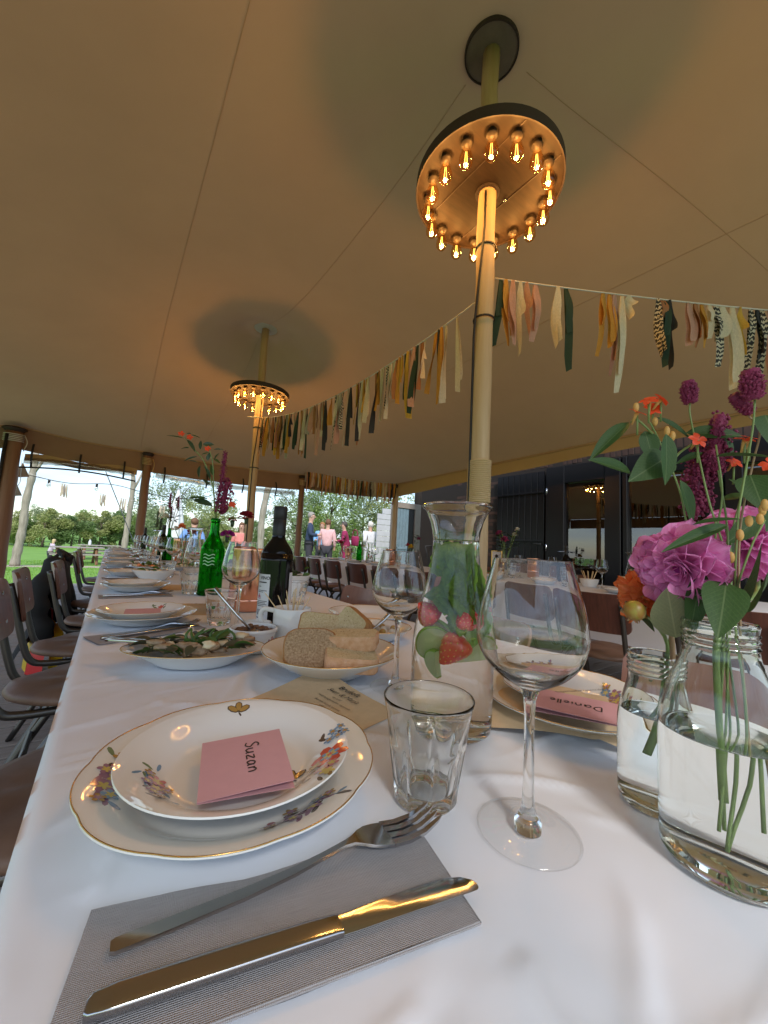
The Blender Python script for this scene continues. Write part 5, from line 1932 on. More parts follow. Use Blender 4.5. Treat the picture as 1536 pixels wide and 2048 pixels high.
# ------------------------------------------------------------------ bread bowl, oval salad dish, small bowls
def bowl(label, loc, prof_out, th, name='bowl', gold=True, group='serving dishes', sx=1.0, sy=1.0, rz=0.0, seg=72, cat='bowl'):
    t = thing(name, label, cat, loc, rz, group)
    inn = [(max(0, r_ - th * (1 if r_ > .02 else 0)), z + th * (0.9 if i < len(prof_out) - 1 else 0)) for i, (r_, z) in enumerate(prof_out)][::-1]
    prof = dens(prof_out, 2) + [(prof_out[-1][0] - th * .4, prof_out[-1][1] + th * .35)] + dens(inn, 2)
    m = MB().lathe(prof, seg)
    m.v = [(a * sx, b * sy, c) for a, b, c in m.v]
    m.build('body', 'ceramic', t, 'auto')
    if gold:
        r_, z_ = prof_out[-1][0] - th * .4, prof_out[-1][1] + th * .3
        MB().tube([(r_ * sx * math.cos(a), r_ * sy * math.sin(a), z_) for a in np.linspace(0, 2 * PI, seg + 1)], 0.0009, 5, cap=False).build('gold_rim', 'gold', t, True)
    return t


BR = (0.3370, 0.6170)
bowl('wide white bread bowl with gold rim', (*BR, TZ + .002), [(0, 0.003), (0.045, 0.003), (0.05, 0.0), (0.055, 0.002), (0.065, 0.008), (0.09, 0.022), (0.112, 0.036), (0.119, 0.042)], .003, 'bread_bowl')


def bread(label, loc, rot, w, h, th, kind='brown', seed=1):
    """slice: rounded face in local XY with thickness in Z"""
    t = thing('bread_slice', label, 'bread', loc, 0, 'bread slices in the bowl')
    t.rotation_euler = rot
    q = random.Random(seed)
    n_ = 40
    out = []
    for k in range(n_):
        a = 2 * PI * k / n_
        e = 0.8 if kind == 'brown' else 0.35
        x = w / 2 * math.copysign(abs(math.cos(a)) ** e, math.cos(a))
        y = h / 2 * math.copysign(abs(math.sin(a)) ** e, math.sin(a)) * (1 + (0.12 * math.cos(a * 2) if kind == 'brown' else 0))
        j = 1 + 0.012 * q.uniform(-1, 1)
        out.append((x * j, y * j))
    cm = 'crumb' if kind == 'brown' else 'crumb_pale'
    for sgn in (1, -1):
        vs, fs = [(0, 0, sgn * th * .5)], []
        for ring, s_ in enumerate((0.2, 0.36, 0.52, 0.68, 0.84, 0.94)):
            for x, y in out:
                vs.append((x * s_, y * s_, sgn * (th * .5 + (0.0006 if ring < 5 else .0002) * q.uniform(-1, 1))))
        for k in range(n_):
            fs.append((0, 1 + k, 1 + (k + 1) % n_))
            for r_ in range(5):
                a, b = 1 + r_ * n_ + k, 1 + r_ * n_ + (k + 1) % n_
                fs.append((a, a + n_, b + n_, b))
        MB().add(vs, fs if sgn > 0 else [f[::-1] for f in fs]).build('crumb', cm, t, True)
    vs, fs = [], []
    prs = ((0.94, .5), (1.0, .36), (1.005, 0), (1.0, -.36), (0.94, -.5))
    for x, y in out:
        for s_, z_ in prs:
            vs.append((x * s_, y * s_, z_ * th))
    for k in range(n_):
        for j in range(4):
            a, b = k * 5 + j, ((k + 1) % n_) * 5 + j
            fs.append((a, b, b + 1, a + 1))
    MB().add(vs, fs).build('crust', 'crust' if kind != 'pale' else 'crust_pale', t, True)
    m = MB()
    for k in range(46 if kind == 'brown' else 26):
        a, rr_ = q.uniform(0, 6.28), math.sqrt(q.random()) * .85
        x, y = rr_ * w / 2 * math.cos(a), rr_ * h / 2 * math.sin(a)
        m.ball((x, y, th * .5), (q.uniform(.0005, .0015), q.uniform(.0004, .0009), .0005), seg=6, rings=3)
    m.build('crumb_holes', 'crumb_hole', t, True)
    return t


bread('round brown bread slice leaning at the front of the bowl', (0.284, 0.590, TZ + .055), (1.05, 0.0, -0.42), 0.088, 0.074, 0.014, 'brown', 3)
bread('thick pale bread chunk at the front right of the bowl', (0.333, 0.542, TZ + .043), (0.12, 0.06, -0.45), 0.085, 0.050, 0.024, 'pale', 4)
bread('thick pale bread chunk lying on top of another chunk', (0.353, 0.572, TZ + .067), (0.10, -0.06, -0.75), 0.085, 0.050, 0.023, 'pale', 5)
bread('pale bread slice standing behind the brown slice', (0.331, 0.647, TZ + .072), (1.0, 0.1, -0.45), 0.085, 0.055, 0.018, 'white', 6)
bread('bread slice with orange crust at the back of the bowl', (0.381, 0.622, TZ + .078), (1.25, 0.5, -1.2), 0.060, 0.055, 0.030, 'white', 7)

OV = (0.145, 0.765)
od_ = bowl('oval white dish of green salad with gold rim', (*OV, TZ + .002), [(0, 0.003), (0.05, 0.003), (0.056, 0.0), (0.062, 0.002), (0.08, 0.012), (0.105, 0.024), (0.118, 0.029)], .0028, 'oval_dish', sx=1.02, sy=0.62, rz=-0.42)
sal = thing('salad', 'green salad with mushrooms and leaves in the oval dish', 'salad', (*OV, TZ + .012), -0.42)
sl = leaf_mesh('salad', 'salad', fold=0.5, bend=0.35, wmax=.5, n=7)
sl2 = leaf_mesh('salad', 'salad_dark', fold=0.5, bend=0.35, wmax=.5, n=7)
q = random.Random(21)
for k in range(58):
    x, y = q.uniform(-.085, .085), q.uniform(-.042, .042)
    a = q.uniform(0, 6.28)
    L = q.uniform(.018, .042)
    zb = 0.012 + 0.022 * (1 - (x / .1) ** 2) * q.uniform(.4, 1)
    b = Vector((x, y, zb))
    put('leaf', sl if q.random() < .7 else sl2, sal, Mx=leaf_matrix(b, b + Vector((math.cos(a) * L, math.sin(a) * L * .6, q.uniform(-.004, .018))), L * .5, q.uniform(-.8, .8)))
for k in range(30):
    x, y = q.uniform(-.075, .09), q.uniform(-.05, .03)
    MB().ball((x, y, 0.016 + q.uniform(0, .020)), (q.uniform(.009, .017), q.uniform(.007, .012), q.uniform(.005, .009)), nse=.6).build('mushroom', 'mushroom' if k % 4 else 'cheese', sal, True)
for k in range(7):
    x = q.uniform(-.02, .06)
    MB().tube(smooth_path([(x, q.uniform(-.02, .02), .02), (x + q.uniform(-.02, .02), 0.0, .038), (x + q.uniform(-.03, .03), .01, .050)], 4), [.003, .003, .003, .003, .0025, .0025, .002, .002, .001], 6).build('asparagus', 'salad', sal, True)
big = leaf_mesh('broad', 'salad', fold=.2, bend=.12, wmax=.45, n=8)
for a_, b_, w in (((-.035, -.03, .022), (-.103, -.012, .017), .04), ((-.02, -.045, .018), (-.05, -.058, .034), .028), ((0.02, .0, .03), (.055, .02, .048), .03)):
    put('leaf', big, sal, Mx=leaf_matrix(a_, b_, w, 0.2))
sv = knife('knife resting with its dark handle on the salad dish', (0.012, 0.845, TZ + .036), -0.62)

TP = (0.260, 0.812)
bp = [(0, 0.002), (0.028, 0.002), (0.032, 0.0), (0.036, 0.006), (0.042, 0.022), (0.0455, 0.040), (0.0462, 0.046)]
tb = bowl('small white bowl of dark tapenade with pink print', (*TP, TZ + .002), bp, .003, 'small_bowl', gold=False)
MB().lathe([(0.0462, 0.039), (0.0478, 0.041), (0.0478, 0.046), (0.0465, 0.0475)], 60).build('rim_band', 'ceramic_plain', tb, True)
m = MB()
for a, z_, s_, c in ((-0.75, .024, .006, 'print_pink'), (-0.9, .029, .005, 'print_pink'), (-0.62, .02, .004, 'print_red'), (-1.1, .026, .003, 'print_purple')):
    for k in range(5):
        g_ = 2 * PI * k / 5
        r_ = float(np.interp(z_, [.006, .022, .040], [.036, .042, .0455])) + .0004
        loop = []
        for j in range(6):
            w = 2 * PI * j / 6
            du, dv = s_ * (.5 * math.cos(g_) + .35 * math.cos(w)), s_ * (.5 * math.sin(g_) + .35 * math.sin(w))
            zz = z_ + dv
            rr_ = float(np.interp(zz, [.006, .022, .040], [.036, .042, .0455])) + .0004
            loop.append((rr_ * math.cos(a + du / r_), rr_ * math.sin(a + du / r_), zz))
        m.add(loop, [(0, 1, 2, 3, 4, 5)], c)
m.build('flower_print', None, tb, False)
tpn = thing('tapenade', 'dark brown chunky tapenade in the small bowl', 'tapenade', (*TP, TZ + .035))
m = MB()
q = random.Random(2)
for k in range(48):
    a, r_ = q.uniform(0, 6.28), math.sqrt(q.random()) * .036
    m.ball((r_ * math.cos(a), r_ * math.sin(a), .004 + .014 * (1 - r_ / .036) * q.random()), (.0065, .006, .005), nse=.5, seg=8, rings=5)
m.build('spread', 'tapenade', tpn, True)
sp = thing('spoon', 'steel spoon handle sticking up from the tapenade bowl', 'spoon', (*TP, TZ + .036))
MB().tube([(-0.012, -0.014, .012), (-0.035, 0.004, .038), (-0.060, 0.022, .068), (-0.075, 0.032, .090)], [.0022, .0028, .0034, .004], 8).build('handle', 'steel', sp, True)
MB().ball((-0.004, -0.018, .008), (.012, .009, .003)).build('spoon_bowl', 'steel', sp, True)

mg = thing('mug', 'white mug holding wooden cocktail picks', 'mug', (0.350, 0.832, TZ + .002))
MB().lathe([(0, .003), (0.03, .003), (0.034, 0), (0.037, .003), (0.040, .012), (0.041, .05), (0.0415, .078), (0.0405, .0795), (0.039, .078), (0.038, .05), (0.037, .014), (0.03, .007), (0, .007)], 48).build('body', 'ceramic', mg, True)
MB().tube(smooth_path([(-0.036, .012, .072), (-0.056, .026, .074), (-0.062, .03, .058), (-0.052, .024, .03), (-0.036, .014, .018)], 5), .0055, 8).build('handle', 'ceramic', mg, True)
q = random.Random(9)
for k in range(9):
    a = q.uniform(0, 6.28)
    t = thing('cocktail_pick', 'wooden cocktail pick in the white mug, %s' % ['leaning far left', 'upright in the middle', 'leaning slightly right', 'at the back', 'at the right wall', 'short one in front', 'crossing the middle one', 'next to the handle', 'leaning to the camera'][k], 'cocktail pick', (0.350, 0.832, TZ + .009), 0, 'wooden cocktail picks')
    r1, r2 = .018, .03
    top = [(-0.058, .028, .104), (0.002, 0.004, .112), (.018, -.006, .104), (-.01, .02, .108), (.032, -.02, .098), (-.022, -.010, .094), (.010, .012, .114), (-.030, .018, .098), (.0, -.026, .090)][k]
    b = (-top[0] * .3, -top[1] * .3, 0.001)
    MB().tube([b, [b[i] * .05 + top[i] * .95 for i in range(3)], top], [.0012, .0012, .0003], 6).build('stick', 'wood_pick', t, True)

bp2 = [(a * .72, b * .85) for a, b in bp]
sb2 = bowl('small plain white bowl behind the mug', (0.291, 0.893, TZ + .002), bp2, .003, 'small_bowl', gold=False)
OL = (0.560, 0.800)
bowl('shallow white dish of olives and cheese right of the bread', (*OL, TZ + .002), [(0, 0.003), (0.04, 0.003), (0.045, 0.0), (0.05, 0.002), (0.068, 0.014), (0.082, 0.026), (0.087, 0.029)], .0028, 'olive_dish')
ol = thing('olives', 'olives and white cheese heaped in the shallow dish', 'olives', (*OL, TZ + .008))
q = random.Random(4)
for k in range(26):
    a, r_ = q.uniform(0, 6.28), math.sqrt(q.random()) * .055
    MB().ball((r_ * math.cos(a), r_ * math.sin(a), .009 + .012 * q.random()), (.009, .007, .007), seg=8, rings=6).build('olive', ['bud', 'petal_white', 'print_ochre', 'petal_white', 'mushroom'][k % 5], ol, True)
sp2 = thing('serving_spoon', 'dark spoon handle rising from the olive dish', 'spoon', (*OL, TZ + .02))
MB().tube([(-.02, -.01, .004), (.012, -.006, .022), (.05, -.002, .050), (.064, -.0, .060)], [.003, .004, .007, .0075], 8).build('handle', 'steel', sp2, True)
MB().ball((-.026, -.012, .002), (.016, .011, .004)).build('spoon_bowl', 'steel', sp2, True)
PR2 = plate('white plate behind the olive dish on the right side', (0.668, 1.00, TZ + .002), PLATE_B, gold=True)
print_spray(PR2, PLATE_B, .098, -1.9, 1.0, 'pinkdot', 3)

# ------------------------------------------------------------------ bottles, cooler
def bottle_black(label, loc, scale=1.0):
    t = thing('wine_bottle', label, 'wine bottle', loc, 0, 'dark wine bottles')
    pr = [(0, .004), (0.025, .002), (0.034, 0), (0.0375, .004), (0.038, .02), (0.038, .185), (0.0375, .197), (0.034, .212), (0.024, .229), (0.0165, .241), (0.0145, .252), (0.0142, .262)]
    MB().lathe(dens(pr, 2) + [(0, .262)], 48).build('body', 'black_glass', t, True)
    MB().lathe([(0.0150, .250), (0.0156, .252), (0.0156, .29), (0.0150, .2905), (0.0150, .292), (0.0158, .293), (0.0158, .3255), (0.0145, .327), (0, .327)], 36).build('cap', 'black', t, True)
    return t


WB = bottle_black('black wine bottle with white back label beside the copper cooler', (0.352, 0.960, TZ + .001))
WB.scale = (1.06, 1.06, 0.965)
WB.rotation_euler = (0, 0, math.atan2(-.96, -.352))
a0, a1 = -0.90, 0.02     # label sector seen at the left half


def sector(m, r_, a_0, a_1, z0, z1, mname=None):
    m.grid(14, 1, lambda u, v: (r_ * math.cos(a_0 + (a_1 - a_0) * u), r_ * math.sin(a_0 + (a_1 - a_0) * u), z0 + (z1 - z0) * v), mname)


m = MB()
sector(m, .0384, -1.30, -0.32, .035, .150)
m.build('back_label', 'label_paper', WB, True)
m = MB()
q = random.Random(3)
for k, (z0, z1, s_, e) in enumerate(((.128, .131, .12, .8), (.118, .1195, .12, .4), (.108, .1095, .12, .85), (.1045, .106, .12, .6), (.082, .0835, .1, .9), (.078, .0795, .1, .8), (.074, .0755, .1, .9), (.070, .0715, .1, .7), (.040, .0425, .1, .6))):
    sector(m, .0386, -1.30 + .98 * s_, -1.30 + .98 * e, z0, z1)
for k in range(14):
    s_ = .14 + .045 * k
    sector(m, .0386, -1.30 + .98 * s_, -1.30 + .98 * (s_ + q.choice((.012, .022, .03))), .048, .062)
m.build('label_print', 'ink', WB, True)
m = MB()
for s_, z_ in ((.15, .088), (.24, .092), (.32, .087)):
    sector(m, .0386, -1.30 + .98 * s_, -1.30 + .98 * (s_ + .07), z_, z_ + .009)
m.build('label_emblem', 'label_red', WB, True)
vt = text_mesh('label_word', 'VINO', 0.011, 0.0003, 0, 'CENTER')
vv = np.zeros(len(vt.vertices) * 3, np.float32)
vt.vertices.foreach_get('co', vv)
vv = vv.reshape(-1, 3)
ang_ = -0.66 + vv[:, 0] / .0386
vt.vertices.foreach_set('co', np.stack([.0387 * np.cos(ang_), .0387 * np.sin(ang_), .137 + vv[:, 1]], 1).astype(np.float32).ravel())
put('label_word', vt, WB)
m = MB()
sector(m, .0384, 0.95, 2.2, .045, .155)
m.build('front_label', 'label_paper', WB, True)


def cooler(label, loc, s_=1.0, group='copper wine coolers'):
    t = thing('copper_cooler', label, 'wine cooler', loc, 0, group)
    t.scale = (s_,) * 3
    MB().lathe([(0, .003), (0.05, .003), (0.056, 0), (0.058, .004), (0.059, .1), (0.0595, .19), (0.061, .196), (0.060, .199), (0.0575, .196), (0.057, .1), (0.056, .012), (0, .01)], 48).build('body', 'copper', t, True)
    MB().lathe([(0.0596, .03), (0.0606, .032), (0.0606, .036), (0.0596, .038)], 48).build('band', 'copper', t, True)
    return t


cooler('copper wine cooler behind the second wine glass', (0.387, 1.30, TZ + .001))


def green_bottle(label, loc, rz, mark=True):
    t = thing('green_bottle', label, 'bottle', loc, rz, 'green glass flower bottles')
    co_ = dens([(0, .012), (0.02, .008), (0.034, 0), (0.0375, .004), (0.038, .02), (0.038, .165), (0.037, .180), (0.031, .200), (0.021, .222), (0.0155, .245), (0.0142, .27), (0.0142, .288), (0.0160, .289), (0.0160, .296), (0.0142, .299), (0.0138, .302)], 2)
    ci_ = dens([(0.0112, .302), (0.0112, .27), (0.0125, .245), (0.018, .222), (0.0285, .200), (0.0345, .180), (0.0355, .165), (0.0355, .02), (0.03, .012), (0.02, .016), (0, .019)], 2)
    MB().lathe(co_ + ci_, 48).build('glass_body', 'green_glass', t, 'auto')
    if mark:
        m = MB()
        for k in range(4):
            z0 = .118 + .0125 * k
            m.grid(20, 1, lambda u, v: (.0384 * math.cos(-.55 + 1.0 * u), .0384 * math.sin(-.55 + 1.0 * u), z0 + .0028 * math.sin(u * 2 * PI * 1.5) + .0034 * v))
        m.build('wave_emblem', 'wave_mark', t, True)
    return t


green_bottle('green glass bottle with wave emblem holding flowers', (0.346, 1.678, TZ + .001), math.atan2(-1.678, -.346) - 0.25).scale = (1.18, 1.18, 1.02)
TB0b = dup(TB0, 'faceted glass tumbler behind the cocktail picks', (0.555, 1.30, TZ + .001), 0.3)
sbw = bowl('white gravy style bowl of green salad behind the picks', (0.66, 1.62, TZ + .002), [(0, 0.003), (0.04, 0.003), (0.045, 0.0), (0.05, 0.003), (0.068, 0.03), (0.08, 0.065), (0.088, 0.085)], .003, 'salad_bowl', gold=False)
sal2 = thing('salad', 'leafy salad heaped in the white bowl behind the picks', 'salad', (0.66, 1.62, TZ + .05))
q = random.Random(31)
for k in range(34):
    a, r_ = q.uniform(0, 6.28), math.sqrt(q.random()) * .06
    b = Vector((r_ * math.cos(a), r_ * math.sin(a), .02 + .04 * q.random()))
    put('leaf', sl if k % 4 else sl2, sal2, Mx=leaf_matrix(b, b + Vector((math.cos(a * 3) * .03, math.sin(a * 3) * .03, q.uniform(-.01, .025))), .022, q.uniform(-1, 1)))
LEAVES_R=[((0.3852, 0.1562, 1.1034), (0.3386, 0.1688, 1.065), 0.0109), ((0.3695, 0.1485, 1.052), (0.3297, 0.1631, 1.062), 0.0113), ((0.3954, 0.1283, 1.0686), (0.3591, 0.1444, 1.0446), 0.0218), ((0.3799, 0.1252, 1.0845), (0.3743, 0.1218, 1.04), 0.011), ((0.4092, 0.1519, 1.0996), (0.4076, 0.1442, 1.0697), 0.0133), ((0.4415, 0.1292, 1.0998), (0.4613, 0.0911, 1.0958), 0.0122), ((0.4278, 0.1491, 1.1168), (0.4481, 0.1249, 1.0963), 0.0068), ((0.4166, 0.1012, 1.0671), (0.4004, 0.0641, 1.0619), 0.0081), ((0.4418, 0.085, 1.0533), (0.4276, 0.0741, 1.0211), 0.0191), ((0.3812, 0.1086, 1.006), (0.3857, 0.08, 1.0127), 0.0047), ((0.4042, 0.0922, 1.0075), (0.3525, 0.1188, 0.9861), 0.0079), ((0.4659, 0.1095, 1.0125), (0.4657, 0.1011, 0.9795), 0.0194), ((0.3972, 0.1075, 0.9703), (0.3882, 0.1138, 0.9161), 0.0122), ((0.3945, 0.0919, 0.9618), (0.3551, 0.0869, 0.9262), 0.0222), ((0.4141, 0.0927, 0.9416), (0.3931, 0.0649, 0.9916), 0.0215), ((0.4494, 0.0928, 0.9378), (0.425, 0.0695, 0.9696), 0.018), ((0.466, 0.0842, 1.0187), (0.4448, 0.1018, 0.9953), 0.0133), ((0.4172, 0.1273, 1.0502), (0.4206, 0.1173, 1.0092), 0.0099), ((0.4096, 0.1301, 0.9103), (0.3841, 0.1273, 0.9529), 0.0248), ((0.4474, 0.0752, 1.1051), (0.4328, 0.0649, 1.0698), 0.0166), ((0.4701, 0.0909, 1.0422), (0.467, 0.1037, 1.0571), 0.0083), ((0.4713, 0.108, 1.1007), (0.469, 0.1001, 1.0759), 0.0066), ((0.4438, 0.1175, 1.079), (0.4246, 0.1324, 1.0684), 0.0056), ((0.4903, 0.0895, 1.0375), (0.4621, 0.076, 1.0073), 0.0179), ((0.3995, 0.154, 0.9252), (0.4008, 0.142, 0.9142), 0.0099), ((0.4762, 0.1117, 1.0375), (0.4874, 0.0908, 1.0443), 0.0104), ((0.4931, 0.165, 1.0046), (0.4666, 0.1746, 0.9763), 0.0108)]
STEMS_R=[[(0.4217, 0.0962, 0.7547), (0.4238, 0.0988, 0.8273), (0.4253, 0.1003, 0.9133), (0.4356, 0.1054, 0.9665), (0.4369, 0.1138, 0.9924), (0.4282, 0.1246, 1.0054), (0.4253, 0.1292, 1.0375), (0.4202, 0.1357, 1.0658), (0.421, 0.1445, 1.0917), (0.4123, 0.1488, 1.108)], [(0.4288, 0.0921, 0.7473), (0.4297, 0.0946, 0.8276), (0.4297, 0.0971, 0.9136), (0.4368, 0.0984, 0.9671), (0.429, 0.1093, 1.0274), (0.4398, 0.1202, 1.0811), (0.4429, 0.1261, 1.1172), (0.4418, 0.1256, 1.1291)], [(0.4131, 0.0865, 0.785), (0.4153, 0.0875, 0.8714), (0.416, 0.092, 0.9357), (0.4173, 0.0889, 1.0084), (0.4248, 0.0855, 1.0465), (0.4266, 0.0795, 1.0882), (0.4259, 0.0772, 1.1132)], [(0.4211, 0.083, 0.7667), (0.4222, 0.087, 0.8328), (0.4197, 0.0898, 0.9319), (0.4394, 0.0921, 1.0059), (0.4495, 0.0846, 1.0632), (0.4451, 0.0783, 1.0921), (0.4418, 0.0852, 1.1063)], [(0.3951, 0.0998, 0.7801), (0.4051, 0.097, 0.8512), (0.4134, 0.0939, 0.9355), (0.4208, 0.0826, 0.9884), (0.4284, 0.0745, 1.0131)], [(0.4303, 0.1044, 0.9538), (0.4356, 0.1081, 0.9969), (0.4371, 0.1025, 1.0368), (0.4408, 0.1069, 1.0836)], [(0.4338, 0.1019, 0.954), (0.4437, 0.1013, 1.0062), (0.4543, 0.1103, 1.0774), (0.4551, 0.1071, 1.1008)], [(0.4249, 0.0968, 0.9466), (0.4602, 0.1029, 0.9983), (0.4787, 0.0957, 1.0555), (0.4642, 0.0902, 1.085)], [(0.4202, 0.1357, 1.0658), (0.4267, 0.1298, 1.0779), (0.4312, 0.1195, 1.0864)], [(0.421, 0.1445, 1.0917), (0.3914, 0.1514, 1.1062), (0.3867, 0.1551, 1.1035)]]
STEMS_S=[[(0.4608, 0.1533, 0.7669), (0.4616, 0.1504, 0.8418), (0.4504, 0.146, 0.8962), (0.4418, 0.1488, 0.9246), (0.4386, 0.156, 0.9355)], [(0.4663, 0.1613, 0.7708), (0.4698, 0.1573, 0.838), (0.4585, 0.1528, 0.8939), (0.4188, 0.1532, 0.9206), (0.3996, 0.1561, 0.928)], [(0.4544, 0.1675, 0.7898), (0.4658, 0.1602, 0.8378), (0.4605, 0.1514, 0.894), (0.4305, 0.1292, 0.9509), (0.4334, 0.124, 0.9784)]]
DAHLIA_M=(0.4115, 0.1217, 0.9728)
DAHLIA_M2=(0.5381, 0.1092, 0.9998)
DAHLIA_O=(0.435, 0.158, 0.9402)
BUD=(0.3949, 0.1567, 0.9295)
BURNETS=[((0.4422, 0.1253, 1.1287), (0.4382, 0.1258, 1.1496), 0.0135), ((0.4441, 0.0833, 1.1086), (0.4298, 0.0917, 1.123), 0.0113), ((0.4251, 0.0776, 1.114), (0.4201, 0.0785, 1.1378), 0.0158), ((0.4526, 0.1113, 1.0796), (0.4538, 0.1065, 1.1148), 0.0112), ((0.4557, 0.111, 1.0634), (0.4493, 0.1134, 1.0817), 0.014)]
AMARANTH=[[(0.4666, 0.1095, 1.1163), (0.4677, 0.1123, 1.0851), (0.468, 0.1148, 1.061)], [(0.454, 0.1221, 1.0842), (0.4531, 0.1254, 1.0601), (0.4487, 0.1255, 1.0329)], [(0.4669, 0.1223, 1.0568), (0.4566, 0.1257, 1.0362), (0.4425, 0.1246, 1.0251)]]
ORANGES=[(0.3853, 0.149, 1.1112), (0.3985, 0.1444, 1.1244), (0.4132, 0.1397, 1.128), (0.4134, 0.1465, 1.1211), (0.4271, 0.1161, 1.0872), (0.4487, 0.0887, 1.0862), (0.4588, 0.0874, 1.0898), (0.4687, 0.1009, 1.0712), (0.4549, 0.0746, 1.0635)]
YBUDS=[(0.4149, 0.1359, 1.0973), (0.4195, 0.1331, 1.0929), (0.4161, 0.1459, 1.1092), (0.3838, 0.1496, 1.1157), (0.418, 0.082, 1.0116), (0.426, 0.0753, 1.021), (0.425, 0.0768, 1.0137), (0.409, 0.0918, 0.9816), (0.4131, 0.0867, 1.0), (0.4134, 0.0716, 1.0235)]
LEAVES_G=[((0.2039, 1.7042, 1.3688), (0.1423, 1.7103, 1.3728), 0.0047), ((0.215, 1.6968, 1.3643), (0.2436, 1.6574, 1.3174), 0.0156), ((0.2107, 1.6973, 1.3875), (0.2237, 1.6756, 1.3896), 0.0057), ((0.2259, 1.6869, 1.3845), (0.2587, 1.6647, 1.3762), 0.0063), ((0.2622, 1.6676, 1.3281), (0.2602, 1.6767, 1.3696), 0.013), ((0.2677, 1.6614, 1.3493), (0.3097, 1.6554, 1.358), 0.0183), ((0.2246, 1.6938, 1.331), (0.2006, 1.7467, 1.3388), 0.0104), ((0.2554, 1.6757, 1.299), (0.2059, 1.6763, 1.2771), 0.0104), ((0.2577, 1.6768, 1.2757), (0.2239, 1.6754, 1.2814), 0.0063), ((0.2674, 1.6663, 1.3076), (0.2921, 1.6355, 1.3175), 0.0078), ((0.2887, 1.6538, 1.2855), (0.294, 1.6462, 1.3197), 0.0156), ((0.3057, 1.6367, 1.3309), (0.3394, 1.6243, 1.3378), 0.0068), ((0.3071, 1.6398, 1.2944), (0.3386, 1.6436, 1.2818), 0.013), ((0.2683, 1.6705, 1.2646), (0.269, 1.7125, 1.2154), 0.0143), ((0.3044, 1.6512, 1.2108), (0.2786, 1.6268, 1.2612), 0.0183), ((0.3034, 1.6608, 1.1325), (0.2336, 1.685, 1.1366), 0.0143), ((0.3231, 1.65, 1.105), (0.2525, 1.6843, 1.1335), 0.0287), ((0.3067, 1.6522, 1.1875), (0.2785, 1.6691, 1.2144), 0.013), ((0.3135, 1.6429, 1.227), (0.3025, 1.6575, 1.2751), 0.0156), ((0.3116, 1.6369, 1.2921), (0.3279, 1.6461, 1.3261), 0.0078), ((0.2863, 1.6653, 1.1992), (0.3105, 1.686, 1.1915), 0.0078)]
STEMS_G=[[(0.3448, 1.6502, 0.9681), (0.3315, 1.6464, 1.0847), (0.3185, 1.6453, 1.1752), (0.2836, 1.6589, 1.2721), (0.2492, 1.6778, 1.3195), (0.2055, 1.7024, 1.3741)], [(0.3448, 1.6502, 0.9681), (0.3336, 1.6449, 1.0848), (0.316, 1.6441, 1.2011), (0.3098, 1.6411, 1.2659), (0.2937, 1.6461, 1.3223)], [(0.3494, 1.6499, 0.9423), (0.3391, 1.6425, 1.0721), (0.3418, 1.6287, 1.1767), (0.345, 1.6175, 1.2551), (0.3443, 1.6109, 1.3177)], [(0.349, 1.6472, 0.9684), (0.3501, 1.6376, 1.0467), (0.3957, 1.6443, 1.0293), (0.4369, 1.6125, 1.0532), (0.4445, 1.6059, 1.0643)], [(0.349, 1.6472, 0.9684), (0.3412, 1.641, 1.0723), (0.3731, 1.6421, 1.0806), (0.3813, 1.6333, 1.1075), (0.4024, 1.6152, 1.1353)], [(0.349, 1.6472, 0.9684), (0.3684, 1.6889, 1.0226), (0.3953, 1.685, 0.9973)]]
SPIKE_G=[(0.3441, 1.6108, 1.3203), (0.345, 1.6163, 1.2656), (0.3436, 1.6245, 1.2029), (0.3392, 1.635, 1.1374), (0.3376, 1.6418, 1.0877)]
CARN_G=[((0.4462, 1.6041, 1.0698), 0.0718), ((0.4043, 1.6473, 1.0568), 0.0375), ((0.398, 1.6837, 0.9921), 0.0623)]
ORANGE_G=[(0.1936, 1.7093, 1.3877), (0.2225, 1.6903, 1.3752), (0.2852, 1.6508, 1.3335), (0.36, 1.6234, 1.11), (0.3894, 1.6022, 1.1145), (0.3839, 1.6058, 1.1167)]
# ------------------------------------------------------------------ place settings down the long table
PB0 = plate('white dinner plate, second place on the left of the long table', (0.092, 1.185, TZ + .002), PLATE_B, scal=0.03, nsc=12, seg=96)
PS0 = plate('white embossed side plate with pink print, second place on the left', (0.088, 1.185, TZ + .0095), PLATE_S, scal=0.035, nsc=16, name='side_plate', seg=96)
print_spray(PS0, PLATE_S, .075, 0.9, 1.1, 'pinkdot', 3)
name_card('pink place card on the second left plate', (0.045, 1.15, TZ + 0.029), -0.1, 0.08, 0.062, None, None, 0, 1, 0.05)
name_wr = None
menu('kraft menu sheet beside the second left plate', (0.235, 1.36, TZ), -0.45, text=True)
nk2 = napkin('grey napkin below the second left plate', (-0.012, 1.008, TZ + .0008), 0.36, L=0.23)
fork('fork on the second left napkin', (0.01, 1.03, TZ + .0045), 0.38)
knife('knife on the second left napkin', (0.005, 1.005, TZ + .0045), 0.36)

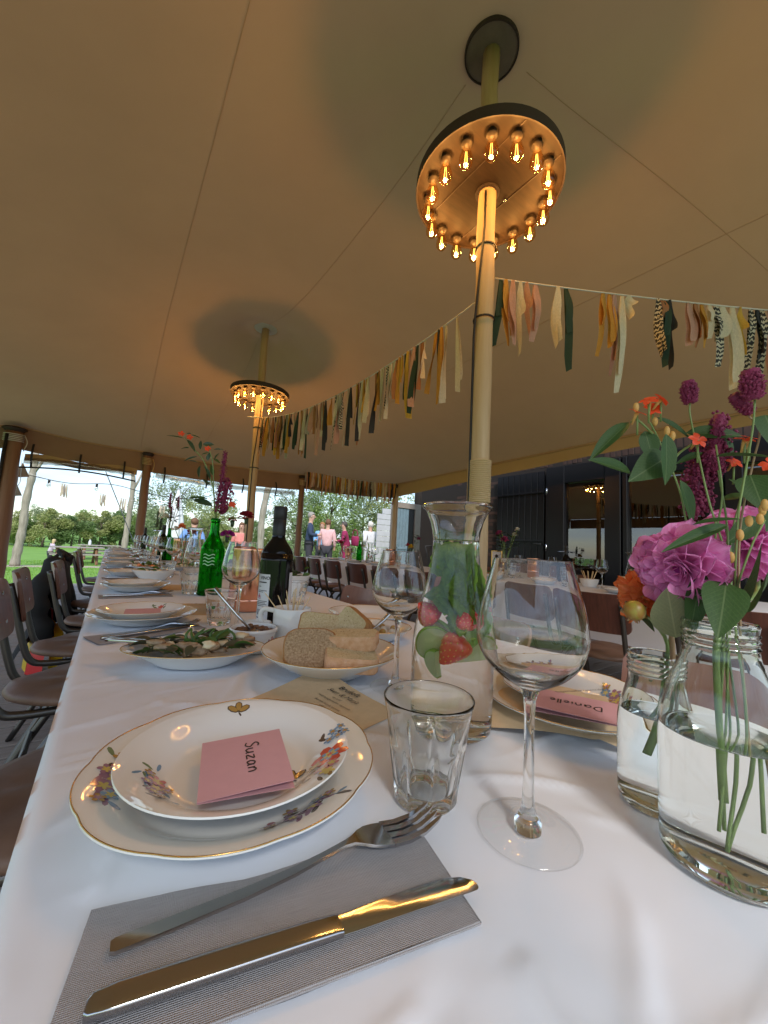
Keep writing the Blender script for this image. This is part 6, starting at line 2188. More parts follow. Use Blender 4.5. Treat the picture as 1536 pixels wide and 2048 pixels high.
LY = (1.86, 2.55, 3.2, 3.85, 4.5, 5.15, 5.8, 6.4)
for k, y in enumerate(LY):
    o_ = ORD[k + 2]
    dup(PB0, 'white dinner plate, %s place on the left of the long table' % o_, (0.095 + rng.uniform(-.015, .015), y, TZ + .002), rng.uniform(0, 1))
    if k in (1, 3, 5):
        pass
    else:
        dup(PS0, 'small side plate, %s place on the left of the long table' % o_, (0.095, y, TZ + .0095), rng.uniform(0, 6))
    if k < 5:
        napkin('grey napkin, %s place on the left of the long table' % o_, (-0.012, y - 0.175, TZ + .0008), rng.uniform(0, .2), L=0.225)
        fork('fork, %s place on the left of the long table' % o_, (0.01, y - 0.165, TZ + .0045), rng.uniform(.02, .2))
        knife('knife, %s place on the left of the long table' % o_, (0.0, y - 0.19, TZ + .0045), rng.uniform(0, .2))
        menu('kraft menu sheet, %s place on the left of the long table' % o_, (0.25, y + .10, TZ), -0.5 + rng.uniform(-.2, .2), text=False)
    dup(TB0, 'faceted tumbler, %s place on the left of the long table' % o_, (0.265 + rng.uniform(-.02, .02), y - 0.10 if k else 1.72, TZ + .001), rng.uniform(0, 1))
    dup(WG0, 'wine glass, %s place on the left of the long table' % o_, (0.335 + rng.uniform(-.02, .02), y + 0.02 if k else 2.08, TZ + .001), 0)
RY = (1.72, 2.4, 3.1, 3.8, 4.5, 5.2, 5.9, 6.5)
for k, y in enumerate(RY):
    o_ = ORD[k + 2]
    dup(PB0, 'white dinner plate, %s place on the right of the long table' % o_, (0.675, y + .12, TZ + .002), rng.uniform(0, 1))
    dup(WG0, 'wine glass, %s place on the right of the long table' % o_, (0.52 + rng.uniform(-.02, .02), y + 0.1, TZ + .001), 0)
    if k > 0:
        dup(TB0, 'faceted tumbler, %s place on the right of the long table' % o_, (0.56, y - 0.05, TZ + .001), 0)


def heap(name, label, cat, loc, mats, R_, n_, seed, leafy=True):
    t = thing(name, label, cat, loc)
    q_ = random.Random(seed)
    for k in range(n_):
        a, r_ = q_.uniform(0, 6.28), math.sqrt(q_.random()) * R_
        if leafy and k % 2:
            b = Vector((r_ * math.cos(a), r_ * math.sin(a), .012 + .02 * q_.random()))
            put('leaf', sl, t, Mx=leaf_matrix(b, b + Vector((math.cos(a * 3) * .04, math.sin(a * 3) * .04, q_.uniform(-.005, .025))), .024, q_.uniform(-1, 1)))
        else:
            MB().ball((r_ * math.cos(a), r_ * math.sin(a), .010 + .016 * q_.random()), (.014, .011, .009), seg=8, rings=6, nse=.3).build('morsel', mats[k % len(mats)], t, True)
    return t


sb3 = bowl('white oblong bowl with spoon beyond the third left place', (0.20, 2.28, TZ + .002), [(0, 0.003), (0.04, 0.003), (0.045, 0.0), (0.05, 0.002), (0.075, 0.03), (0.09, 0.05)], .003, 'small_bowl', gold=False, sx=1.1, sy=.8, rz=-.2)
heap('food_heap', 'yellow antipasti in the oblong bowl', 'antipasti', (0.20, 2.28, TZ + .025), ('petal_yellow', 'cheese', 'mushroom'), .05, 14, 4)
spn = thing('serving_spoon', 'steel spoon lying across the oblong white bowl', 'spoon', (0.20, 2.28, TZ + .055))
MB().tube([(-.12, .03, .012), (-.02, .0, .006), (.03, -.01, .0)], [.004, .003, .003], 8).build('handle', 'steel', spn, True)
MB().ball((.045, -.013, -.002), (.02, .013, .005)).build('spoon_bowl', 'steel', spn, True)
for lab, x, y, mt_, sd in (('dish of salmon and greens halfway down the long table', 0.22, 2.98, ('salmon', 'salmon', 'cheese'), 5), ('dish of dark salad further down the long table', 0.26, 4.15, ('tapenade', 'mushroom'), 6), ('dish of salad near the far end of the long table', 0.24, 5.6, ('mushroom', 'salmon'), 7),
                           ('dish of leafy bites in the middle of the long table', 0.42, 3.0, ('cheese', 'mushroom'), 8)):
    bowl('white platter, ' + lab, (x, y, TZ + .002), [(0, 0.003), (0.05, 0.003), (0.055, 0.0), (0.06, 0.002), (0.08, 0.012), (0.105, 0.022), (0.118, 0.026)], .0028, 'platter', cat='platter')
    heap('food_heap', 'food on the ' + lab, 'food', (x, y, TZ + .010), mt_, .08, 34, sd)
cooler('copper cooler behind wine glasses halfway down the long table', (0.46, 3.35, TZ + .001))
cooler('small seeming copper cooler far down the long table', (0.44, 5.0, TZ + .001))
bottle_black('black wine bottle far down the long table', (0.40, 4.05, TZ + .001))
bottle_black('black wine bottle near the far end of the long table', (0.38, 6.0, TZ + .001))
green_bottle('green glass bottle far down the long table with burgundy flowers', (0.44, 4.0, TZ + .001), 0, False)


def carafe_far(label, loc, fruit=True):
    t = thing('water_carafe', label, 'carafe', loc, 0, 'far carafes')
    MB().lathe(co + ci, 40).build('glass_body', 'clear', t, True)
    m = MB()
    q_ = random.Random(int(loc[1] * 100))
    if fruit:
        for k in range(12):
            a, r_ = q_.uniform(0, 6.28), .028 * math.sqrt(q_.random())
            m.ball((r_ * math.cos(a), r_ * math.sin(a), .06 + .1 * q_.random()), (.012, .010, .012), ['strawberry', 'mint', 'lime_flesh', 'mint'][k % 4], seg=8, rings=6, nse=.3)
        m.build('fruit', None, t, True)
    return t


carafe_far('carafe with fruit beside the green bottle on the long table', (0.42, 2.55, TZ + .001))
carafe_far('carafe far down the long table behind glasses', (0.40, 4.6, TZ + .001))

# ------------------------------------------------------------------ flowers
LFM = leaf_mesh('long', 'leaf', fold=0.22, bend=0.10, wmax=.42, n=10)
LFB = leaf_mesh('heart', 'leaf', fold=0.18, bend=0.10, wmax=.30, n=10)
LFD = leaf_mesh('long', 'leaf_dark', fold=0.25, bend=0.14, wmax=.45, n=8)
LFK = leaf_mesh('back', 'leaf_back', fold=0.12, bend=0.05, wmax=.42, n=10)


def clear_bottle(label, loc, co_, ci_, wl, name='glass_vase'):
    t = thing(name, label, 'vase', loc, 0, 'clear glass flower bottles')
    vessel(t, co_, ci_, wl, 'bottle_clear')
    return t


BSP, BLP = (0.440, 0.158), (0.402, 0.099)
thr = lambda z0, r_, n_: [p_ for k in range(n_) for p_ in ((r_, z0 + k * .005), (r_ + .0012, z0 + .0018 + k * .005), (r_, z0 + .0036 + k * .005))]
so = dens([(0, .004), (0.02, .003), (0.028, 0), (0.0305, .004), (0.031, .012), (0.031, .07), (0.030, .085), (0.026, .102), (0.0225, .115), (0.0215, .124)], 2) + thr(.126, .0215, 3) + [(0.0222, .1425), (0.0225, .1445), (0.0215, .146)]
si = dens([(0.0198, .1455), (0.0195, .124), (0.0205, .115), (0.024, .102), (0.028, .085), (0.029, .07), (0.029, .014), (0.026, .008), (0.018, .007), (0, .0075)], 2)
so = [(r_, z * .93) for r_, z in so]
si = [(r_, z * .93) for r_, z in si]
clear_bottle('small clear glass bottle vase with orange dahlia', (*BSP, TZ + .0012), so, si, .082)
lo = dens([(0, .006), (0.025, .004), (0.037, 0), (0.0415, .005), (0.0425, .015), (0.0425, .09), (0.0415, .108), (0.037, .128), (0.030, .148), (0.0255, .160), (0.0245, .166)], 2) + thr(.168, .0242, 3) + [(0.0248, .1845), (0.0252, .187), (0.0242, .189)]
li = dens([(0.0224, .1885), (0.0222, .166), (0.0232, .160), (0.0277, .148), (0.0345, .128), (0.039, .108), (0.040, .09), (0.040, .017), (0.036, .010), (0.025, .0095), (0, .0105)], 2)
lo = [(r_ * .97, z * .95) for r_, z in lo]
li = [(r_ * .97, z * .95) for r_, z in li]
clear_bottle('large clear glass bottle vase at the right edge with foliage', (*BLP, TZ + .0012), lo, li, .095)


def clampv(pts, c, prof_i, z0):
    """keep stems inside a bottle: shrink towards its axis below the mouth"""
    out = []
    zs = [z for r_, z in prof_i][::-1]
    rs = [r_ for r_, z in prof_i][::-1]
    for p_ in pts:
        p_ = Vector(p_)
        h_ = p_.z - z0
        if h_ < zs[-1]:
            lim = max(.002, float(np.interp(h_, zs, rs)) - .004)
            d_ = Vector((p_.x - c[0], p_.y - c[1]))
            if d_.length > lim:
                d_ *= lim / d_.length
            p_ = Vector((c[0] + d_.x, c[1] + d_.y, max(p_.z, z0 + .014)))
        out.append(p_)
    return out


sp_names = ['tall leafy milkweed stem with red orange florets', 'burnet stem reaching up left of the bouquet', 'tall burnet stem at the right edge', 'burnet stem leaning left at the right edge', 'stem with yellow buds at the right edge', 'slim bare green stem', 'stem of the burgundy plume', 'leafy stem with orange florets on the right', 'side twig', 'left twig']
SIDX = {0: 0, 1: 1, 2: 2, 3: 3, 4: 4}
bq = []
for k in range(8):
    t = thing('flower_stem', sp_names[k] + ', in the large clear vase', 'flower', (*BLP, TZ), 0, 'stems in the large clear vase')
    pts = clampv(STEMS_R[k] if k < 5 else [(*BLP, TZ + .03), (*BLP, TZ + .12)] + STEMS_R[k], BLP, li, TZ + .0012)
    P = smooth_path([p_ - t.location for p_ in pts], 4)
    MB().tube(P, [.0010 - .0003 * i / len(P) for i in range(len(P))], 7).build('stem', 'stem' if k != 3 else 'stem_red', t, True)
    bq.append(t)
for a in (8, 9):
    P = smooth_path([Vector(p_) - bq[0].location for p_ in STEMS_R[a]], 4)
    MB().tube(P, .0010, 6).build('twig', 'stem', bq[0], True)
q = random.Random(14)
for k, (a, b, w) in enumerate(LEAVES_R):
    host = bq[0] if Vector(b).x < 0.36 or k < 7 else bq[[4, 7, 2][k % 3]]
    me_ = LFB if k in (2, 8, 13, 14, 19) else (LFK if k == 18 else LFM)
    if k == 26:
        continue
    va, vb = Vector(a) - host.location, Vector(b) - host.location
    if k == 13:
        up = (cam.location - Vector(a)).normalized()
    else:
        up = Vector((-.35 + q.uniform(-.3, .3), -.6, q.uniform(.25, .9)))
    if k in (18, 2, 8, 12):
        up = (cam.location - Vector(a)).normalized() + Vector((0, 0, .25))
    put('leaf', me_, host, Mx=leaf_matrix(va, vb, w * 1.3, q.uniform(-.25, .25), up))


def burnet(parent, a, b, w, seed):
    a, b = Vector(a), Vector(b)
    ax = (b - a)
    L = ax.length
    ax = ax.normalized()
    u = ax.orthogonal().normalized()
    v = ax.cross(u)
    q_ = random.Random(seed)
    m = MB()
    n_ = 150
    for k in range(n_):
        t = (k + .5) / n_
        r_ = w * .42 * (math.sin(PI * min(1, .12 + .8 * t)) ** .5)
        g_ = k * 2.39996 + q_.uniform(-.5, .5)
        r_ *= q_.uniform(.85, 1.15)
        c = a + ax * (L * t) + (u * math.cos(g_) + v * math.sin(g_)) * r_
        m.ball(c, (w * .075, w * .075, w * .095), seg=6, rings=4)
        tip = c + (u * math.cos(g_) + v * math.sin(g_)) * w * .12 + ax * w * .03 * q_.uniform(-1, 1)
        m.tube([c, tip], [w * .018, w * .03], 4)
    m.tube([a, a + ax * L], w * .36, 8)
    m.build('flower_head', 'burgundy', parent, True)


for k, (a, b, w) in enumerate(BURNETS):
    host = bq[[1, 3, 2, 5, 5][k]]
    burnet(host, Vector(a) - host.location, Vector(b) - host.location, w * 1.05, k)


def plume(parent, pts, w, seed, n_=420, mname='burgundy'):
    P = smooth_path(pts, 8)
    q_ = random.Random(seed)
    m = MB()
    for k in range(n_):
        u = q_.random()
        c = P[min(len(P) - 1, int(u * len(P)))]
        d_ = Vector((q_.gauss(0, 1), q_.gauss(0, 1), q_.gauss(0, 1)))
        d_ = d_.normalized() * w * q_.random() ** .5 * (0.5 + .9 * math.sin(PI * min(1, max(.1, u))))
        m.ball(c + d_, w * .14 * q_.uniform(.7, 1.4), seg=5, rings=4)
    m.tube(P, w * .35, 6)
    m.build('flower_plume', mname, parent, True)


for k, pts in enumerate(AMARANTH):
    plume(bq[6], [Vector(p_) - bq[6].location for p_ in pts], .0105, k)


def floret(parent, c, s_, seed, mname='petal_red', d=None):
    """small five petal flower: petals are pieces, a short tube below"""
    q_ = random.Random(seed)
    c = Vector(c)
    d = Vector(d) if d else Vector((q_.uniform(-.8, .1), q_.uniform(-.9, -.1), q_.uniform(.1, .9)))
    d = d.normalized()
    u = d.orthogonal().normalized()
    v = d.cross(u)
    for k in range(5):
        g_ = 2 * PI * k / 5 + q_.uniform(-.2, .2)
        dr = (u * math.cos(g_) + v * math.sin(g_))
        put('petal', leaf_mesh('petal', mname, fold=.25, bend=.25, wmax=.6, n=5), parent, Mx=leaf_matrix(c, c + (dr + d * .25).normalized() * s_, s_ * .72, 0, d))
    MB().tube([c - d * s_ * 1.1 - Vector((0, 0, s_ * .3)), c - d * s_ * .4, c], [s_ * .10, s_ * .2, s_ * .24], 6).build('calyx', 'bud_yellow', parent, True)


for k, c in enumerate(ORANGES):
    host = bq[0] if k < 5 else bq[7]
    floret(host, Vector(c) - host.location, .0085 if k < 6 else .0075, k)
    MB().tube([Vector(c) - host.location, Vector(c) - host.location + Vector((.004, .002, -.02))], [.0009, .0009], 5).build('twig', 'stem', host, True)
for k, c in enumerate(YBUDS):
    host = bq[0] if k < 4 else bq[4]
    MB().ball(Vector(c) - host.location, (.0026, .0026, .0048), seg=8, rings=6).build('bud', 'bud_yellow', host, True)


def dahlia(name, label, pos, rad, facing, mname, core, rings, stem_pts, stem_m, seed, group, wide=.62, cat='dahlia', z0=None):
    t = thing(name, label, cat, pos, 0, group)
    q_ = random.Random(seed)
    f = Vector(facing).normalized()
    u = f.orthogonal().normalized()
    v = f.cross(u)
    pm_ = [petal_mesh('dahlia%d' % z_, mname, cup=.30 + .25 * z_, curl=(.12, -.22, .32)[z_], wmax=.66) for z_ in range(3)]
    for ri, (n_, rr_, el, L) in enumerate(rings):
        for k in range(n_):
            g_ = 2 * PI * (k + .5 * (ri % 2)) / n_ + q_.uniform(-.12, .12)
            dr = u * math.cos(g_) + v * math.sin(g_)
            e = el + q_.uniform(-.2, .2)
            base = f * (rad * (.10 + .10 * ri * .3)) + dr * rad * .06
            tip = base + (dr * math.cos(e) + f * math.sin(e)) * rad * L * q_.uniform(.82, 1.1)
            put('petal', pm_[q_.randrange(3)], t, Mx=leaf_matrix(base, tip, rad * wide * L * q_.uniform(.85, 1.25), q_.uniform(-.35, .35), f))
    MB().ball(f * rad * .25, rad * .22, nse=.4).build('flower_core', core, t, True)
    P = smooth_path([Vector(p_) - Vector(pos) for p_ in stem_pts], 4)
    MB().tube(P, .0024, 8).build('stem', stem_m, t, True)
    return t


toC = cam.location - Vector(DAHLIA_M)
RNG1 = ((13, 0, -.35, .98), (13, 0, -.02, 1.0), (12, 0, .28, .92), (11, 0, .58, .80), (9, 0, .88, .64), (7, 0, 1.15, .48), (4, 0, 1.4, .38))
st = clampv(STEMS_S[2], BSP, si, TZ + .0012)
dahlia('dahlia', 'large magenta dahlia bloom above the clear vases', DAHLIA_M, .0375, toC.normalized() + Vector((-.70, .48, -.30)), 'petal_magenta', 'petal_deep', RNG1, st, 'stem', 1, 'dahlias in the clear vases', .72)
dahlia('dahlia', 'second magenta dahlia half hidden behind leaves at the right', DAHLIA_M2, .040, toC + Vector((.2, 0, .1)), 'petal_magenta', 'petal_deep', RNG1, [DAHLIA_M2, Vector(DAHLIA_M2) + Vector((-.01, -.01, -.05)), (*BLP, TZ + .18), (*BLP, TZ + .05)], 'stem', 2, 'dahlias in the clear vases', .62)
RNG2 = ((12, 0, -.5, 1.0), (12, 0, -.1, 1.0), (11, 0, .3, .9), (9, 0, .65, .75), (7, 0, 1.0, .6), (4, 0, 1.3, .45))
st = clampv(STEMS_S[0], BSP, si, TZ + .0012)
dahlia('dahlia', 'orange dahlia in the small clear vase under the magenta bloom', DAHLIA_O, .030, toC + Vector((-.3, .1, -.05)), 'petal_orange', 'bud_yellow', RNG2, st, 'stem_red', 3, 'dahlias in the clear vases', .42)
bt = thing('dahlia_bud', 'round green and red dahlia bud left of the orange dahlia', 'flower bud', BUD, 0)
fv = Vector((-.75, -.35, .3)).normalized()
m = MB()
m.lathe([(0, -.0095), (.005, -.0085), (.0085, -.003), (.0092, .002), (.0078, .007), (.0045, .0095), (0, .0102)], 20, T=fv.to_track_quat('Z', 'Y').to_matrix().to_4x4())
m.build('bud_body', 'bud', bt, True)
bp_ = leaf_mesh('sepal', 'bud', fold=.9, bend=.3, wmax=.5, n=6)
for k in range(7):
    a = 2 * PI * k / 7
    u_ = fv.orthogonal().normalized()
    w_ = fv.cross(u_)
    d_ = u_ * math.cos(a) + w_ * math.sin(a)
    put('sepal', bp_, bt, Mx=leaf_matrix(-fv * .0085 + d_ * .005, fv * .007 + d_ * .0095, .009, 0, d_))
P = smooth_path([Vector(p_) - Vector(BUD) for p_ in clampv(STEMS_S[1], BSP, si, TZ + .0012)], 4)
MB().tube(P, .0018, 7).build('stem', 'stem', bt, True)

# bouquet in the green bottle
GB = Vector((0.346, 1.678, TZ))
gn = ['leafy milkweed stem', 'thin upright leafy stem', 'burgundy spike stem', 'red carnation stem', 'twiggy orange floret stem', 'magenta bloom stem']
gs = []
for k in range(6):
    t = thing('flower_stem', gn[k] + ' in the green glass bottle', 'flower', GB, 0, 'stems in the green bottle')
    P = smooth_path([Vector(p_) - GB for p_ in STEMS_G[k]], 4)
    gl = [Vector((0, 0, .05)), Vector((0, 0, .29))]
    Q = [p_ for p_ in P if p_.z > .31]
    P = smooth_path(gl + Q[::3] + [Q[-1] if Q else P[-1]], 3)
    MB().tube(P, [.003 - .0016 * i / len(P) for i in range(len(P))], 6).build('stem', 'stem', t, True)
    gs.append(t)
q = random.Random(3)
for k, (a, b, w) in enumerate(LEAVES_G):
    host = gs[k % 2]
    put('leaf', LFD if k % 3 else LFM, host, Mx=leaf_matrix(Vector(a) - GB, Vector(b) - GB, w * 1.05, q.uniform(-.3, .3), Vector((-.2 + q.uniform(-.4, .4), -.8, .5))))
plume(gs[2], [Vector(p_) - GB for p_ in SPIKE_G], .013, 5, 700)
plume(gs[2], [Vector(p_) - GB + Vector((.02, -.01, 0)) for p_ in SPIKE_G[2:]], .026, 6, 300)
for k, (c, w) in enumerate(CARN_G):
    t = gs[3] if k < 2 else gs[5]
    c = Vector(c) - GB
    q_ = random.Random(k)
    pm_ = leaf_mesh('carnation', 'carnation' if k < 2 else 'petal_deep', fold=.3, bend=.2, wmax=.75, n=7, ser=.12)
    for j in range(34):
        a, e = q_.uniform(0, 6.28), q_.uniform(-.1, 1.3)
        d_ = Vector((math.cos(a) * math.cos(e), math.sin(a) * math.cos(e), math.sin(e) * .8))
        put('petal', pm_, t, Mx=leaf_matrix(c + d_ * w * .06, c + d_ * w * .5, w * .36, q_.uniform(-1, 1)))
    MB().lathe([(0, -.03), (.006, -.028), (.009, -.004), (0, 0)], 10, T=Matrix.Translation(c)).build('calyx', 'leaf_dark', t, True)
for k, c in enumerate(ORANGE_G):
    floret(gs[0] if k < 3 else gs[4], Vector(c) - GB, .013, k + 40, d=(-.3, -.9, .3))


def posy(label, base, H, spec, seed, stem_h=.3, group='far posies'):
    """bunch: spec = list of (kind, material, dx, dy, dz, size)"""
    t = thing('posy', label, 'flowers', base, 0, group)
    q_ = random.Random(seed)
    for kind, mn, dx, dy, dz, s_ in spec:
        P = [(0, 0, stem_h * .2), (dx * .2, dy * .2, stem_h), (dx, dy, dz)]
        MB().tube(smooth_path(P, 4), .0025, 5).build('stem', 'stem', t, True)
        if kind == 'spike':
            plume(t, [Vector((dx, dy, dz - s_ * 6)), Vector((dx, dy, dz - s_ * 3)), Vector((dx, dy, dz))], s_, seed, 160, mn)
        elif kind == 'bloom':
            pm_ = leaf_mesh('bloom', mn, fold=.3, bend=.1, wmax=.62, n=5)
            for j in range(26):
                a, e = q_.uniform(0, 6.28), q_.uniform(-.3, 1.4)
                d_ = Vector((math.cos(a) * math.cos(e), math.sin(a) * math.cos(e), math.sin(e)))
                put('petal', pm_, t, Mx=leaf_matrix(Vector((dx, dy, dz)), Vector((dx, dy, dz)) + d_ * s_, s_ * .5, q_.uniform(-1, 1)))
        else:
            for j in range(9):
                a = q_.uniform(0, 6.28)
                b = Vector(P[1]).lerp(Vector(P[2]), q_.uniform(.3, 1))
                put('leaf', LFD, t, Mx=leaf_matrix(b, b + Vector((math.cos(a), math.sin(a), q_.uniform(-.2, .6))) * s_, s_ * .35, 0))
    return t


posy('burgundy spike flowers in the far green bottle on the long table', (0.44, 4.0, TZ), .3, [('spike', 'burgundy', -.02, 0, .62, .022), ('spike', 'burgundy', .05, .02, .60, .02), ('spike', 'burgundy', .0, .03, .50, .022), ('bloom', 'petal_white', -.05, 0, .40, .04), ('leaf', 'leaf', .06, 0, .5, .06), ('leaf', 'leaf', -.03, 0, .45, .06)], 5)
posy('dark spiky flowers near the far end of the long table', (0.46, 5.5, TZ), .2, [('spike', 'leaf_dark', 0, 0, .52, .03), ('spike', 'leaf_dark', .04, 0, .45, .028), ('leaf', 'leaf', -.04, 0, .35, .06), ('bloom', 'petal_yellow', .08, 0, .22, .03)], 6, .18)
posy('magenta and orange blooms behind glasses on the long table', (0.45, 3.2, TZ), .2, [('bloom', 'petal_orange', -.02, 0, .30, .035), ('bloom', 'burgundy', .05, -.02, .26, .045), ('bloom', 'petal_white', -.06, .02, .28, .03), ('leaf', 'leaf', .03, 0, .30, .05)], 7, .16)
vz = thing('glass_vase', 'small glass vase far down the long table holding bright blooms', 'vase', (0.45, 3.2, TZ + .001), 0, 'far vases')
MB().lathe(so + si, 40).build('glass_body', 'bottle_clear', vz, True)
vz2 = dup(vz, 'small glass vase near the far table end holding dark spikes', (0.46, 5.5, TZ + .001), 0)
# ------------------------------------------------------------------ far table: ware, vases, flowers
def w2(lab, x, y, proto=None):
    dup(WG0, lab, (x, y, TZ + .001), 0, 'wine glasses on the far table')


T2W = ((3.05, 1.43, 'wine glass on the far table before the black door'), (2.98, 2.28, 'wine glass on the far table behind the big glass, left'), (3.02, 2.14, 'wine glass on the far table behind the big glass, right'), (3.25, 1.95, 'wine glass on the far table behind the big glass rim'),
       (2.95, 3.05, 'wine glass on the far table left of the carafe neck'), (3.0, 3.55, 'wine glass on the far table, fifth chair'), (2.95, 4.1, 'wine glass on the far table, third chair'), (3.1, 4.35, 'wine glass on the far table near the green bottle'), (3.2, 4.7, 'wine glass on the far table, second chair'), (2.98, 5.0, 'wine glass on the far table, first chair'), (3.1, 5.4, 'wine glass at the far left end of the far table'), (3.3, 5.65, 'wine glass last on the far table'), (3.0, .9, 'wine glass on the far table hidden behind the small vase'))
for x, y, lab in T2W:
    w2(lab, x, y)
for k, y in enumerate((1.2, 1.75, 2.35, 2.95, 3.5, 4.1, 4.7, 5.3, 5.9)):
    dup(PB0, 'white plate on the far table, %s place from the right' % ORD[k], (2.83, y, TZ + .002), y)
for k, y in enumerate((1.62, 2.2, 3.2, 3.85, 4.5, 5.1)):
    dup(TB0, 'tumbler on the far table, %s from the right' % ORD[k], (2.98, y, TZ + .001), y)
cooler('copper cooler on the far table behind the large wine glass', (3.22, 2.12, TZ + .001))
cooler('copper cooler on the far table before the white shirt guest', (3.1, 4.2, TZ + .001), 1.05)
cooler('copper cooler on the far table before the woman in pink', (3.1, 5.3, TZ + .001), .95)
bottle_black('black wine bottle on the far table behind the big glass', (3.3, 1.85, TZ + .001))
green_bottle('small seeming green bottle on the far table', (2.95, 4.75, TZ + .001), 0, False)
carafe_far('fruit water carafe on the far table before the woman in burgundy', (3.0, 4.55, TZ + .001))
carafe_far('carafe on the far table at the right, before the second door', (3.2, 1.28, TZ + .001))
tbx = bowl('white bowl of cocktail picks on the far table', (3.12, 1.56, TZ + .002), [(0, 0.003), (0.04, 0.003), (0.045, 0.0), (0.05, 0.003), (0.062, 0.03), (0.07, 0.06)], .003, 'small_bowl', gold=False)
for k in range(9):
    a = k * 0.7
    t = thing('cocktail_pick', 'cocktail pick in the far white bowl', 'cocktail pick', (3.12, 1.56, TZ + .01), 0, 'picks in the far bowl')
    MB().tube([(0.01 * math.cos(a), .01 * math.sin(a), 0), (.055 * math.cos(a), .055 * math.sin(a), .115)], .0022, 5).build('stick', 'wood_pick', t, True)
bowl('white bread dish on the far table', (2.98, 2.5, TZ + .002), [(0, 0.003), (0.05, 0.003), (0.055, 0.0), (0.06, 0.002), (0.09, 0.018), (0.12, 0.03)], .003, 'platter', cat='platter')
heap('food_heap', 'bread and yellow fruit heaped on the far dish', 'food', (2.98, 2.5, TZ + .015), ('crust', 'petal_yellow', 'crumb'), .08, 26, 12)
ms = thing('menu_sheet', 'kraft card standing on the far table at the right', 'menu', (3.02, 1.22, TZ), 0)
MB().box((0, 0, .055), (.003, .16, .11)).build('paper', 'kraft', ms, False)
ms.rotation_euler = (0, .12, .1)
pfm = thing('picture_frame', 'small gold framed white print standing on the far table', 'frame', (3.25, 2.56, TZ), 0.15)
MB().box((0, 0, .17), (.012, .10, .15), bev=.002).build('print_board', 'label_paper', pfm, False)
for a, b, c, d in ((0, .055, .17, (.018, .012, .16)), (0, -.055, .17, (.018, .012, .16)), (0, 0, .25, (.018, .122, .012)), (0, 0, .09, (.018, .122, .012))):
    MB().box((a, b, c), d, bev=.002).build('frame_bar', 'gold', pfm, False)
m = MB()
for y, z, s_ in ((.0, .20, .018), (-.02, .14, .016), (.02, .125, .014), (.01, .165, .01)):
    m.ball((-.007, y, z), (.001, s_, s_ * .8), nse=.5)
m.build('print_mark', 'ink', pfm, True)
MB().tube([(0, 0, 0), (0, 0, .09)], .02, 8).build('stand', 'gold', pfm, True)
vza = dup(vz, 'glass vase on the far table beside the framed print', (3.2, 2.42, TZ + .001), 0)
posy('dark mixed flowers on the far table beside the framed print', (3.2, 2.42, TZ), .3, [('leaf', 'leaf', -.05, 0, .42, .09), ('leaf', 'leaf', .06, -.05, .45, .09), ('leaf', 'leaf', 0, .05, .46, .08), ('bloom', 'burgundy', -.04, -.02, .36, .045), ('bloom', 'burgundy', -.06, .03, .42, .04), ('bloom', 'petal_white', .10, -.06, .47, .03), ('bloom', 'petal_white', .12, -.02, .42, .03)], 8, .18)
vzb = dup(vz, 'glass vase on the far table with magenta and orange blooms', (3.02, 2.62, TZ + .001), 0)
posy('magenta and orange blooms on the far table by the carafe', (3.02, 2.62, TZ), .2, [('bloom', 'petal_deep', 0, 0, .24, .05), ('bloom', 'petal_orange', .0, -.01, .14, .035), ('bloom', 'petal_white', .02, .07, .28, .04), ('bloom', 'petal_white', .03, .05, .20, .035), ('leaf', 'leaf', .05, -.03, .28, .06)], 9, .12)
vzc = dup(vz, 'glass vase on the far table with yellow and white blooms', (3.15, 1.16, TZ + .001), 0)
posy('yellow and white round blooms at the right of the far table', (3.15, 1.16, TZ), .2, [('bloom', 'petal_yellow', -.02, -.02, .36, .038), ('bloom', 'petal_white', -.03, -.06, .27, .05), ('bloom', 'petal_white', 0, .05, .2, .035), ('leaf', 'leaf', .05, .03, .3, .06)], 10, .15)
vzd = dup(vz, 'glass vase on the far table with red and yellow bloom', (3.25, 3.95, TZ + .001), 0)
posy('red and yellow bloom with dark sprigs on the far table', (3.25, 3.95, TZ), .2, [('bloom', 'petal_yellow', 0, 0, .25, .045), ('bloom', 'carnation', -.03, .03, .27, .04), ('leaf', 'leaf', .05, -.05, .42, .07), ('bloom', 'burgundy', .06, -.08, .36, .035)], 11, .15)
vze = dup(vz, 'glass vase at the far left end of the far table', (3.2, 5.75, TZ + .001), 0)
posy('dark red blooms at the left end of the far table', (3.2, 5.75, TZ), .2, [('bloom', 'carnation', 0, 0, .27, .05), ('leaf', 'leaf', .05, -.05, .42, .07), ('leaf', 'leaf', -.05, .05, .3, .07), ('bloom', 'carnation', .02, -.06, .33, .03)], 12, .15)

# ------------------------------------------------------------------ guests
for nm_, c_ in (('navy', (.035, .055, .11)), ('blue', (.16, .30, .58)), ('sky', (.22, .45, .75)), ('rose', (.72, .45, .45)), ('wine', (.30, .02, .09)), ('white', (.72, .72, .74)), ('lilac', (.60, .50, .62)), ('coral', (.70, .25, .22)), ('charcoal', (.04, .04, .05))):
    mat('wear_' + nm_, c_, .85, var=.12, vscale=14, bump=.3, bscale=30)
for nm_, c_ in (('grey', (.32, .29, .26)), ('brown', (.16, .075, .035)), ('ginger', (.36, .16, .06)), ('dark', (.07, .06, .055)), ('white', (.68, .64, .58)), ('blond', (.62, .47, .26))):
    mat('hair_' + nm_, c_, .7, var=.3, vscale=40, bump=.5, bscale=60)


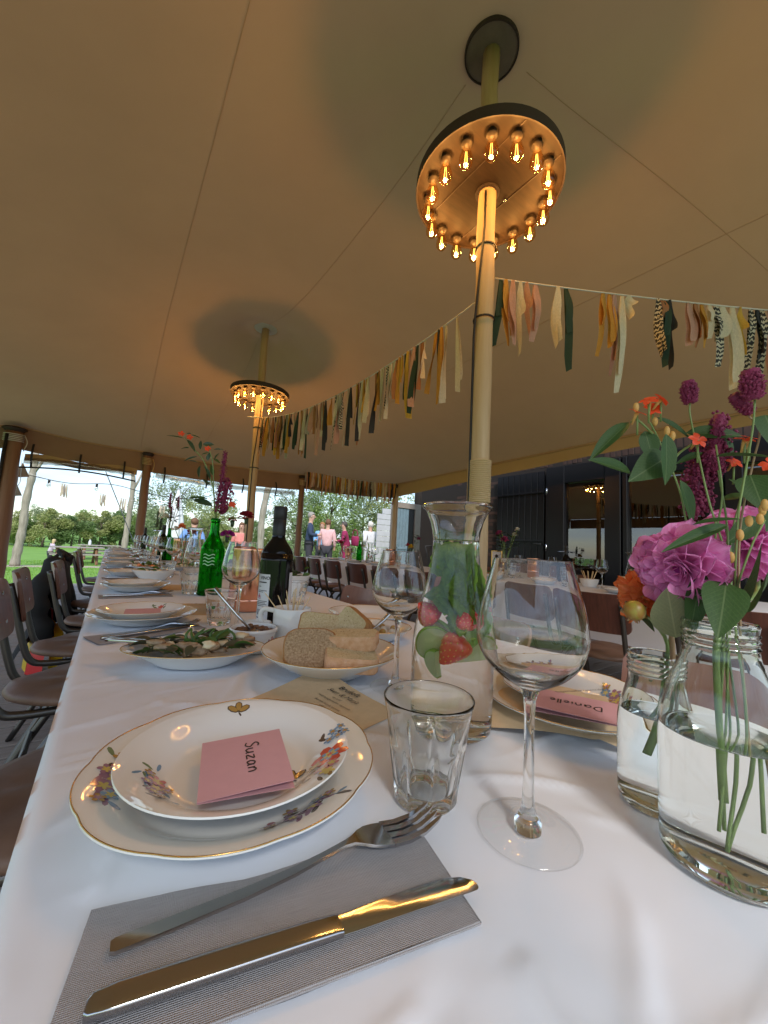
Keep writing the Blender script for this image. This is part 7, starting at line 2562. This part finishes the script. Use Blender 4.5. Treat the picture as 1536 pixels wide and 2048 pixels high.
def skin_mesh(name, verts, edges, radii, root, mname, sub=2):
    me = bpy.data.meshes.new(name + '_rig')
    me.from_pydata(verts, edges, [])
    ob = bpy.data.objects.new(name, me)
    COL.objects.link(ob)
    ob.modifiers.new('skin', 'SKIN')
    lay = me.skin_vertices[0].data
    for i, r_ in enumerate(radii):
        lay[i].radius = r_ if isinstance(r_, tuple) else (r_, r_)
        lay[i].use_root = (i == root)
    s_ = ob.modifiers.new('sub', 'SUBSURF')
    s_.levels = s_.render_levels = sub
    dg = bpy.context.evaluated_depsgraph_get()
    out = bpy.data.meshes.new_from_object(ob.evaluated_get(dg))
    bpy.data.objects.remove(ob)
    out.materials.clear()
    out.materials.append(MAT[mname])
    out.polygons.foreach_set('use_smooth', [True] * len(out.polygons))
    return out


def person(label, loc, rz, H, top, bottom, hair, arms='down', hairlen=0, skirt=False, lean=0.0, sleeve=1.0):
    """faces +X locally; H standing height"""
    t = thing('person', label, 'person', loc, rz, 'guests outside')
    k = H / 1.72
    V_ = lambda *p_: Vector(p_) * k
    hip = V_(0, 0, .93)
    W_ = {'pel': hip, 'wst': V_(.0 + lean * .15, 0, 1.10), 'chs': V_(lean * .35, 0, 1.30), 'nkb': V_(lean * .5, 0, 1.44), 'nck': V_(lean * .55 + .01, 0, 1.50), 'hd1': V_(lean * .6 + .02, 0, 1.57), 'hd2': V_(lean * .62 + .025, 0, 1.65), 'hd3': V_(lean * .63 + .02, 0, 1.70)}
    for s_, n_ in ((-1, 'r'), (1, 'l')):
        W_['sh' + n_] = V_(lean * .45, s_ * .17, 1.41)
        if arms == 'down' or (arms == 'one' and s_ < 0):
            W_['el' + n_], W_['wr' + n_], W_['ha' + n_] = V_(lean * .4 - .02, s_ * .225, 1.14), V_(lean * .4 + .06, s_ * .22, .92), V_(lean * .4 + .08, s_ * .21, .84)
        elif arms == 'hold' or arms == 'one':
            W_['el' + n_], W_['wr' + n_], W_['ha' + n_] = V_(.04 + lean * .4, s_ * .23, 1.15), V_(.24 + lean * .4, s_ * .15, 1.16), V_(.31 + lean * .4, s_ * .11, 1.18)
        else:
            W_['el' + n_], W_['wr' + n_], W_['ha' + n_] = V_(-.1, s_ * .26, 1.18), V_(.05, s_ * .16, 1.05), V_(.12, s_ * .12, 1.03)
        W_['hp' + n_] = V_(0, s_ * .095, .88)
        W_['kn' + n_] = V_(.02, s_ * .10, .48)
        W_['an' + n_] = V_(-.02, s_ * .10, .08)
        W_['to' + n_] = V_(.12, s_ * .11, .03)
    keys = list(W_)
    ix = {n_: i for i, n_ in enumerate(keys)}
    E_ = [('pel', 'wst'), ('wst', 'chs'), ('chs', 'nkb'), ('nkb', 'nck'), ('nck', 'hd1'), ('hd1', 'hd2'), ('hd2', 'hd3')]
    for n_ in 'rl':
        E_ += [('chs', 'sh' + n_), ('sh' + n_, 'el' + n_), ('el' + n_, 'wr' + n_), ('wr' + n_, 'ha' + n_), ('pel', 'hp' + n_), ('hp' + n_, 'kn' + n_), ('kn' + n_, 'an' + n_), ('an' + n_, 'to' + n_)]
    rad = {'pel': (.10, .14), 'wst': (.09, .125), 'chs': (.10, .15), 'nkb': (.065, .08), 'nck': .052, 'hd1': (.080, .066), 'hd2': (.098, .076), 'hd3': (.07, .055), 'sh': .058, 'el': .042, 'wr': .03, 'ha': .036, 'hp': .085, 'kn': .058, 'an': .042, 'to': .035}
    g = lambda n_, add=0.0, mul=1.0: (lambda r_: tuple((q_ * mul + add) * k for q_ in (r_ if isinstance(r_, tuple) else (r_, r_))))(rad.get(n_, rad.get(n_[:2])))
    put('body', skin_mesh('body', [W_[n_] for n_ in keys], [(ix[a], ix[b]) for a, b in E_], [g(n_, 0, .8 if n_ in ('pel', 'wst', 'chs') else 1.0) for n_ in keys], ix['pel'], 'skin'), t)
    # shirt
    sk = ['pel', 'wst', 'chs', 'nkb', 'shr', 'shl', 'elr', 'ell'] + (['wrr', 'wrl'] if sleeve > .6 else [])
    se = [('pel', 'wst'), ('wst', 'chs'), ('chs', 'nkb'), ('chs', 'shr'), ('chs', 'shl'), ('shr', 'elr'), ('shl', 'ell')] + ([('elr', 'wrr'), ('ell', 'wrl')] if sleeve > .6 else [])
    si_ = {n_: i for i, n_ in enumerate(sk)}
    vs = [W_[n_] if n_ not in ('wrr', 'wrl') else W_[n_].lerp(W_['el' + n_[-1]], .12) for n_ in sk]
    put('shirt', skin_mesh('shirt', vs, [(si_[a], si_[b]) for a, b in se], [g(n_, .026 if n_ in ('pel', 'wst', 'chs') else .016) if n_ != 'nkb' else g(n_, .006) for n_ in sk], 0, 'wear_' + top), t)
    tk = ['pel', 'hpr', 'hpl', 'knr', 'knl', 'anr', 'anl']
    ti = {n_: i for i, n_ in enumerate(tk)}
    put('trousers', skin_mesh('trousers', [W_[n_] for n_ in tk], [(ti[a], ti[b]) for a, b in (('pel', 'hpr'), ('pel', 'hpl'), ('hpr', 'knr'), ('hpl', 'knl'), ('knr', 'anr'), ('knl', 'anl'))], [g(n_, .014) for n_ in tk], 0, 'wear_' + bottom), t)
    hc = W_['hd2']
    m = MB()
    m.ball(hc + V_(-.018, 0, .018), (.100 * k, .086 * k, .098 * k), nse=.16, seg=16, rings=10)
    if hairlen:
        m.ball(hc + V_(-.045, 0, -.07), (.065 * k, .085 * k, .12 * k), nse=.2, seg=14, rings=8)
    ho = m.mesh('hair', 'hair_' + hair, True)
    # open the hair over the face: drop faces in front of the brow
    bm = bmesh.new()
    bm.from_mesh(ho)
    fr = [f for f in bm.faces if (f.calc_center_median() - hc).x > .035 * k and (f.calc_center_median() - hc).z < .055 * k]
    bmesh.ops.delete(bm, geom=fr, context='FACES')
    bm.to_mesh(ho)
    bm.free()
    put('hair', ho, t)
    f = MB()
    f.ball(hc + V_(.092, 0, -.025), (.016 * k, .012 * k, .022 * k), seg=8, rings=6)
    for s_ in (-1, 1):
        f.ball(hc + V_(.0, s_ * .078, -.02), (.018 * k, .008 * k, .028 * k), seg=8, rings=6)
    f.build('face_features', 'skin', t, True)
    e = MB()
    for s_ in (-1, 1):
        e.ball(hc + V_(.083, s_ * .03, .005), .010 * k, seg=8, rings=6)
    e.tube([hc + V_(.084, -.022, -.062), hc + V_(.088, .022, -.062)], .004 * k, 5)
    e.build('eyes', 'charcoal_eye', t, True)
    sh_ = MB()
    for s_ in (-1, 1):
        sh_.ball(V_(.05, s_ * .105, .035), (.13 * k, .05 * k, .04 * k), seg=10, rings=6)
    sh_.build('shoes', 'black', t, True)
    return t


mat('charcoal_eye', (.03, .02, .02), .3)
faceto = lambda a, b: math.atan2(b[1] - a[1], b[0] - a[0])
person('person in navy jacket with grey hair, standing left of the group', (4.55, 10.0, 0), -0.5, 1.83, 'navy', 'charcoal', 'grey', 'hold')
person('person in bright blue top with ginger hair, behind the pink hoodie', (5.27, 10.7, 0), -2.2, 1.62, 'sky', 'charcoal', 'ginger', 'hold', 1)
person('person in pale pink hoodie with short brown hair, back to the tent', (5.0, 9.8, 0), 1.0, 1.66, 'rose', 'charcoal', 'brown', 'down')
person('person in burgundy top with dark grey hair, facing left', (5.5, 9.6, 0), 2.6, 1.63, 'wine', 'wine', 'dark', 'hold', 0, lean=.12)
person('person in white shirt with white hair near the plank hut', (6.12, 9.3, 0), 1.6, 1.67, 'white', 'white', 'white', 'hip')
person('person in coral top half hidden behind the dark red carnation', (2.75, 10.2, -.2), -2.0, 1.6, 'coral', 'charcoal', 'brown', 'down', 1)
person('person in light blue shirt leaning forward behind the far flowers', (1.62, 10.2, -.3), 1.2, 1.72, 'blue', 'charcoal', 'brown', 'hip', 0, lean=.1)
person('child in lilac top with blond hair at the picnic table', (-1.95, 21.0, LZ - .25), 0.4, 1.15, 'lilac', 'charcoal', 'blond', 'hold', 1, lean=.2)
bpk = thing('shoulder_bag', 'burgundy bag on the shoulder of the person in burgundy', 'bag', (5.72, 9.47, 1.12), .3)
MB().box((0, 0, 0), (.10, .26, .28), bev=.03).build('bag_body', 'wear_wine', bpk, True)
MB().tube(smooth_path([(0, -.1, .12), (-.02, -.06, .3), (-.02, .06, .3), (0, .1, .12)], 4), .012, 6).build('strap', 'wear_wine', bpk, True)
